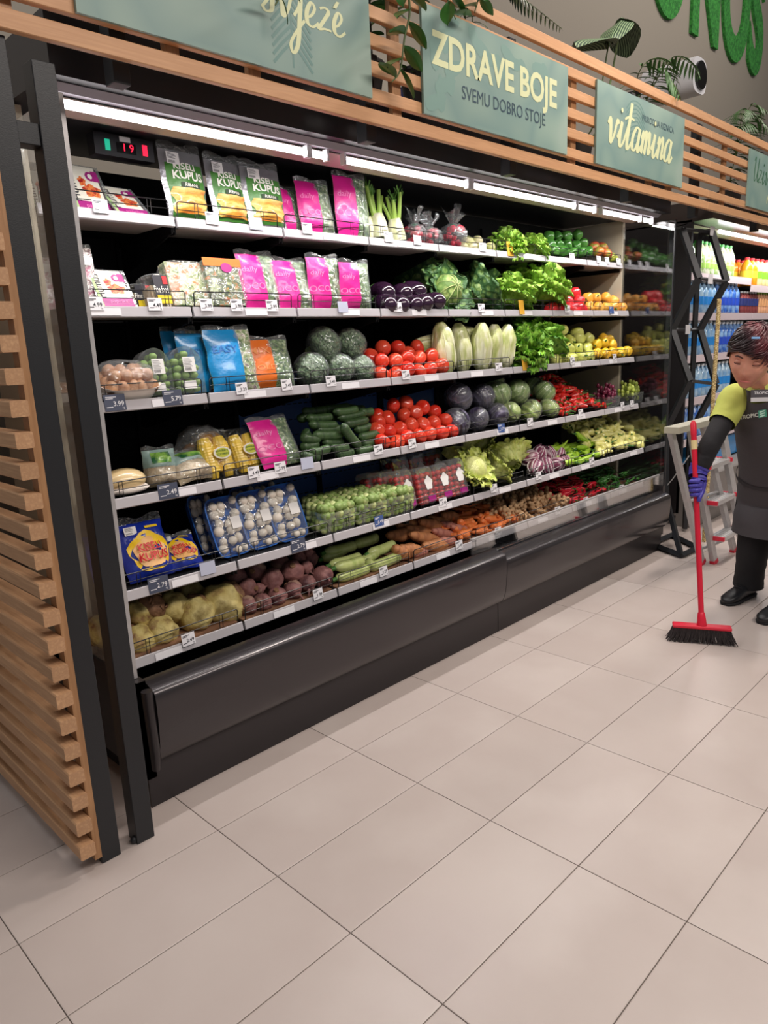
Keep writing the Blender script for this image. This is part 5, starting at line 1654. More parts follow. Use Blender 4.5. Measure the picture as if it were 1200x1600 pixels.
def sticks(r, segs, me, name, k, dys, what, cat, group, stem=None, R=None, kr=(.92, 1.08)):
    R = R or random.Random(3)
    for i, (x0, y0, x1, y1, li) in enumerate(segs):
        d0 = dys[li] if not hasattr(dys[li], '__len__') else dys[li][0]
        d1 = dys[li] if not hasattr(dys[li], '__len__') else dys[li][1]
        p0 = at(x0, y0, 1, YF[r] + d0)
        p1 = at(x1, y1, 1, YF[r] + d1)
        p0.z, p1.z = max(p0.z, ZT[r] + .012), max(p1.z, ZT[r] + .012)
        stick(name, me, p0, p1, k * R.uniform(*kr), what, cat, group, stem, R.uniform(0, 6))
C = [(524, 714, 553, 712, 0), (517, 702, 545, 699, 0), (556, 706, 582, 701, 0), (516, 701, 484, 708, 0), (488, 681, 537, 680, 1), (503, 693, 537, 692, 1), (565, 696, 592, 688, 1), (533, 663, 562, 700, 0),
     (560, 685, 596, 675, 1), (553, 673, 580, 666, 2), (537, 664, 576, 656, 2), (482, 664, 528, 665, 2), (492, 673, 533, 670, 2), (527, 655, 574, 645, 3), (520, 645, 560, 640, 3), (562, 645, 583, 643, 3),
     (478, 655, 520, 652, 3), (475, 672, 486, 690, 2), (470, 700, 498, 694, 1), (472, 644, 512, 640, 4), (505, 640, 548, 636, 4), (538, 637, 570, 640, 4), (470, 684, 500, 688, 1), (466, 658, 490, 640, 4), (500, 652, 540, 650, 4), (470, 712, 500, 718, 0), (528, 722, 552, 719, 0)]
C.sort(key=lambda q: (q[4], q[0] + q[2]))
cn = {}
for i, s_ in enumerate(C):
    cn[s_[4]] = cn.get(s_[4], -1) + 1
    sticks(3, [s_], cucm, 'cucumber', 1.0, [.045, .085, .12, .155, .20], 'dark green cucumber, fourth shelf, %s layer, %s from the near end' % (RD[s_[4]], ORD[cn[s_[4]]]), 'cucumber', 'cucumbers')
M_zuc = mat('pale_courgette_skin', (182, 198, 116), .35, col2=[(200, 212, 138), (162, 184, 98)], scale=7, detail=5, stretch=(.5, 1, 1), ramp=(.35, .65), coat=.3, rand=.05)
zucm = stick_mesh('courgette', .026, M_zuc, endp(.08, .22, .4), .005)
zst = G().tube([(-.004, 0, 0), (.018, 0, .002)], [.011, .009], 8).mesh('stem', M_stem, 40)
for i, (s_, lab) in enumerate([((564, 871, 514, 884, 1), 'pale green courgette on top nearest the beetroots'), ((568, 876, 522, 888, 0), 'pale green courgette in the middle of the front row'), ((576, 888, 524, 905, 0), 'pale green courgette lowest beside the beetroots'),
     ((617, 851, 574, 866, 1), 'pale green courgette on top beside the sweet potatoes'), ((626, 868, 577, 888, 0), 'pale green courgette lowest beside the sweet potatoes'), ((590, 840, 552, 852, 2), 'pale green courgette at the back in shade'),
     ((556, 852, 506, 864, 2), 'pale green courgette at the back beside the beetroots'), ((590, 862, 563, 880, 1), 'pale green courgette lying between the two front pairs'), ((540, 858, 502, 874, 2), 'small courgette poking out above the beetroots'), ((572, 880, 590, 894, 0), 'short courgette between the front courgettes')]):
    sticks(5, [s_], zucm, 'courgette', 1.0, [.055, .11, .18], lab, 'courgette', None, stem=zst)
M_swp = mat('sweet_potato_skin', (190, 122, 74), .6, col2=[(206, 140, 92), (160, 98, 62)], scale=7, detail=5, ramp=(.3, .7), bump=.2, bscale=30)
M_swp2 = mat('pink_sweet_potato_skin', (178, 110, 96), .6, col2=[(194, 128, 110), (148, 84, 78)], scale=7, detail=5, ramp=(.3, .7), bump=.2, bscale=30)
ta = lambda t: math.sin(PI * (.04 + .92 * t)) ** .6
swm = stick_mesh('sweet_potato', .034, M_swp, ta, .006, seed=1, amp=.25)
swm2 = stick_mesh('sweet_potato', .027, M_swp2, ta, .006, seed=2, amp=.25)
for s_, m_, lab in [((604, 838, 649, 832, 2), swm, 'sweet potato lying above the courgettes'), ((640, 836, 690, 853, 1), swm, 'large sweet potato across the middle'), ((622, 858, 660, 860, 0), swm, 'sweet potato end-on beside the courgettes'),
     ((614, 856, 640, 876, 0), swm, 'sweet potato touching the lowest courgette'), ((634, 826, 680, 835, 2), swm, 'sweet potato in the second row'), ((655, 816, 690, 822, 2), swm, 'sweet potato at the back in the middle'), ((668, 811, 712, 822, 3), swm, 'sweet potato at the back near the carrots'),
     ((675, 830, 708, 836, 1), swm2, 'pinkish sweet potato in the middle of the pile'), ((688, 818, 726, 837, 2), swm2, 'pinkish sweet potato near the carrots'), ((704, 824, 738, 836, 1), swm2, 'blunt pinkish sweet potato beside the carrots'), ((660, 854, 702, 860, 0), swm, 'sweet potato behind the price tag'), ((684, 846, 712, 847, 0), swm2, 'small pinkish sweet potato at the front'), ((640, 866, 668, 868, 0), swm2, 'dark sweet potato at the front edge'), ((690, 806, 716, 808, 3), swm, 'sweet potato highest at the back'), ((620, 822, 656, 818, 3), swm, 'sweet potato at the back above the courgettes')]:
    sticks(5, [s_], m_, 'sweet_potato', 1.0, [.055, .11, .165, .21], lab, 'sweet potato', None)
# carrots, ginger, chillies as mixed heaps
M_car = mat('carrot_skin', (230, 118, 56), .5, col2=[(240, 136, 70), (214, 100, 48)], scale=8, detail=4, ramp=(.3, .7), rand=.08)
carm_ = stick_mesh('carrot', .017, M_car, lambda t: (.25 + .75 * min(1, t * 1.6)) * (1 if t < .93 else ((1 - t) / .07) ** .5), .005)
def jumble(r, pxl, pxr, dmin, dmax, zf, rise, n, me, name, ln, k, what, cat, group, rise_mid=0.0, seed=1, ang=(-.6, .6), stem=None, mnt=None, kr=(.85, 1.15)):
    """n loose pieces lying over a heap whose top rises toward the back"""
    R = random.Random(seed)
    for i in range(n):
        d = dmin + (dmax - dmin) * ((i * .618) % 1)
        px = pxl + (pxr - pxl) * ((i * .4142 + R.uniform(-.03, .03)) % 1)
        f_ = (d - dmin) / (dmax - dmin)
        a, b = at(pxl, 700, 1, YF[r] + .05).x, at(pxr, 700, 1, YF[r] + .05).x
        x = a + (b - a) * (px - pxl) / (pxr - pxl)
        y = YF[r] + d
        z = ZT[r] + zf + rise * f_ + R.uniform(-.012, .012)
        if rise_mid: z += rise_mid * (1 - abs(2 * (x - a) / (b - a) - 1)) * f_
        an = R.uniform(*ang)
        el = R.uniform(-.25, .25)
        v = Vector((math.cos(an) * math.cos(el), math.sin(an) * math.cos(el), math.sin(el))) * ln * R.uniform(.8, 1.2) / 2
        if R.random() < .5: v = -v
        c_ = Vector((x, y, z))
        if c_.z - abs(v.z) < ZT[r] + .01: c_.z = ZT[r] + .01 + abs(v.z)
        if me is not None:
            stick(name, me[i % len(me)] if isinstance(me, list) else me, c_ - v, c_ + v, k * R.uniform(*kr), what, cat, group, stem, R.uniform(0, 6))
        else:
            put(mnt[i % len(mnt)], c_, (R.uniform(0, 6), R.uniform(0, 6), R.uniform(0, 6)), R.uniform(.85, 1.2), what, group)['category'] = cat
jumble(5, 706, 806, .045, .30, .020, .075, 62, carm_, 'carrot', .12, .95, 'orange carrot in the loose heap on the bottom shelf', 'carrot', 'carrots on the bottom shelf', ang=(-1.0, 1.0))
# the few thicker carrots on top
for s_, lab in (((803, 812, 757, 812, 1), 'thickest orange carrot lying across the heap'), ((738, 826, 715, 838, 0), 'thick orange carrot next to the sweet potatoes'), ((745, 818, 728, 826, 1), 'stubby orange carrot in front of the heap'), ((790, 820, 768, 826, 0), 'orange carrot under the thickest one')):
    sticks(5, [s_], carm_, 'carrot', 1.35, [.06, .10], lab, 'carrot', None)
M_gin = mat('ginger_skin', (186, 146, 104), .7, col2=[(206, 170, 130), (160, 120, 84)], scale=30, detail=4, ramp=(.3, .7), bump=.3, bscale=60, rand=.1)
def ginger(seed):
    R = random.Random(seed)
    g = G()
    c = Vector((-.03, 0, 0))
    for k in range(5):
        g.sphere(c, (R.uniform(.013, .019), R.uniform(.011, .016), R.uniform(.011, .015)), 10, 7, lambda p: 1 + .12 * noise.noise(p * 3 + Vector((seed, k, 0))))
        if k % 2: g.sphere(c + Vector((0, R.choice((-1, 1)) * .018, .004)), (.009, .013, .010), 8, 6)
        c = c + Vector((.017, R.uniform(-.008, .008), R.uniform(-.004, .004)))
    return single('ginger_root', g, M_gin)
gp = [ginger(k) for k in range(4)]
for o in gp: tag(o, '', 'ginger')
jumble(5, 792, 884, .035, .34, .018, .105, 110, None, 'ginger_root', .08, 1, 'knobbly ginger root in the heap on the bottom shelf', 'ginger', 'ginger roots on the bottom shelf', mnt=gp)
for s_ in ((0, 0),): pass
M_chi1 = mat('red_chilli_skin', (206, 24, 50), .22, col2=(222, 44, 60), scale=6, coat=.4, rand=.08)
chil = lambda t: (.12 + .88 * min(1, t * 1.7)) * (1 if t < .92 else ((1 - t) / .08) ** .5)
cst = G().tube([(0, 0, 0), (.012, 0, .002), (.024, 0, .007)], [.0045, .002, .0025], 6).mesh('stem', M_stem, 40)
ch1 = stick_mesh('red_chilli', .0095, M_chi1, chil, .014, 12, 8)
jumble(5, 880, 946, .035, .32, .016, .085, 75, ch1, 'red_chilli', .11, 1, 'long red chilli in the heap on the bottom shelf', 'chilli', 'red chillies on the bottom shelf', stem=cst, ang=(-.9, .5))
M_chi2 = mat('green_chilli_skin', (48, 104, 44), .25, col2=(70, 132, 54), scale=6, coat=.4, rand=.12)
ch2 = stick_mesh('green_chilli', .0095, M_chi2, chil, .014, 12, 8)
jumble(5, 942, 996, .035, .32, .016, .085, 65, ch2, 'green_chilli', .10, 1, 'slim green chilli in the heap at the far end of the bottom shelf', 'chilli', 'green chillies on the bottom shelf', stem=cst, ang=(-.9, .9))
# fifth shelf: long green peppers and pale yellow pointed peppers
M_lgp = mat('light_green_pepper_skin', (150, 196, 48), .25, col2=(174, 212, 70), scale=5, coat=.4, rand=.07)
lgp = stick_mesh('long_green_pepper', .017, M_lgp, chil, .018, 12, 10, amp=.2)
bst = G().tube([(0, 0, 0), (.015, 0, .002), (.034, 0, .008)], [.008, .003, .0035], 7).mesh('stem', M_stem, 40)
jumble(4, 874, 934, .04, .27, .020, .070, 30, lgp, 'long_green_pepper', .16, .95, 'long light green pepper in the pile on the fifth shelf', 'pepper', 'long light green peppers', stem=bst, ang=(-.7, .4))
for s_, lab in (((930, 694, 899, 678, 1), 'long green pepper standing highest on the pile'), ((937, 690, 900, 702, 1), 'long green pepper lying across the top of the pile'), ((888, 690, 864, 704, 1), 'long green pepper beside the radicchio')):
    sticks(4, [s_], lgp, 'long_green_pepper', 1.0, [.08, .13], lab, 'pepper', None, stem=bst)
M_pyp = mat('pale_yellow_pepper_skin', (226, 222, 128), .28, col2=(238, 234, 156), scale=6, coat=.4, rand=.06)
pyp = stick_mesh('pointed_yellow_pepper', .027, M_pyp, lambda t: (.25 + .75 * min(1, t * 1.4)) * (1 if t < .88 else ((1 - t) / .12) ** .5), .006, 12, 12, 4, .05)
jumble(4, 934, 1003, .04, .32, .034, .185, 100, pyp, 'pointed_yellow_pepper', .085, 1.0, 'pale yellow pointed pepper in the pile on the fifth shelf', 'pepper', 'pale yellow pointed peppers', rise_mid=.02, seed=5, stem=bst, ang=(-1.2, 1.2))
M_srp = mat('small_red_pepper_skin', (210, 34, 34), .22, col2=(224, 60, 44), scale=7, coat=.5, rand=.08)
srp = stick_mesh('small_red_pepper', .021, M_srp, lambda t: (.35 + .65 * min(1, t * 1.4)) * (1 if t < .85 else ((1 - t) / .15) ** .5), .005, 12, 12)
jumble(3, 866, 938, .04, .30, .028, .125, 115, srp, 'small_red_pepper', .062, .95, 'small red pointed pepper in the pile on the fourth shelf', 'pepper', 'small red pointed peppers', rise_mid=.11, seed=9, stem=bst, ang=(-1.5, 1.5))

# celeriac and beetroot on the bottom shelf
M_cel = mat('celeriac_skin', (130, 92, 62), .65, col2=[(196, 176, 106), (212, 196, 130), (146, 128, 76)], scale=13, detail=9, ramp=(.34, .66), bump=.8, bscale=36)
M_celc = mat('celeriac_rough_side', (150, 112, 82), .7, col2=(118, 84, 60), scale=16, detail=5, bump=.8, bscale=26)
def celer(seed):
    t = thing('celeriac', '', 'celeriac')
    G().sphere((0, 0, 0), (.062, .058, .056), 36, 26, lambda p: 1 + .14 * noise.noise(p * 2.0 + Vector((seed, 0, 0))) + .035 * noise.noise(p * 9)).obj('root', M_cel, t, 180)
    R = random.Random(seed)
    g = G()
    for k in range(9):
        a = R.uniform(0, 6.28)
        g.tube([(.03 * math.cos(a), .045, .03 * math.sin(a)), (.042 * math.cos(a), .062, .040 * math.sin(a)), (.03 * math.cos(a + .6), .070, .036 * math.sin(a + .6))], [.007, .005, .002], 6)
    g.sphere((0, .040, 0), (.050, .034, .050), 16, 10, lambda p: 1 + .2 * noise.noise(p * 4))
    g.obj('root_beard', M_celc, t, 180)
    return t
ce1, ce2 = celer(1), celer(5)
for k, (px, py, dy, s_, rt, lab) in enumerate(((218, 1000, .09, .95, (.2, 0, .8), 'celeriac beside the black post at the front'), (251, 986, .09, 1.0, (.1, .5, 0), 'celeriac front row behind the price tag'), (306, 960, .10, 1.12, (.3, -.4, -.6), 'pale celeriac with its beard turned towards the near end'), (346, 944, .12, 1.42, (.1, .3, -1.0), 'largest celeriac beside the beetroots'), (270, 949, .15, 1.0, (0, .3, 0), 'green tinged celeriac in the second row'), (226, 956, .15, 1.05, (2.4, .3, .5), 'celeriac with brown side up beside the post'), (298, 930, .24, .95, (.5, 0, 0), 'shaded celeriac at the back beside the largest one'), (246, 928, .25, .95, (.9, 0, 0), 'shaded celeriac at the back near the post'), (165, 985, .17, 1.05, (0, 0, .6), 'celeriac seen through the side glass'))):
    p = at(px, py, 1, YF[5] + dy)
    put(ce1 if k % 2 else ce2, p, rt, s_, lab)
M_beet = mat('beetroot_skin', (100, 62, 66), .65, col2=[(152, 104, 100), (126, 84, 84), (188, 154, 132)], scale=9, detail=8, ramp=(.36, .66), bump=.6, bscale=40, rand=.18)
def beet(seed):
    o = single('beetroot', blob(.042, .041, .040, .20, 1.7, seed, 26, 18, taper=.08), M_beet)
    G().tube([(0, 0, -.036), (.002, 0, -.052), (.006, .002, -.070)], [.010, .005, .0015], 8).obj('taproot', M_beet, o)
    G().tube([(0, 0, .034), (0, 0, .046)], [.012, .010], 10).obj('crown_stub', M_celc, o)
    return o
bt = [beet(2), beet(8)]
B = [[(386, 946, .9), (411, 941, .92), (433, 933, .95), (458, 922, .98), (480, 912, .95), (504, 901, 1.12)], [(386, 919, 1.0), (405, 920, .62), (425, 906, 1.15), (457, 893, 1.12), (478, 887, .7)], [(370, 902, 1.05), (400, 893, 1.0), (438, 882, 1.0), (466, 872, .8), (484, 873, .9), (480, 864, .7)]]
heap(bt, 5, B, [.065, .115, .18], 'dull purple beetroot', 'beetroot', 'beetroots on the bottom shelf', lambda R: (R.uniform(0, 2.6), R.uniform(-1, 1), R.uniform(0, 6)), (.95, 1.03))
for b_ in bt: b_['category'] = 'beetroot'
# wooden liner board of the bottom shelf
M_board = mat('brown_liner_board', (146, 108, 84), .6, col2=(120, 86, 66), scale=4, kind='wave', stretch=(.3, 6, 6))
for k in range(8):
    x = FX0 + k * MOD
    s_ = SHELF[(5, k)]
    G().box(.006, MOD - .016, .018, .30, .0285, .034).obj('liner_board', M_board, s_, 0)

# ================================================================== PLANTS ON TOP OF THE FRIDGE
M_pot = mat('dark_pot', (52, 48, 46), .6)
M_soil = mat('soil', (48, 36, 28), .95)
M_zz = mat('glossy_dark_leaf', (46, 92, 36), .35, col2=(66, 118, 46), scale=8, coat=.3)
M_ndl = mat('fern_leaf', (58, 96, 48), .5, col2=(84, 124, 60), scale=10)
M_cal = mat('striped_dark_leaf', (30, 52, 34), .5, col2=(120, 140, 104), scale=26, kind='wave', ramp=(.55, .75))
M_stalk = mat('plant_stalk', (84, 100, 60), .6)
TOPZ = 2.32
def pot(t, r_=.10, h_=.14):
    G().lathe([(r_ * .75, 0), (r_, h_), (r_ * 1.05, h_), (r_ * 1.05, h_ + .012), (r_ * .92, h_ + .012), (r_ * .9, h_ - .02)], 20).obj('pot', M_pot, t)
    G().lathe([(r_ * .88, h_ - .022), (r_ * .88, h_ - .012)], 20).obj('soil', M_soil, t, 0)
def leafmesh(w_, l_, m, bend=.3, fold=.12):
    def fn(u, v):
        s_ = (u - .5) * 2
        wd_ = w_ / 2 * math.sin(PI * (.02 + .96 * v)) ** .8
        return (s_ * wd_, -bend * l_ * v * v + fold * w_ * abs(s_), v * l_)
    return G().grid(fn, 6, 8).mesh('leaf', m, 180)
def put_leaf(me, par, p, d, s_=1.0, roll=0.0):
    from mathutils import Quaternion
    o = mobj('leaf', me, par)
    o.rotation_mode = 'QUATERNION'
    o.rotation_quaternion = Vector(d).to_track_quat('Z', 'Y') @ Quaternion((0, 0, 1), roll)
    o.location = p
    o.scale = (s_,) * 3
# hanging branch plant over the header
def branch(t, pts, me, step=.035, s0=1.0, spread=1.0, m=M_stalk, rs=0):
    P = smooth_path(pts, 8)
    G().tube(P, [.006 - .004 * i / len(P) for i in range(len(P))], 6).obj('stalk', m, t)
    L_ = 0
    side = 1
    R = random.Random(rs)
    for i in range(1, len(P)):
        a, b = Vector(P[i - 1]), Vector(P[i])
        L_ += (b - a).length
        if L_ > step:
            L_ = 0
            side = -side
            d = (b - a).normalized()
            sv_ = d.cross(Vector((0, -1, .2))).normalized() * side
            put_leaf(me, t, b, d * .55 + sv_ * spread + Vector((0, -.25, R.uniform(-.2, .2))), s0 * R.uniform(.85, 1.1), R.uniform(-.4, .4) + (PI if side > 0 else 0) * 0)
zzl = leafmesh(.055, .095, M_zz, .15)
t = thing('trailing_plant', 'glossy green plant trailing over the header between the first two signs', 'plant', (1.15, .40, TOPZ))
pot(t)
wp = lambda px, py, y: tuple(at(px, py, 1, y) - Vector((1.15, .40, TOPZ)))
branch(t, [(0, 0, .13), (-.02, -.12, .42), wp(622, -60, .05), wp(640, 10, .04), wp(632, 60, .04), wp(625, 110, .04), wp(612, 128, .04)], zzl, .034, 1.0, rs=1)
branch(t, [(0, 0, .13), (.02, -.10, .40), wp(690, -50, .05), wp(700, 0, .04), wp(712, 30, .04)], zzl, .032, 1.0, rs=2)
branch(t, [(0, 0, .13), (.05, -.05, .30), wp(735, -20, .10), wp(742, 20, .07)], zzl, .032, .95, rs=3)
branch(t, [(0, 0, .13), (-.1, .02, .30), wp(470, -60, .05), wp(440, -10, .04), wp(430, 8, .04)], leafmesh(.016, .07, M_ndl), .018, 1.0, rs=4)
# palm frond arching
def frond(t, pts, w_=.012, l_=.10, m=None, step=.014, droop=.5, rs=0):
    P = smooth_path(pts, 10)
    G().tube(P, [.004 - .0028 * i / len(P) for i in range(len(P))], 6).obj('stalk', M_stalk, t)
    me = leafmesh(w_, l_, m or M_ndl, droop)
    L_, tot = 0, 0
    for i in range(4, len(P)):
        a, b = Vector(P[i - 1]), Vector(P[i])
        L_ += (b - a).length
        if L_ > step:
            L_ = 0
            f_ = i / len(P)
            d = (b - a).normalized()
            n_ = d.cross(Vector((0, 0, 1))).normalized()
            for sd in (-1, 1):
                put_leaf(me, t, b, d * .8 + n_ * sd + Vector((0, 0, -.35)), math.sin(PI * (.15 + .8 * f_)))
def plant(label, x, y, name='palm_plant'):
    t = thing(name, label, 'plant', (x, y, TOPZ))
    pot(t, .09, .12)
    return t, (lambda px, py, yy: tuple(at(px, py, 1, yy) - Vector((x, y, TOPZ))))
t, wp = plant('palm with one dark frond arching out above the second sign', 1.75, .42)
frond(t, [(0, 0, .12), (-.1, -.05, .35), wp(770, -40, .25), wp(820, 0, .18), wp(878, 45, .12)], .016, .075, M_cal, .016)
frond(t, [(0, 0, .12), (.05, -.05, .3), wp(735, 5, .2), wp(700, 20, .14)], .018, .08, M_ndl, .02)
t, wp = plant('plant with two broad striped leaves standing above the vitamina sign', 2.75, .40, 'striped_leaf_plant')
def big_leaf(t, base, tip, w_, m, tt):
    p0, p1 = Vector(base), Vector(tip)
    d = p1 - p0
    me = leafmesh(w_, d.length, m, .15, -.12)
    put_leaf(me, t, p0, d, 1.0)
for b_, tp in (((951, 68), (897, 40)), ((968, 50), (992, 78)), ((972, 28), (950, 45))):
    pb = wp(b_[0], b_[1], .25)
    G().tube(smooth_path([(0, 0, .12), (pb[0] * .5, pb[1] * .6, .2), pb], 6), .004, 6).obj('stalk', M_stalk, t)
for b_, tp, w_ in (((952, 66), (896, 42), .14), ((972, 26), (992, 82), .13), ((974, 27), (950, 50), .10)):
    big_leaf(t, wp(b_[0], b_[1], .25), wp(tp[0], tp[1], .22), w_ * 1.7, M_cal, 0)
t, wp = plant('fern with light green fronds in front of the white wall spotlight', 3.3, .42, 'fern')
frond(t, [(0, 0, .12), (-.02, -.05, .3), wp(1000, 110, .22), wp(1035, 92, .15), wp(1060, 130, .12)], .02, .12, MATS['fern_leaf'], .022)
frond(t, [(0, 0, .12), (.1, -.05, .35), wp(1045, 95, .2), wp(1078, 98, .15), wp(1092, 118, .12)], .02, .11, MATS['fern_leaf'], .022)
frond(t, [(0, 0, .12), (.08, -.05, .3), wp(1030, 110, .2), wp(1050, 128, .13), wp(1062, 150, .08)], .02, .11, MATS['fern_leaf'], .022)
t, wp = plant('dark palm at the far end above the drinks fridge', 5.0, .42)
for q in ((1150, 170, 1158, 185), (1170, 165, 1196, 172), (1175, 180, 1200, 200), (1160, 190, 1148, 205)):
    frond(t, [(0, 0, .12), (0, -.02, .3), wp((1170 + q[0]) / 2, q[1] + 5, .3), wp(q[2], q[3], .2)], .022, .16, MATS['fern_leaf'], .03)
t, wp = plant('small dark plant behind the slats below the second sign', 1.35, .25, 'small_plant')
R_ = random.Random(8)
zs_ = leafmesh(.02, .10, M_ndl, .3)
for k in range(26):
    put_leaf(zs_, t, (0, 0, .10), (R_.uniform(-1, 1), R_.uniform(-1, 1), R_.uniform(.1, 1)), R_.uniform(.8, 1.4))
# blue carton behind the slats
t = thing('blue_carton', 'dark blue carton stored on top of the fridge behind the header', 'box', (1.62, .30, TOPZ))
G().box(-.15, .15, 0, .18, 0, .16).obj('carton', mat('blue_carton_card', (46, 62, 128), .6), t, 0)
G().box(-.15, -.13, -.001, 0, .02, .05).obj('carton_label', M_white, t, 0)

# ================================================================== DRINKS FRIDGE FURTHER ALONG
DX0, DX1, DY = 4.36, 8.2, .46
df = thing('drinks_fridge', 'second open fridge full of bottled drinks beyond the vegetables', 'fridge', (0, 0, 0))
M_din = mat('dark_case_lining', (26, 22, 26), .5)
G().box(DX0, DX1, 1.04, 1.07, .1, 2.2).obj('back_panel', M_din, df, 0)
G().box(DX0, DX0 + .03, .42, 1.04, .1, 2.2).obj('side_panel', M_din, df, 0)
G().prism([(.28, 2.19), (.28, 2.32), (1.07, 2.32), (1.07, 2.19), (.56, 2.19), (.45, 2.185)], DX0, DX1).obj('canopy', mat('brown_black_gloss', (52, 44, 42), .3, coat=.2), df, 0)
G().prism([(.45, 2.178), (.54, 2.155), (.55, 2.155), (.55, 2.168), (.45, 2.182)], DX0, DX1).obj('underside_strip', MATS['taupe_sheet'], df, 0)
for a, b in ((4.78, 6.05), (6.10, 7.3)):
    G().tube([(a, .39, 2.150), (b, .39, 2.150)], .014, 10).obj('light_tube', M_tube, df)
    area('tube_lamp', ((a + b) / 2, .40, 2.128), b - a, .03, 10, (1, .97, .95), (0, 0, 0))
G().prism([(.30, 0), (.30, .15), (.22, .17), (.22, .40), (.25, .42), (.44, .40), (.44, 0)], DX0, DX1).obj('bumper', mat('grey_bumper', (120, 114, 110), .4), df, 50)
M_drail = mat('white_rose_rail', (226, 210, 214), .4)
DZ = [1.835, 1.545, 1.235, .92, .62]
for k, z in enumerate(DZ):
    yf = [.50, .48, .46, .44, .42][k]
    for x0, x1 in ((DX0 + .04, 5.85), (5.86, DX1)):
        zz = z - (.055 if (k == 0 and x0 > 5) else 0)
        s_ = G().box(x0, x1, yf + .01, 1.03, zz + .01, zz + .026).obj('shelf', M_din, df, 0)
        G().box(x0, x1, yf, yf + .01, zz - .022, zz + .034).obj('price_rail', M_drail, s_, 0)
for px, py, k in ((1072, 440, 0), (1118, 450, 0), (1070, 517, 1), (1063, 500, 1), (1175, 497, 1)):
    p = at(px, py, 1, .475)
M_pet = mat('blue_water_bottle', (176, 206, 226), .12, coat=.6, col2=(120, 166, 210), scale=14)
M_petb = mat('deep_blue_bottle', (60, 110, 200), .14, coat=.6, col2=(150, 190, 232), scale=14)
M_petg = mat('green_glass_bottle', (20, 120, 50), .12, coat=.7)
M_lblb = mat('bright_blue_label', (40, 140, 220), .5)
M_lblw = mat('pale_label', (214, 214, 200), .5, col2=(150, 180, 110), scale=30)
def bottle(name, body_m, cap_m, lab_m, r_=.036, h_=.25, lz=(.07, .13), cat='bottle'):
    t = thing(name, '', cat)
    G().lathe([(r_ * .9, 0), (r_, .008), (r_, h_ * .28), (r_ * .94, h_ * .34), (r_, h_ * .4), (r_, h_ * .66), (r_ * .75, h_ * .78), (r_ * .38, h_ * .9), (r_ * .34, h_ * .93)], 14).obj('bottle_body', body_m, t)
    G().lathe([(r_ * .42, h_ * .925), (r_ * .42, h_), (r_ * .38, h_ * 1.005)], 12).obj('cap', cap_m, t)
    G().lathe([(r_ + .0012, lz[0]), (r_ + .0012, lz[1])], 14).obj('label_band', lab_m, t)
    return t
M_capg = mat('light_green_cap', (110, 220, 120), .4)
M_capw = mat('white_cap', (230, 236, 240), .4)
M_capr = mat('coral_red_cap', (240, 60, 70), .4)
b_green = bottle('tonic_bottle', M_lblw, M_capg, mat('lime_label', (150, 190, 90), .5), .040, .25, (.05, .09))
b_gglass = bottle('green_bottle', M_petg, M_capg, M_lblw, .040, .26, (.03, .09))
b_water = bottle('water_bottle', M_pet, M_capw, M_lblb, .038, .25)
b_deep = bottle('water_bottle', M_petb, M_capw, mat('royal_label', (40, 80, 200), .5), .038, .25)
b_or = bottle('juice_bottle', mat('orange_juice', (246, 150, 30), .3, coat=.4), M_capr, mat('yellow_label', (250, 210, 60), .5), .052, .24)
b_gr = bottle('juice_bottle', mat('cream_juice', (240, 226, 160), .3, coat=.4), M_capr, mat('apple_green_label', (130, 220, 50), .5), .052, .24)
b_pk = bottle('juice_bottle', mat('pink_juice', (250, 90, 110), .3, coat=.4), M_capr, mat('rose_label', (250, 130, 140), .5), .052, .24)
b_sm = bottle('small_bottle', mat('peach_drink', (226, 170, 130), .3, coat=.4), mat('lime_cap', (150, 200, 90), .4), mat('tan_label', (214, 160, 110), .5), .030, .19)
b_sd = bottle('small_bottle', mat('brown_drink', (130, 60, 60), .3, coat=.4), M_capw, mat('navy_label', (40, 50, 110), .5), .030, .19)
def rows_of(proto, k, x0, n, dx, what, group, depth=2, yoff=.06, zoff=0.0, sc_=1.0):
    yf = [.50, .48, .46, .44, .42][k]
    for j in range(depth):
        for i in range(n):
            lab = '%s, %s row, %s along' % (what, RD[j], ORD[i])
            put(proto, (x0 + i * dx, yf + yoff + j * (dx + .004), DZ[k] + .0265 + zoff), (0, 0, i * .7), sc_, lab, group)
rows_of(b_gglass, 0, 4.50, 3, .085, 'green glass bottle on the top drinks shelf', 'green glass bottles')
rows_of(b_green, 0, 4.80, 9, .085, 'clear bottle with green cap on the top drinks shelf', 'green capped bottles')
rows_of(b_or, 0, 5.92, 2, .115, 'orange juice bottle with red cap', 'orange juice bottles', 2, .07, -.055)
rows_of(b_gr, 0, 6.16, 3, .115, 'green labelled juice bottle with red cap', 'green labelled juice bottles', 2, .07, -.055)
rows_of(b_pk, 0, 6.52, 3, .115, 'pink juice bottle with red cap', 'pink juice bottles', 2, .07, -.055)
rows_of(b_water, 1, 4.50, 8, .083, 'pale blue water bottle on the second drinks shelf', 'water bottles on the second drinks shelf')
rows_of(b_deep, 1, 5.18, 6, .083, 'deep blue water bottle on the second drinks shelf', 'deep blue water bottles on the second drinks shelf')
rows_of(b_sd, 1, 5.74, 6, .068, 'small dark drink bottle on the second drinks shelf', 'small dark bottles', 1)
rows_of(b_sm, 1, 6.16, 8, .068, 'small peach drink bottle on the second drinks shelf', 'small peach bottles', 1)
rows_of(b_water, 2, 4.46, 8, .083, 'pale blue water bottle on the third drinks shelf', 'water bottles on the third drinks shelf', sc_=1.04)
rows_of(b_deep, 2, 5.14, 8, .083, 'deep blue water bottle on the third drinks shelf', 'deep blue water bottles on the third drinks shelf')
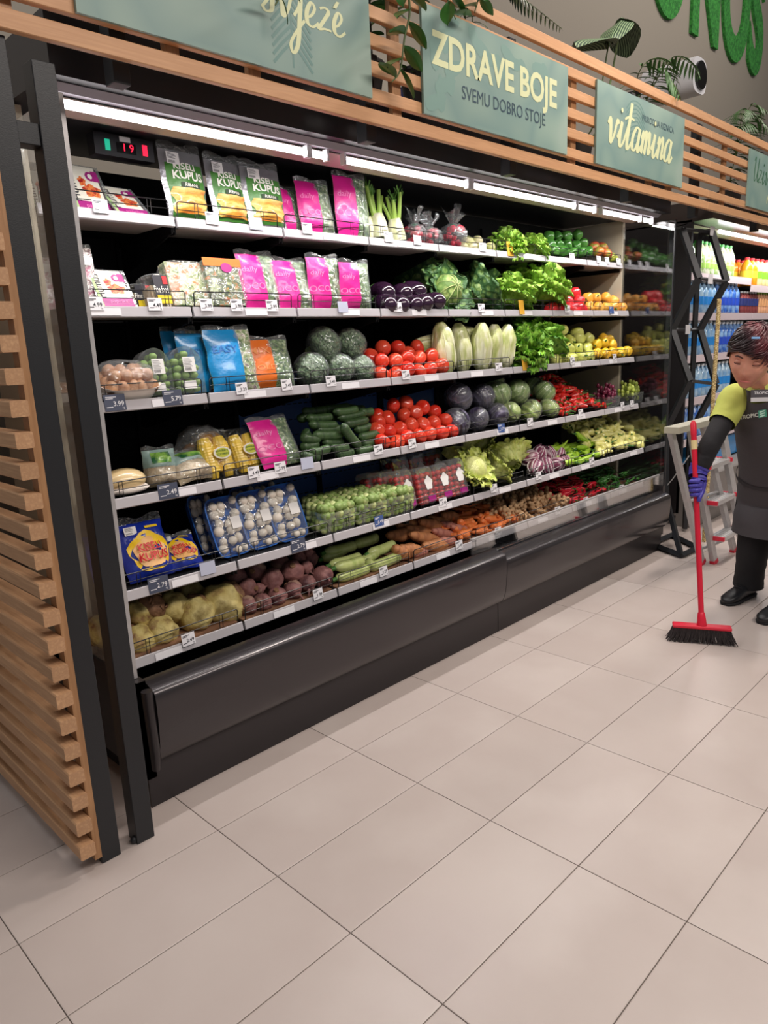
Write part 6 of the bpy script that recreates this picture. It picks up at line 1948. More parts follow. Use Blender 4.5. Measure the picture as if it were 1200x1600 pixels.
rows_of(b_water, 3, 4.46, 12, .083, 'pale blue water bottle on the fourth drinks shelf', 'water bottles on the fourth drinks shelf', 1)
rows_of(b_deep, 4, 4.46, 10, .083, 'deep blue water bottle on the lowest drinks shelf', 'deep blue water bottles on the lowest drinks shelf', 1)
b_pack = thing('drink_pack', '', 'drinks pack')
G().box(-.12, .12, 0, .16, 0, .17).obj('shrink_wrap', mat('blue_shrink_wrap', (70, 160, 230), .25, coat=.6, bump=.5, bscale=20), b_pack, 0)
for i in range(3):
    G().lathe([(.034, .17), (.022, .20), (.013, .215), (.014, .235)], 12, T=Matrix.Translation((-.08 + .08 * i, .05, 0))).obj('bottle_top', M_capw, b_pack)
for i, x in enumerate((5.45, 5.72, 5.99, 6.26)):
    put(b_pack, (x, .50, DZ[4] + .0265), (0, 0, 0), 1.0, 'blue shrink wrapped water pack on the lowest drinks shelf, %s along' % ORD[i], 'water packs')
    if i < 4: put(b_pack, (x - .5, .46, .402), (0, 0, 0), 1.0, 'blue shrink wrapped water pack in the drinks fridge base, %s along' % ORD[i], 'water packs in the base')

# ================================================================== BLACK ZIGZAG RACK BETWEEN THE FRIDGES
zr = thing('zigzag_rack', 'tall black steel rack with zigzag uprights between the two fridges', 'rack', (3.95, .3, 0))
def zw(px, py, X): return tuple(at(px, py, 0, X) - Vector((3.95, .3, 0)))
ZL = [(1066, 358), (1092, 435), (1050, 515), (1078, 595), (1040, 672)]
ZR = [(1112, 362), (1135, 440), (1094, 515), (1119, 600), (1082, 672)]
XL_, XR_ = 3.90, 4.24
def flat(a, b, w_=.016, d_=.016):
    a, b = Vector(a), Vector(b)
    return G().tube([a, b], w_ * 1.25, 4)
zl = [zw(*q, XL_) for q in ZL]
zrr = [zw(*q, XR_) for q in ZR]
for L_ in (zl, zrr):
    for a, b in zip(L_[:-1], L_[1:]):
        flat(a, b, .020).obj('zigzag_bar', M_black, zr, 0)
    yb = max(p[1] for p in L_) + .02
    b_ = L_[0][0]
    flat((b_, yb, .02), (b_, yb, L_[0][2]), .016).obj('rear_post', M_black, zr, 0)
    flat((b_, L_[0][1], L_[0][2]), (b_, yb, L_[0][2]), .016).obj('top_arm', M_black, zr, 0)
    flat(L_[-1], (b_, L_[-1][1] - .02, L_[-1][2] - .47), .020).obj('zigzag_bar', M_black, zr, 0)
    for j in (1, 3):
        pass
for j in range(5):
    flat(zl[j], zrr[j], .009).obj('crossbar', M_black, zr, 0)
FT = [at(*q, 2, .018) - Vector((3.95, .3, 0)) for q in ((1016, 850), (1064, 868), (1090, 856), (1050, 836))]
for a, b in zip(FT, FT[1:] + FT[:1]):
    flat(a, b, .017).obj('foot', M_black, zr, 0)
flat(FT[1], Vector(zl[4]) + Vector((0, -.02, -.45)), .016).obj('strut', M_black, zr, 0)
flat(Vector(zl[4]) + Vector((0, -.02, -.45)), (zl[0][0], max(p[1] for p in zl) + .02, .42), .012).obj('strut', M_black, zr, 0)
G().tube([(zl[0][0] + .005, .10, .30), (zl[0][0] - .01, -.02, .45), (zl[0][0] + .01, -.12, .62)], .004, 5).obj('wire_stay', M_alu, zr)
for j, f_ in ((1, .3), (2, .45), (0, .92)):
    a, b = Vector(zl[j]), Vector(zrr[j])
    c = a.lerp(b, f_)
    G().box(c.x - .035, c.x + .035, c.y - .022, c.y - .018, c.z - .03, c.z + .03).obj('price_card', M_white, zr, 0)

# tan braided pole standing behind the person
bp_ = thing('braided_pole', 'tan braided straw pole standing between the rack and the drinks fridge', 'pole', (0, 0, 0))
pa, pb = at(1124, 468, 1, .10), at(1113, 640, 1, .10)
dv = (pb - pa) / (pa.z - pb.z)
base = pa + dv * pa.z
bp_.location = (base.x, base.y, 0)
g = G()
for s_ in range(3):
    pts = []
    for i in range(420):
        f_ = i / 419
        c = (pa - base) * f_
        a = f_ * 260 + s_ * 2.094
        pts.append((c.x + .0065 * math.cos(a), c.y + .0065 * math.sin(a), c.z))
    G().tube(pts, .0085, 5).obj('straw_strand', mat('straw_braid', (206, 186, 136), .8, col2=(150, 124, 76), scale=90, bump=.6, bscale=90), bp_)

# ================================================================== ALUMINIUM STEP LADDER
ld = thing('step_ladder', 'folded aluminium step ladder with red fittings leaning behind the broom', 'ladder', (3.6, -.1, 0))
LO = Vector((3.6, -.1, 0))
M_redp = mat('red_plastic', (214, 40, 66), .4)
def gp_(px, py, z): return at(px, py, 2, z) - LO
ff = [gp_(1116, 880, 0), gp_(1162, 864, 0)]
bf = [gp_(1097, 881, 0), gp_(1147, 862, 0)]
ft = [gp_(1079, 668, .90), gp_(1126, 658, .90)]
bt_ = [gp_(1048, 674, .90), gp_(1098, 662, .90)]
def rail(a, b, w_, d_, nm, m):
    d = b - a
    q = d.to_track_quat('Z', 'Y').to_matrix().to_4x4()
    T = Matrix.Translation(a) @ q
    return G().box(-w_ / 2, w_ / 2, -d_ / 2, d_ / 2, .02, d.length, T=T).obj(nm, m, ld, 0)
for a, b in zip(ff, ft): rail(a, b, .030, .044, 'front_rail', M_alu)
for a, b in zip(bf, bt_): rail(a, b, .028, .040, 'rear_rail', M_alu)
for a, b in list(zip(ff, ft)) + list(zip(bf, bt_)):
    d = b - a
    T = Matrix.Translation(a) @ d.to_track_quat('Z', 'Y').to_matrix().to_4x4()
    G().box(-.016, .016, -.026, .026, 0, .03, T=T).obj('rubber_foot', M_redp, ld, 0)
for f_ in (.20, .47, .73):
    a, b = ff[0].lerp(ft[0], f_), ff[1].lerp(ft[1], f_)
    x0, x1 = a.x, b.x
    y_ = (a.y + b.y) / 2
    z_ = (a.z + b.z) / 2
    s_ = G().box(x0 + .012, x1 - .012, y_ - .045, y_ + .045, z_ - .02, z_ + .006).obj('step', M_alu, ld, 0)
    for k in range(5):
        G().box(x0 + .014, x1 - .014, y_ - .038 + .018 * k, y_ - .032 + .018 * k, z_ + .006, z_ + .009).obj('tread_rib', M_alu, s_, 0)
    for x in (x0 + .012, x1 - .012):
        G().box(x - .008, x + .008, y_ - .055, y_ + .05, z_ - .012, z_ + .012).obj('red_fitting', M_redp, ld, 0)
a, b = bt_[0], ft[1]
G().box(min(bt_[0].x, ft[0].x) - .02, max(ft[1].x, bt_[1].x) + .02, min(ft[0].y, bt_[0].y) - .03, max(ft[0].y, bt_[0].y) + .03, .89, .925).obj('top_platform', mat('pale_alu_platform', (196, 192, 176), .4, metal=.4), ld, 0)
for f_ in (.12, .5):
    a, b = bf[0].lerp(bt_[0], f_), bf[1].lerp(bt_[1], f_)
    G().tube([a, b], .009, 6).obj('rear_brace', M_alu, ld)

# ================================================================== BROOM
M_redb = mat('red_broom_plastic', (214, 30, 58), .35)
M_bris = mat('dark_bristles', (62, 54, 54), .8, col2=(36, 32, 34), scale=300, stretch=(1, 1, .05))
bc = at(1095, 1003, 2, 0)
tilt0, tilt1 = at(1040, 1000, 2, 0), at(1150, 1009, 2, 0)
ax = (tilt1 - tilt0).normalized()
brm = thing('broom', 'red plastic broom with dark bristles resting on the tiles', 'broom', (bc.x, bc.y, 0), math.atan2(ax.y, ax.x))
HW = (tilt1 - tilt0).length / 2
g = G()
R_ = random.Random(2)
for i in range(46):
    for j in range(5):
        u = -1 + 2 * i / 45
        x0, x1 = u * HW * .80, u * HW * 1.0 + R_.uniform(-.004, .004)
        y0 = -.018 + .009 * j
        y1 = -.030 + .015 * j + R_.uniform(-.003, .003)
        g.tube([(x0, y0, .072), ((x0 * .6 + x1 * .4), y0 * .5 + y1 * .5, .035), (x1, y1, R_.uniform(.001, .006))], [.0032, .0030, .0016], 4, caps=False)
o = g.obj('bristles', M_bris, brm, 0)
o['kind'] = 'stuff'
G().box(-HW * .84, HW * .84, -.024, .024, .070, .086).obj('broom_head', M_redb, brm, 0).modifiers.new('b', 'BEVEL').width = .004
hb = Vector((0, 0, .084))
ht_w = atd(1083, 657, (CM.transposed() @ (Vector((bc.x, bc.y, .08)) - O)).z * -1 - .04)
RZ = Matrix.Rotation(-math.atan2(ax.y, ax.x), 3, 'Z')
ht = RZ @ (ht_w - Vector((bc.x, bc.y, 0)))
G().tube([hb + (ht - hb) * f_ for f_ in (0, .03, .06, .065)], [.022, .020, .016, .013], 12).obj('socket', M_redb, brm)
G().tube([hb + (ht - hb) * f_ for f_ in (.05, .93)], .0125, 12).obj('handle', M_redb, brm)
G().tube([hb + (ht - hb) * f_ for f_ in (.86, .905)], .0135, 12).obj('handle_band', mat('cream_band', (226, 206, 150), .5), brm)
G().tube([hb + (ht - hb) * f_ for f_ in (.93, .985, 1.0)], [.0135, .014, .006], 12).obj('handle_cap', M_redb, brm)

# ================================================================== PERSON SWEEPING
M_skin = mat('skin', (214, 152, 128), .5, sss=.12, col2=(204, 138, 116), scale=12)
M_shirt = mat('lime_polo_cloth', (186, 192, 92), .8, bump=.12, bscale=60)
M_apron = mat('dark_apron_cloth', (70, 66, 70), .8, bump=.12, bscale=50)
M_blk = mat('black_cloth', (24, 23, 27), .85, bump=.1, bscale=60)
M_glove = mat('violet_glove', (66, 60, 158), .45, bump=.15, bscale=80)
M_shoe = mat('black_shoe_leather', (24, 24, 28), .4)
M_hair = mat('dark_auburn_hair', (30, 14, 20), .38, col2=[(58, 24, 32), (112, 44, 52)], scale=7, detail=5, ramp=(.35, .7))
Rc, Uc, Bc = CM @ Vector((1, 0, 0)), CM @ Vector((0, 1, 0)), CM @ Vector((0, 0, 1))
Fp = (Bc * .90 - Rc * .42); Fp.z = 0; Fp.normalize()
Sp = Vector((0, 0, 1)).cross(Fp)
if Sp.dot(Rc) < 0: Sp = -Sp
ftR, ftL = at(1168, 934, 2, .0), at(1226, 962, 2, .0)
porig = Vector(((ftR.x + ftL.x) / 2, (ftR.y + ftL.y) / 2, 0))
pers = thing('person', 'person in lime polo, dark apron and violet gloves bending to sweep with the red broom', 'person', porig)
def J(px, py, d): return atd(px, py, d) - porig
hip = J(1216, 772, 3.80)
waist = J(1212, 715, 3.66)
chest = J(1207, 655, 3.50)
nb = J(1197, 618, 3.40)
nk = J(1190, 598, 3.34)
shR, shL = J(1147, 626, 3.44), J(1256, 632, 3.46)
hdc = J(1174, 560, 3.20)
# hand on the broom handle
best = min([k / 200 for k in range(60, 200)], key=lambda f_: abs((lambda q: 800 - F * q.y / -q.z)(CM.transposed() @ (Vector((bc.x, bc.y, 0)) + RZ.transposed() @ (hb + (ht - hb) * f_) - O)) - 762))
hw = Vector((bc.x, bc.y, 0)) + RZ.transposed() @ (hb + (ht - hb) * best) - porig
hdir = (RZ.transposed() @ (hb - ht)).normalized()
dep_h = -(CM.transposed() @ (hw + porig - O)).z
wrR = J(1091, 736, dep_h + .02)
elR = J(1112, 690, 3.38)
elL, wrL = J(1290, 700, 3.4), J(1285, 760, 3.3)
hR, hL_ = hip - Sp * .085, hip + Sp * .085
anR = ftR - porig + Vector((0, 0, .09)) + Fp * -.03
anL = ftL - porig + Vector((0, 0, .09)) + Fp * -.03
knR = hR.lerp(anR, .5) + Fp * .04
knL = hL_.lerp(anL, .5) + Fp * .05
def skin_obj(name, verts, edges, radii, m, root=0, sub=2, parent=None):
    me = bpy.data.meshes.new(name)
    me.from_pydata([tuple(v) for v in verts], edges, [])
    o = mobj(name, me, parent)
    sk = o.modifiers.new('skin', 'SKIN')
    sk.use_smooth_shade = True
    sk.branch_smoothing = 0.4
    lay = me.skin_vertices[0] if me.skin_vertices else None
    for i, r_ in enumerate(radii):
        lay.data[i].radius = r_ if hasattr(r_, '__len__') else (r_, r_)
        lay.data[i].use_root = (i == root)
    me.materials.append(m)
    s_ = o.modifiers.new('sub', 'SUBSURF')
    s_.levels = s_.render_levels = sub
    return o
def ensure_skin(o_): pass
V = [hip, waist, chest, nb, nk, hdc + Vector((0, 0, -.06)), shR, elR, wrR, shL, elL, wrL, hR, knR, anR, hL_, knL, anL]
E_ = [(0, 1), (1, 2), (2, 3), (3, 4), (4, 5), (2, 6), (6, 7), (7, 8), (2, 9), (9, 10), (10, 11), (0, 12), (12, 13), (13, 14), (0, 15), (15, 16), (16, 17)]
Rr = [.11, .10, .11, .055, .048, .05, .050, .036, .026, .05, .036, .026, .075, .05, .034, .075, .05, .034]
def skin_build(name, V, E_, Rr, m, parent, sub=2):
    bm = bmesh.new()
    lay = bm.verts.layers.skin.new() if hasattr(bm.verts.layers, 'skin') and not len(bm.verts.layers.skin) else bm.verts.layers.skin.verify()
    vs = [bm.verts.new(tuple(v)) for v in V]
    for a, b in E_: bm.edges.new((vs[a], vs[b]))
    for v, r_ in zip(vs, Rr):
        v[lay].radius = r_ if hasattr(r_, '__len__') else (r_, r_)
        v[lay].use_root = False
    vs[0][lay].use_root = True
    me = bpy.data.meshes.new(name)
    bm.to_mesh(me); bm.free()
    me.materials.append(m)
    o = mobj(name, me, parent)
    sk = o.modifiers.new('skin', 'SKIN'); sk.use_smooth_shade = True; sk.branch_smoothing = .5
    s_ = o.modifiers.new('sub', 'SUBSURF'); s_.levels = s_.render_levels = sub
    return o
skin_build('body', V, E_, Rr, M_skin, pers)

def loft(rings, n=28, name='', m=None, cap=False, sub=False, pw=1.0, wob=0.0, seed=0, arc=None):
    """rings: (centre, half-width vector, half-depth vector)"""
    vs = []
    a0, a1 = arc if arc else (0, 2 * PI)
    cnt_ = n if not arc else n + 1
    for j, (c, a, b) in enumerate(rings):
        for k in range(cnt_):
            q = a0 + (a1 - a0) * k / n
            cq, sq_ = math.cos(q), math.sin(q)
            cq = math.copysign(abs(cq) ** pw, cq); sq_ = math.copysign(abs(sq_) ** pw, sq_)
            w_ = 1 + wob * noise.noise(Vector((cq * 2.2, sq_ * 2.2, j * .6 + seed)))
            vs.append(c + a * cq * w_ + b * sq_ * w_)
    fs = []
    for j in range(len(rings) - 1):
        for k in range(n):
            kk = (k + 1) % n if not arc else k + 1
            fs.append((j * cnt_ + k, j * cnt_ + kk, (j + 1) * cnt_ + kk, (j + 1) * cnt_ + k))
    if cap:
        fs.append(tuple(range(cnt_))[::-1]); fs.append(tuple((len(rings) - 1) * cnt_ + k for k in range(cnt_)))
    o = G().add(vs, fs).obj(name, m, pers, 180)
    fixn(o)
    return o
def rings_along(pts, wd_, dp_, n=14, front=Fp):
    P = smooth_path([tuple(p) for p in pts], n)
    out = []
    m_ = len(P) - 1
    def interp(L_, t_):
        x = t_ * (len(L_) - 1); i = min(int(x), len(L_) - 2); f_ = x - i
        f_ = f_ * f_ * (3 - 2 * f_)
        return L_[i] * (1 - f_) + L_[i + 1] * f_
    for i, p in enumerate(P):
        t_ = (Vector(P[min(i + 1, m_)]) - Vector(P[max(i - 1, 0)])).normalized()
        f_ = (front - t_ * front.dot(t_))
        f_ = f_.normalized() if f_.length > .05 else t_.orthogonal().normalized()
        s_ = t_.cross(f_).normalized()
        out.append((Vector(p), s_ * interp(wd_, i / m_), f_ * interp(dp_, i / m_)))
    return out
# polo shirt: torso, sleeves, collar
loft(rings_along([hip, waist, chest, nb + Vector((0, 0, .01)), nk], [.165, .150, .160, .135, .050], [.125, .115, .108, .072, .052], 7), name='polo_shirt', m=M_shirt, wob=.03)
loft(rings_along([chest.lerp(shR, .82) + Vector((0, 0, .03)), shR + Vector((0, 0, .008)), shR.lerp(elR, .30), shR.lerp(elR, .55)], [.064, .070, .064, .060], [.068, .072, .066, .062], 7), name='sleeve', m=M_shirt, wob=.05)
loft(rings_along([chest.lerp(shL, .82) + Vector((0, 0, .03)), shL + Vector((0, 0, .008)), shL.lerp(elL, .30), shL.lerp(elL, .55)], [.070, .078, .076, .078], [.075, .080, .076, .078], 7), name='sleeve', m=M_shirt, wob=.05, seed=4)
up = (nk - nb).normalized()
for sd in (-1, 1):
    def cf(u, v, sd=sd):
        a = PI / 2 - sd * (.15 + u * 2.2)
        r0 = .058 + .022 * v
        c = nk + up * (.006 - .030 * v)
        return c + Sp * math.cos(a) * r0 * 1.05 + Fp * math.sin(a) * (r0 + .018 * (1 - u) * v) + Vector((0, 0, -.03 * v * (1 - u) ** 2))
    G().grid(cf, 14, 4).obj('collar', M_shirt, pers, 180)
# black undersleeves
loft(rings_along([shR.lerp(elR, .35), elR, elR.lerp(wrR, .5), wrR], [.050, .047, .044, .038], [.050, .047, .044, .038], 9), name='undersleeve', m=M_blk, wob=.06)
loft(rings_along([shL.lerp(elL, .35), elL, elL.lerp(wrL, .5), wrL], [.056, .050, .042, .034], [.056, .050, .042, .034], 7), name='undersleeve', m=M_blk, wob=.06)
# trousers
for h_, k_, a_, sd in ((hR, knR, anR, 1), (hL_, knL, anL, -1)):
    loft(rings_along([h_ + Vector((0, 0, .08)), h_ + Vector((0, 0, -.06)), k_, a_.lerp(k_, .25), a_ + Vector((0, 0, -.025))], [.110, .115, .082, .074, .078], [.115, .112, .080, .074, .080], 7), name='trouser_leg', m=M_blk, wob=.05, seed=sd)
loft(rings_along([hip + Vector((0, 0, -.10)), hip, waist.lerp(hip, .4)], [.165, .175, .158], [.125, .13, .125], 7), name='trouser_seat', m=M_blk)
# apron: wraps the front from chest to thigh
apc = [nb.lerp(nk, .55), chest.lerp(nb, .72), chest, waist, hip, hip + Vector((0, 0, -.14)), hip + Vector((0, 0, -.20))]
ap = rings_along([apc[0] + Fp * .006, apc[1] + Fp * .008, apc[2] + Fp * .01, apc[3] + Fp * .012, apc[4] + Fp * .012, apc[5] + Fp * .02, apc[6] + Fp * .02], [.095, .140, .172, .172, .196, .208, .212], [.090, .128, .148, .146, .160, .178, .184], 7)
loft(ap, name='apron', m=M_apron, arc=(-.30, PI + .30), n=34, wob=.012)
for sd in (-1, 1):
    p0 = ap[0][0] + ap[0][1] * (.75 * (1 if ap[0][1].dot(Sp) > 0 else -1) * sd) + ap[0][2] * .55
    p1 = nk + Sp * sd * .055 + Fp * .02 + Vector((0, 0, -.005))
    p2 = nk - Fp * .062
    G().tube(smooth_path([tuple(p0), tuple((p0 + p1) / 2 + Fp * .018), tuple(p1), tuple(p2)], 6), .011, 8, sq=.35).obj('apron_strap', M_apron, pers)
# waist tie
wr_ = rings_along([waist.lerp(hip, .28), waist.lerp(hip, .36)], [.186, .190], [.158, .160], 3)
loft(wr_, name='apron_tie', m=mat('darker_apron_cloth', (48, 45, 48), .8), arc=(-.4, PI + .4), n=34)
# lettering and badge laid on the apron
def on_apron(px, py):
    """point on the apron's front shell that shows at a pixel"""
    d = (CM @ Vector(((px - 600) / F, -(py - 800) / F, -1.0))).normalized()
    o_ = O - porig
    best_, bd = None, 9
    for j, (c, a, b) in enumerate(ap):
        for k in range(61):
            q = -.30 + (PI + .6) * k / 60
            p = c + a * math.cos(q) * 1.012 + b * math.sin(q) * 1.012
            if (p - o_).normalized().dot(d) < .99: continue
            e = (p - o_).cross(d).length
            if (p - c).dot(-d) > 0 and e < bd: best_, bd, nn = p, e, (p - c)
    return best_, nn
def flat_on(px0, py0, px1, py1):
    a, n0 = on_apron(px0, py0); b, n1 = on_apron(px1, py1)
    dep = -(CM.transposed() @ (a + porig - O)).z
    dep2 = -(CM.transposed() @ (b + porig - O)).z
    return a, b, dep, dep2
try:
    a, na = on_apron(1161, 652)
    b, nb_ = on_apron(1200, 646)
    X = (b - a); wl = X.length; X.normalize()
    N = (-(CM @ Vector((0, 0, -1)))); N = (N - X * N.dot(X)).normalized()
    Yv = N.cross(X)
    v, f = text('TROPIC', 1.0, .02)
    wt = max(p[0] for p in v) - min(p[0] for p in v)
    s_ = wl * .72 / wt
    base_ = a + X * (wl * .40) + N * .030 - Yv * .010
    G().add([base_ + X * x * s_ + Yv * y * s_ for x, y, z in v], f).obj('apron_lettering', mat('pale_grey_print', (205, 205, 200), .6), pers, 0)
    c_ = a + X * (wl * .92) + N * .030
    h_ = .020
    G().add([c_ + X * dx * h_ * .95 + Yv * dy_ * h_ for dx, dy_ in ((-1, -.85), (1, -.85), (1, .85), (-1, .85))], [(0, 1, 2, 3)]).obj('green_logo', mat('teal_print', (70, 156, 130), .6), pers, 0)
    for k in (-1, 0, 1):
        cc_ = c_ + N * .001 + Yv * k * h_ * .5
        G().add([cc_ + X * dx * h_ * .6 + Yv * (dy_ * .003 + dx * .002) for dx, dy_ in ((-1, -1), (1, -1), (1, 1), (-1, 1))], [(0, 1, 2, 3)]).obj('logo_stroke', mat('pale_teal_print', (190, 226, 212), .6), pers, 0)
except Exception as ex:
    print('apron text', ex)
bp0 = J(1173, 615, 3.20); bp1 = J(1205, 614, 3.19)
X = (bp1 - bp0); wl = X.length; X.normalize()
N = Bc - X * Bc.dot(X); N.normalize(); Yv = N.cross(X)
def slab(c, X, Y_, N, w_, h_, d_, name, m):
    vs = [c + X * sx * w_ / 2 + Y_ * sy * h_ / 2 + N * sz * d_ / 2 for sz in (-1, 1) for sy in (-1, 1) for sx in (-1, 1)]
    return G().add(vs, [(0, 2, 3, 1), (4, 5, 7, 6), (0, 1, 5, 4), (2, 6, 7, 3), (0, 4, 6, 2), (1, 3, 7, 5)]).obj(name, m, pers, 0)
cb_ = (bp0 + bp1) / 2 - Yv * .012
slab(cb_ + Yv * .010, X, Yv, N, wl, .036, .004, 'name_badge', mat('charcoal_badge', (66, 62, 68), .4))
slab(cb_ - Yv * .016, X, Yv, N, wl, .018, .005, 'badge_strip', mat('silver_badge', (196, 194, 196), .4))
v, f = text('TROPIC', .017, .01)
G().add([cb_ + Yv * .008 + N * .0028 + X * x + Yv * y for x, y, z in v], f).obj('badge_lettering', M_white, pers, 0)
# shoes
for an, ft_ in ((anR, ftR - porig), (anL, ftL - porig)):
    toe = Fp * .75 - Rc * .65; toe.z = 0; toe.normalize()
    sd_ = Vector((0, 0, 1)).cross(toe)
    c0 = Vector((an.x, an.y, 0)) - toe * .05
    rg = []
    for t_, w_, h_ in ((0, .026, .040), (.03, .036, .075), (.09, .038, .085), (.15, .040, .060), (.20, .045, .046), (.25, .040, .036), (.278, .022, .024)):
        rg.append((c0 + toe * t_ + Vector((0, 0, h_ / 2 + .012)), sd_ * w_, Vector((0, 0, h_ / 2))))
    rg = [(rg[0][0] - toe * .004, rg[0][1] * .3, rg[0][2] * .5)] + rg + [(rg[-1][0] + toe * .004, rg[-1][1] * .3, rg[-1][2] * .5)]
    loft(rg, name='shoe', m=M_shoe, cap=True, pw=.75, n=20)
    rg2 = [(Vector((c[0].x, c[0].y, .008)), c[1] * 1.08, Vector((0, 0, .008))) for c in rg[1:-1]]
    loft(rg2, name='shoe_sole', m=M_blk, cap=True, pw=.5, n=16)
    for k in range(3):
        c = rg[4][0] + Vector((0, 0, .036 - .004 * k)) + toe * (.018 * k - .03)
        G().tube([c - sd_ * .018, c + Vector((0, 0, .006)), c + sd_ * .018], .003, 6).obj('shoe_lace', M_blk, pers)
# gloved hand closed round the handle
def hand(wrist, grip, hd, m, sgn=1):
    """wrist joint, centre of the grip on the handle, direction down the handle"""
    fw = (grip - wrist).normalized()
    n_ = (Bc - hd * Bc.dot(hd)).normalized()          # towards the viewer, square to the handle
    lat = hd.cross(n_).normalized()
    if lat.dot(Rc) > 0: lat = -lat                     # image-left side
    palm = grip + n_ * .010 - lat * .010 - hd * .012
    V = [wrist, wrist.lerp(palm, .45), palm]
    E_ = [(0, 1), (1, 2)]
    Rr = [.034, (.036, .030), (.040, .026)]
    for k in range(4):
        off = hd * (-.030 + .021 * k)
        ln = (.9, 1.0, .95, .8)[k]
        b = grip + off + n_ * .016 - lat * .012
        q = [b, grip + off + n_ * .026 + lat * .010, grip + off + n_ * .010 + lat * .030 * ln, grip + off - n_ * .014 + lat * .022 * ln, grip + off - n_ * .024 - lat * .002]
        i0 = len(V)
        V += q
        E_ += [(2, i0)] + [(i0 + j, i0 + j + 1) for j in range(4)]
        Rr += [.0105, .0105, .0098, .0090, .0080]
    i0 = len(V)
    V += [wrist.lerp(palm, .7) - lat * .026, grip - lat * .024 + n_ * .008 + hd * .022, grip + n_ * .024 + hd * .045 - lat * .004, grip + n_ * .022 + hd * .068]
    E_ += [(1, i0), (i0, i0 + 1), (i0 + 1, i0 + 2), (i0 + 2, i0 + 3)]
    Rr += [.016, .0135, .0115, .0095]
    return skin_build('glove', V, E_, Rr, m, pers)
hand(wrR, hw, hdir, M_glove)
loft(rings_along([wrR.lerp(elR, .16), wrR, wrR.lerp(hw, .3)], [.046, .042, .040], [.046, .040, .036], 5), name='glove_cuff', m=M_glove, wob=.08)
hand(wrL, wrL + Vector((0, 0, -.10)) , Vector((0, 0, -1)), M_glove)
loft(rings_along([wrL.lerp(elL, .2), wrL, wrL + Vector((0, 0, -.04))], [.042, .038, .036], [.042, .036, .030], 5), name='glove_cuff', m=M_glove, wob=.08)
# head
hd_f = (Bc * .66 - Rc * .56 - Uc * .46).normalized()
hd_u = (Uc * .86 + Bc * .36 + Rc * .02)
hd_u = (hd_u - hd_f * hd_u.dot(hd_f)).normalized()
hd_s = hd_u.cross(hd_f)      # local +x with face toward -y
HM = Matrix((( hd_s.x, -hd_f.x, hd_u.x), (hd_s.y, -hd_f.y, hd_u.y), (hd_s.z, -hd_f.z, hd_u.z))).to_4x4()
if HM.to_3x3().determinant() < 0:
    hd_s = -hd_s
    HM = Matrix((( hd_s.x, -hd_f.x, hd_u.x), (hd_s.y, -hd_f.y, hd_u.y), (hd_s.z, -hd_f.z, hd_u.z))).to_4x4()
HS = 1.15
HT = Matrix.Translation(hdc) @ HM @ Matrix.Scale(HS, 4)
def gs(p, c, s_): return math.exp(-sum(((p[i] - c[i]) / s_[i]) ** 2 for i in range(3)))
def headfn(p):
    x, y, z = p.x * .074, p.y * .093, p.z * .116
    t_ = max(0, -z - .01) / .10
    front = max(0, -p.y)
    x *= 1 - .34 * t_ ** 1.3
    if y > 0: y *= 1 - .45 * t_
    q = Vector((x, y, z))
    def b(c, s_, d): 
        nonlocal q
        q = q + Vector(d) * gs((x, y, z), c, s_)
    b((0, -.092, -.010), (.0085, .04, .024), (0, -.012, 0))
    b((0, -.092, -.030), (.013, .04, .010), (0, -.015, 0))
    for sd in (-1, 1):
        b((sd * .013, -.09, -.033), (.007, .03, .007), (0, -.006, 0))
        b((sd * .030, -.085, .012), (.016, .03, .012), (0, .010, 0))
        b((sd * .030, -.085, .032), (.022, .03, .008), (0, -.004, 0))
        b((sd * .040, -.07, -.022), (.020, .03, .018), (sd * .003, -.006, 0))
    b((0, -.085, -.058), (.024, .03, .006), (0, -.007, 0))
    b((0, -.085, -.068), (.020, .03, .006), (0, -.006, 0))
    b((0, -.085, -.063), (.026, .03, .0022), (0, .0055, 0))
    b((0, -.07, -.098), (.022, .04, .016), (0, -.012, -.002))
    return q
G().sphere((0, 0, 0), 1, 56, 44, headfn, T=HT).obj('head', M_skin, pers, 180)
M_lip = mat('lips', (196, 112, 104), .45)
M_brow = mat('eyebrow', (60, 34, 32), .7)
M_lid = mat('eyelid', (200, 138, 118), .5)
M_eye = mat('eye_white', (220, 214, 208), .3)
for sd in (-1, 1):
    G().sphere((sd * .030, -.0755, .010), (.0135, .0095, .0085), 14, 10, T=HT).obj('eyelid', M_lid, pers, 180)
    G().tube([(sd * (.030 + .0145 * math.cos(a)), -.0775 - .0105 * math.sin(a) * .9, .0055 - .002 * math.sin(a)) for a in [PI * k / 8 for k in range(9)]], .0014, 6, T=HT).obj('eyelash', M_brow, pers)
    G().tube([(sd * .014, -.088, .027), (sd * .024, -.088, .032), (sd * .036, -.082, .033), (sd * .047, -.070, .027)], [.0022, .0030, .0026, .0014], 6, T=HT).obj('eyebrow', M_brow, pers)
    G().sphere((sd * .072, .004, -.004), (.009, .017, .028), 14, 10, lambda p: 1 - .25 * max(0, p.x * sd) * (abs(p.z) < .6), T=HT).obj('ear', M_skin, pers, 180)
G().tube([(x * .024, -.0895 - .0015 + .008 * x * x, -.0615 - .001 * abs(x)) for x in [-1, -.66, -.33, 0, .33, .66, 1]], [.0012, .0026, .0034, .0030, .0034, .0026, .0012], 8, T=HT).obj('lips', M_lip, pers)
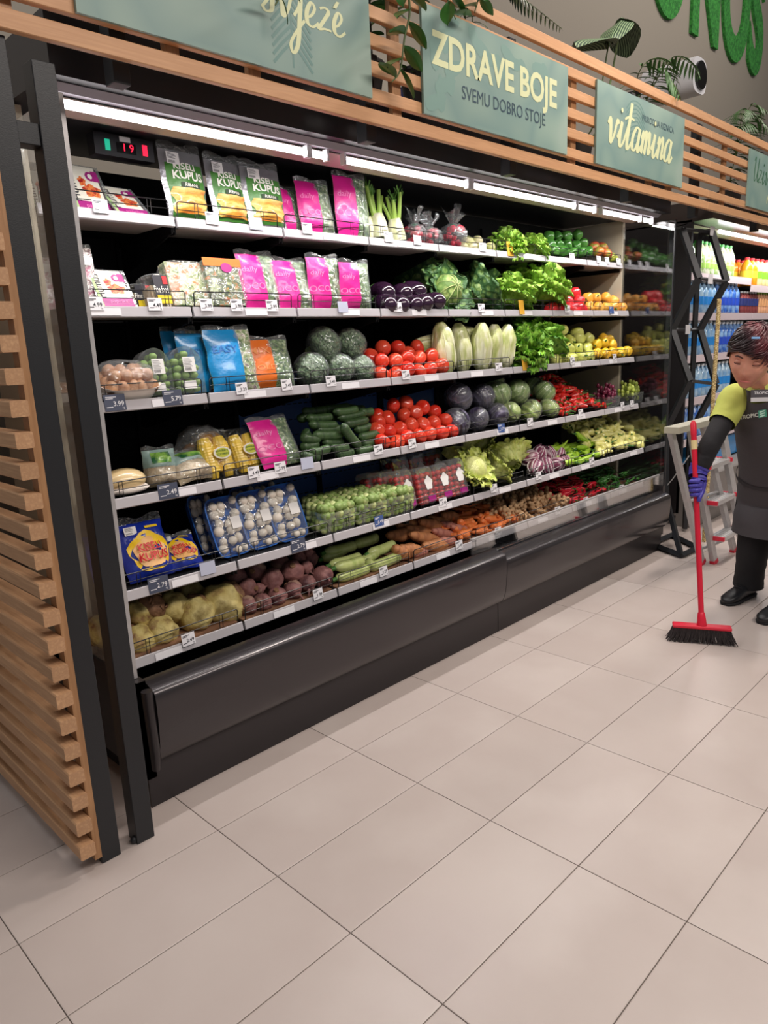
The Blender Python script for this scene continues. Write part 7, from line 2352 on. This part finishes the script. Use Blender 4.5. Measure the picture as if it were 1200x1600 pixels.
# hair: cap plus layered locks
HSW = -1 if (HM.to_3x3() @ Vector((1, 0, 0))).dot(Rc) > 0 else 1
def hairfn(p):
    k = 1 + .05 * noise.noise(p * 3.5) + .03 * noise.noise(p * 9)
    return Vector((p.x * .088 * k, p.y * .104 * k + .008, p.z * .108 * k + .024 * (1 if p.z > 0 else .4)))
g = G()
g.grid(lambda u, v: hairfn(Vector((math.sin(PI * (.0 + (.40 + .26 * (.5 - .5 * math.cos(2 * PI * u + 0)) ** .8) * v)) * math.sin(2 * PI * u), -math.sin(PI * ((.40 + .26 * (.5 - .5 * math.cos(2 * PI * u)) ** .8) * v)) * math.cos(2 * PI * u), math.cos(PI * ((.40 + .26 * (.5 - .5 * math.cos(2 * PI * u)) ** .8) * v))))), 48, 22, wrap=True, T=HT)
g.obj('hair', M_hair, pers, 180)
g = G()
R_ = random.Random(11)
for k in range(520):
    # locks sweep from the parting on the crown across to the side of the forehead
    a = R_.uniform(0, 2 * PI)
    fr = .5 + .5 * math.cos(a)
    top = R_.uniform(.03, .42)
    end = .405 + .23 * (1 - fr)
    ln = R_.uniform(.14, .24)
    sw = (.75 if math.cos(a) > -.2 else .25) * HSW + R_.uniform(-.12, .12)
    lift = R_.uniform(.99, 1.035)
    pts = []
    for j in range(7):
        t_ = (top + (min(top + ln, end + .015) - top) * j / 6) * PI
        aa = a + sw * j / 6
        p = Vector((math.sin(t_) * math.sin(aa), -math.sin(t_) * math.cos(aa), math.cos(t_)))
        pts.append(hairfn(p) * (lift + .03 * math.sin(PI * j / 6)))
    g.tube(pts, [.0016, .0034, .0040, .0040, .0034, .0024, .0007], 4, T=HT, sq=.7)
for k in range(0):
    a = R_.uniform(0, 2 * PI)
    fr = .5 + .5 * math.cos(a)            # 1 at the front
    top = R_.uniform(.02, .5)
    ln = R_.uniform(.16, .26)
    end = .40 + .24 * (1 - fr)
    pts = []
    sw = R_.uniform(-.35, .55)
    for j in range(6):
        t_ = (top + (min(top + ln, end + .02) - top) * j / 5) * PI
        aa = a + sw * j / 5
        p = Vector((math.sin(t_) * math.sin(aa), -math.sin(t_) * math.cos(aa), math.cos(t_)))
        q = hairfn(p) * (1.02 + .035 * math.sin(PI * j / 5) + R_.uniform(0, .012))
        pts.append(q)
    g.tube(pts, [.003, .0065, .0075, .0065, .0045, .0012], 5, T=HT)
g.obj('hair_locks', M_hair, pers, 180)['kind'] = 'stuff'
p0 = hairfn(Vector((.80, -.25, .30))) * 1.07
slabc = HT @ p0
slab(J(1181, 528, 3.06), Rc, Uc, Bc, .034, .008, .006, 'hair_clip', mat('pale_blue_clip', (130, 180, 230), .3))
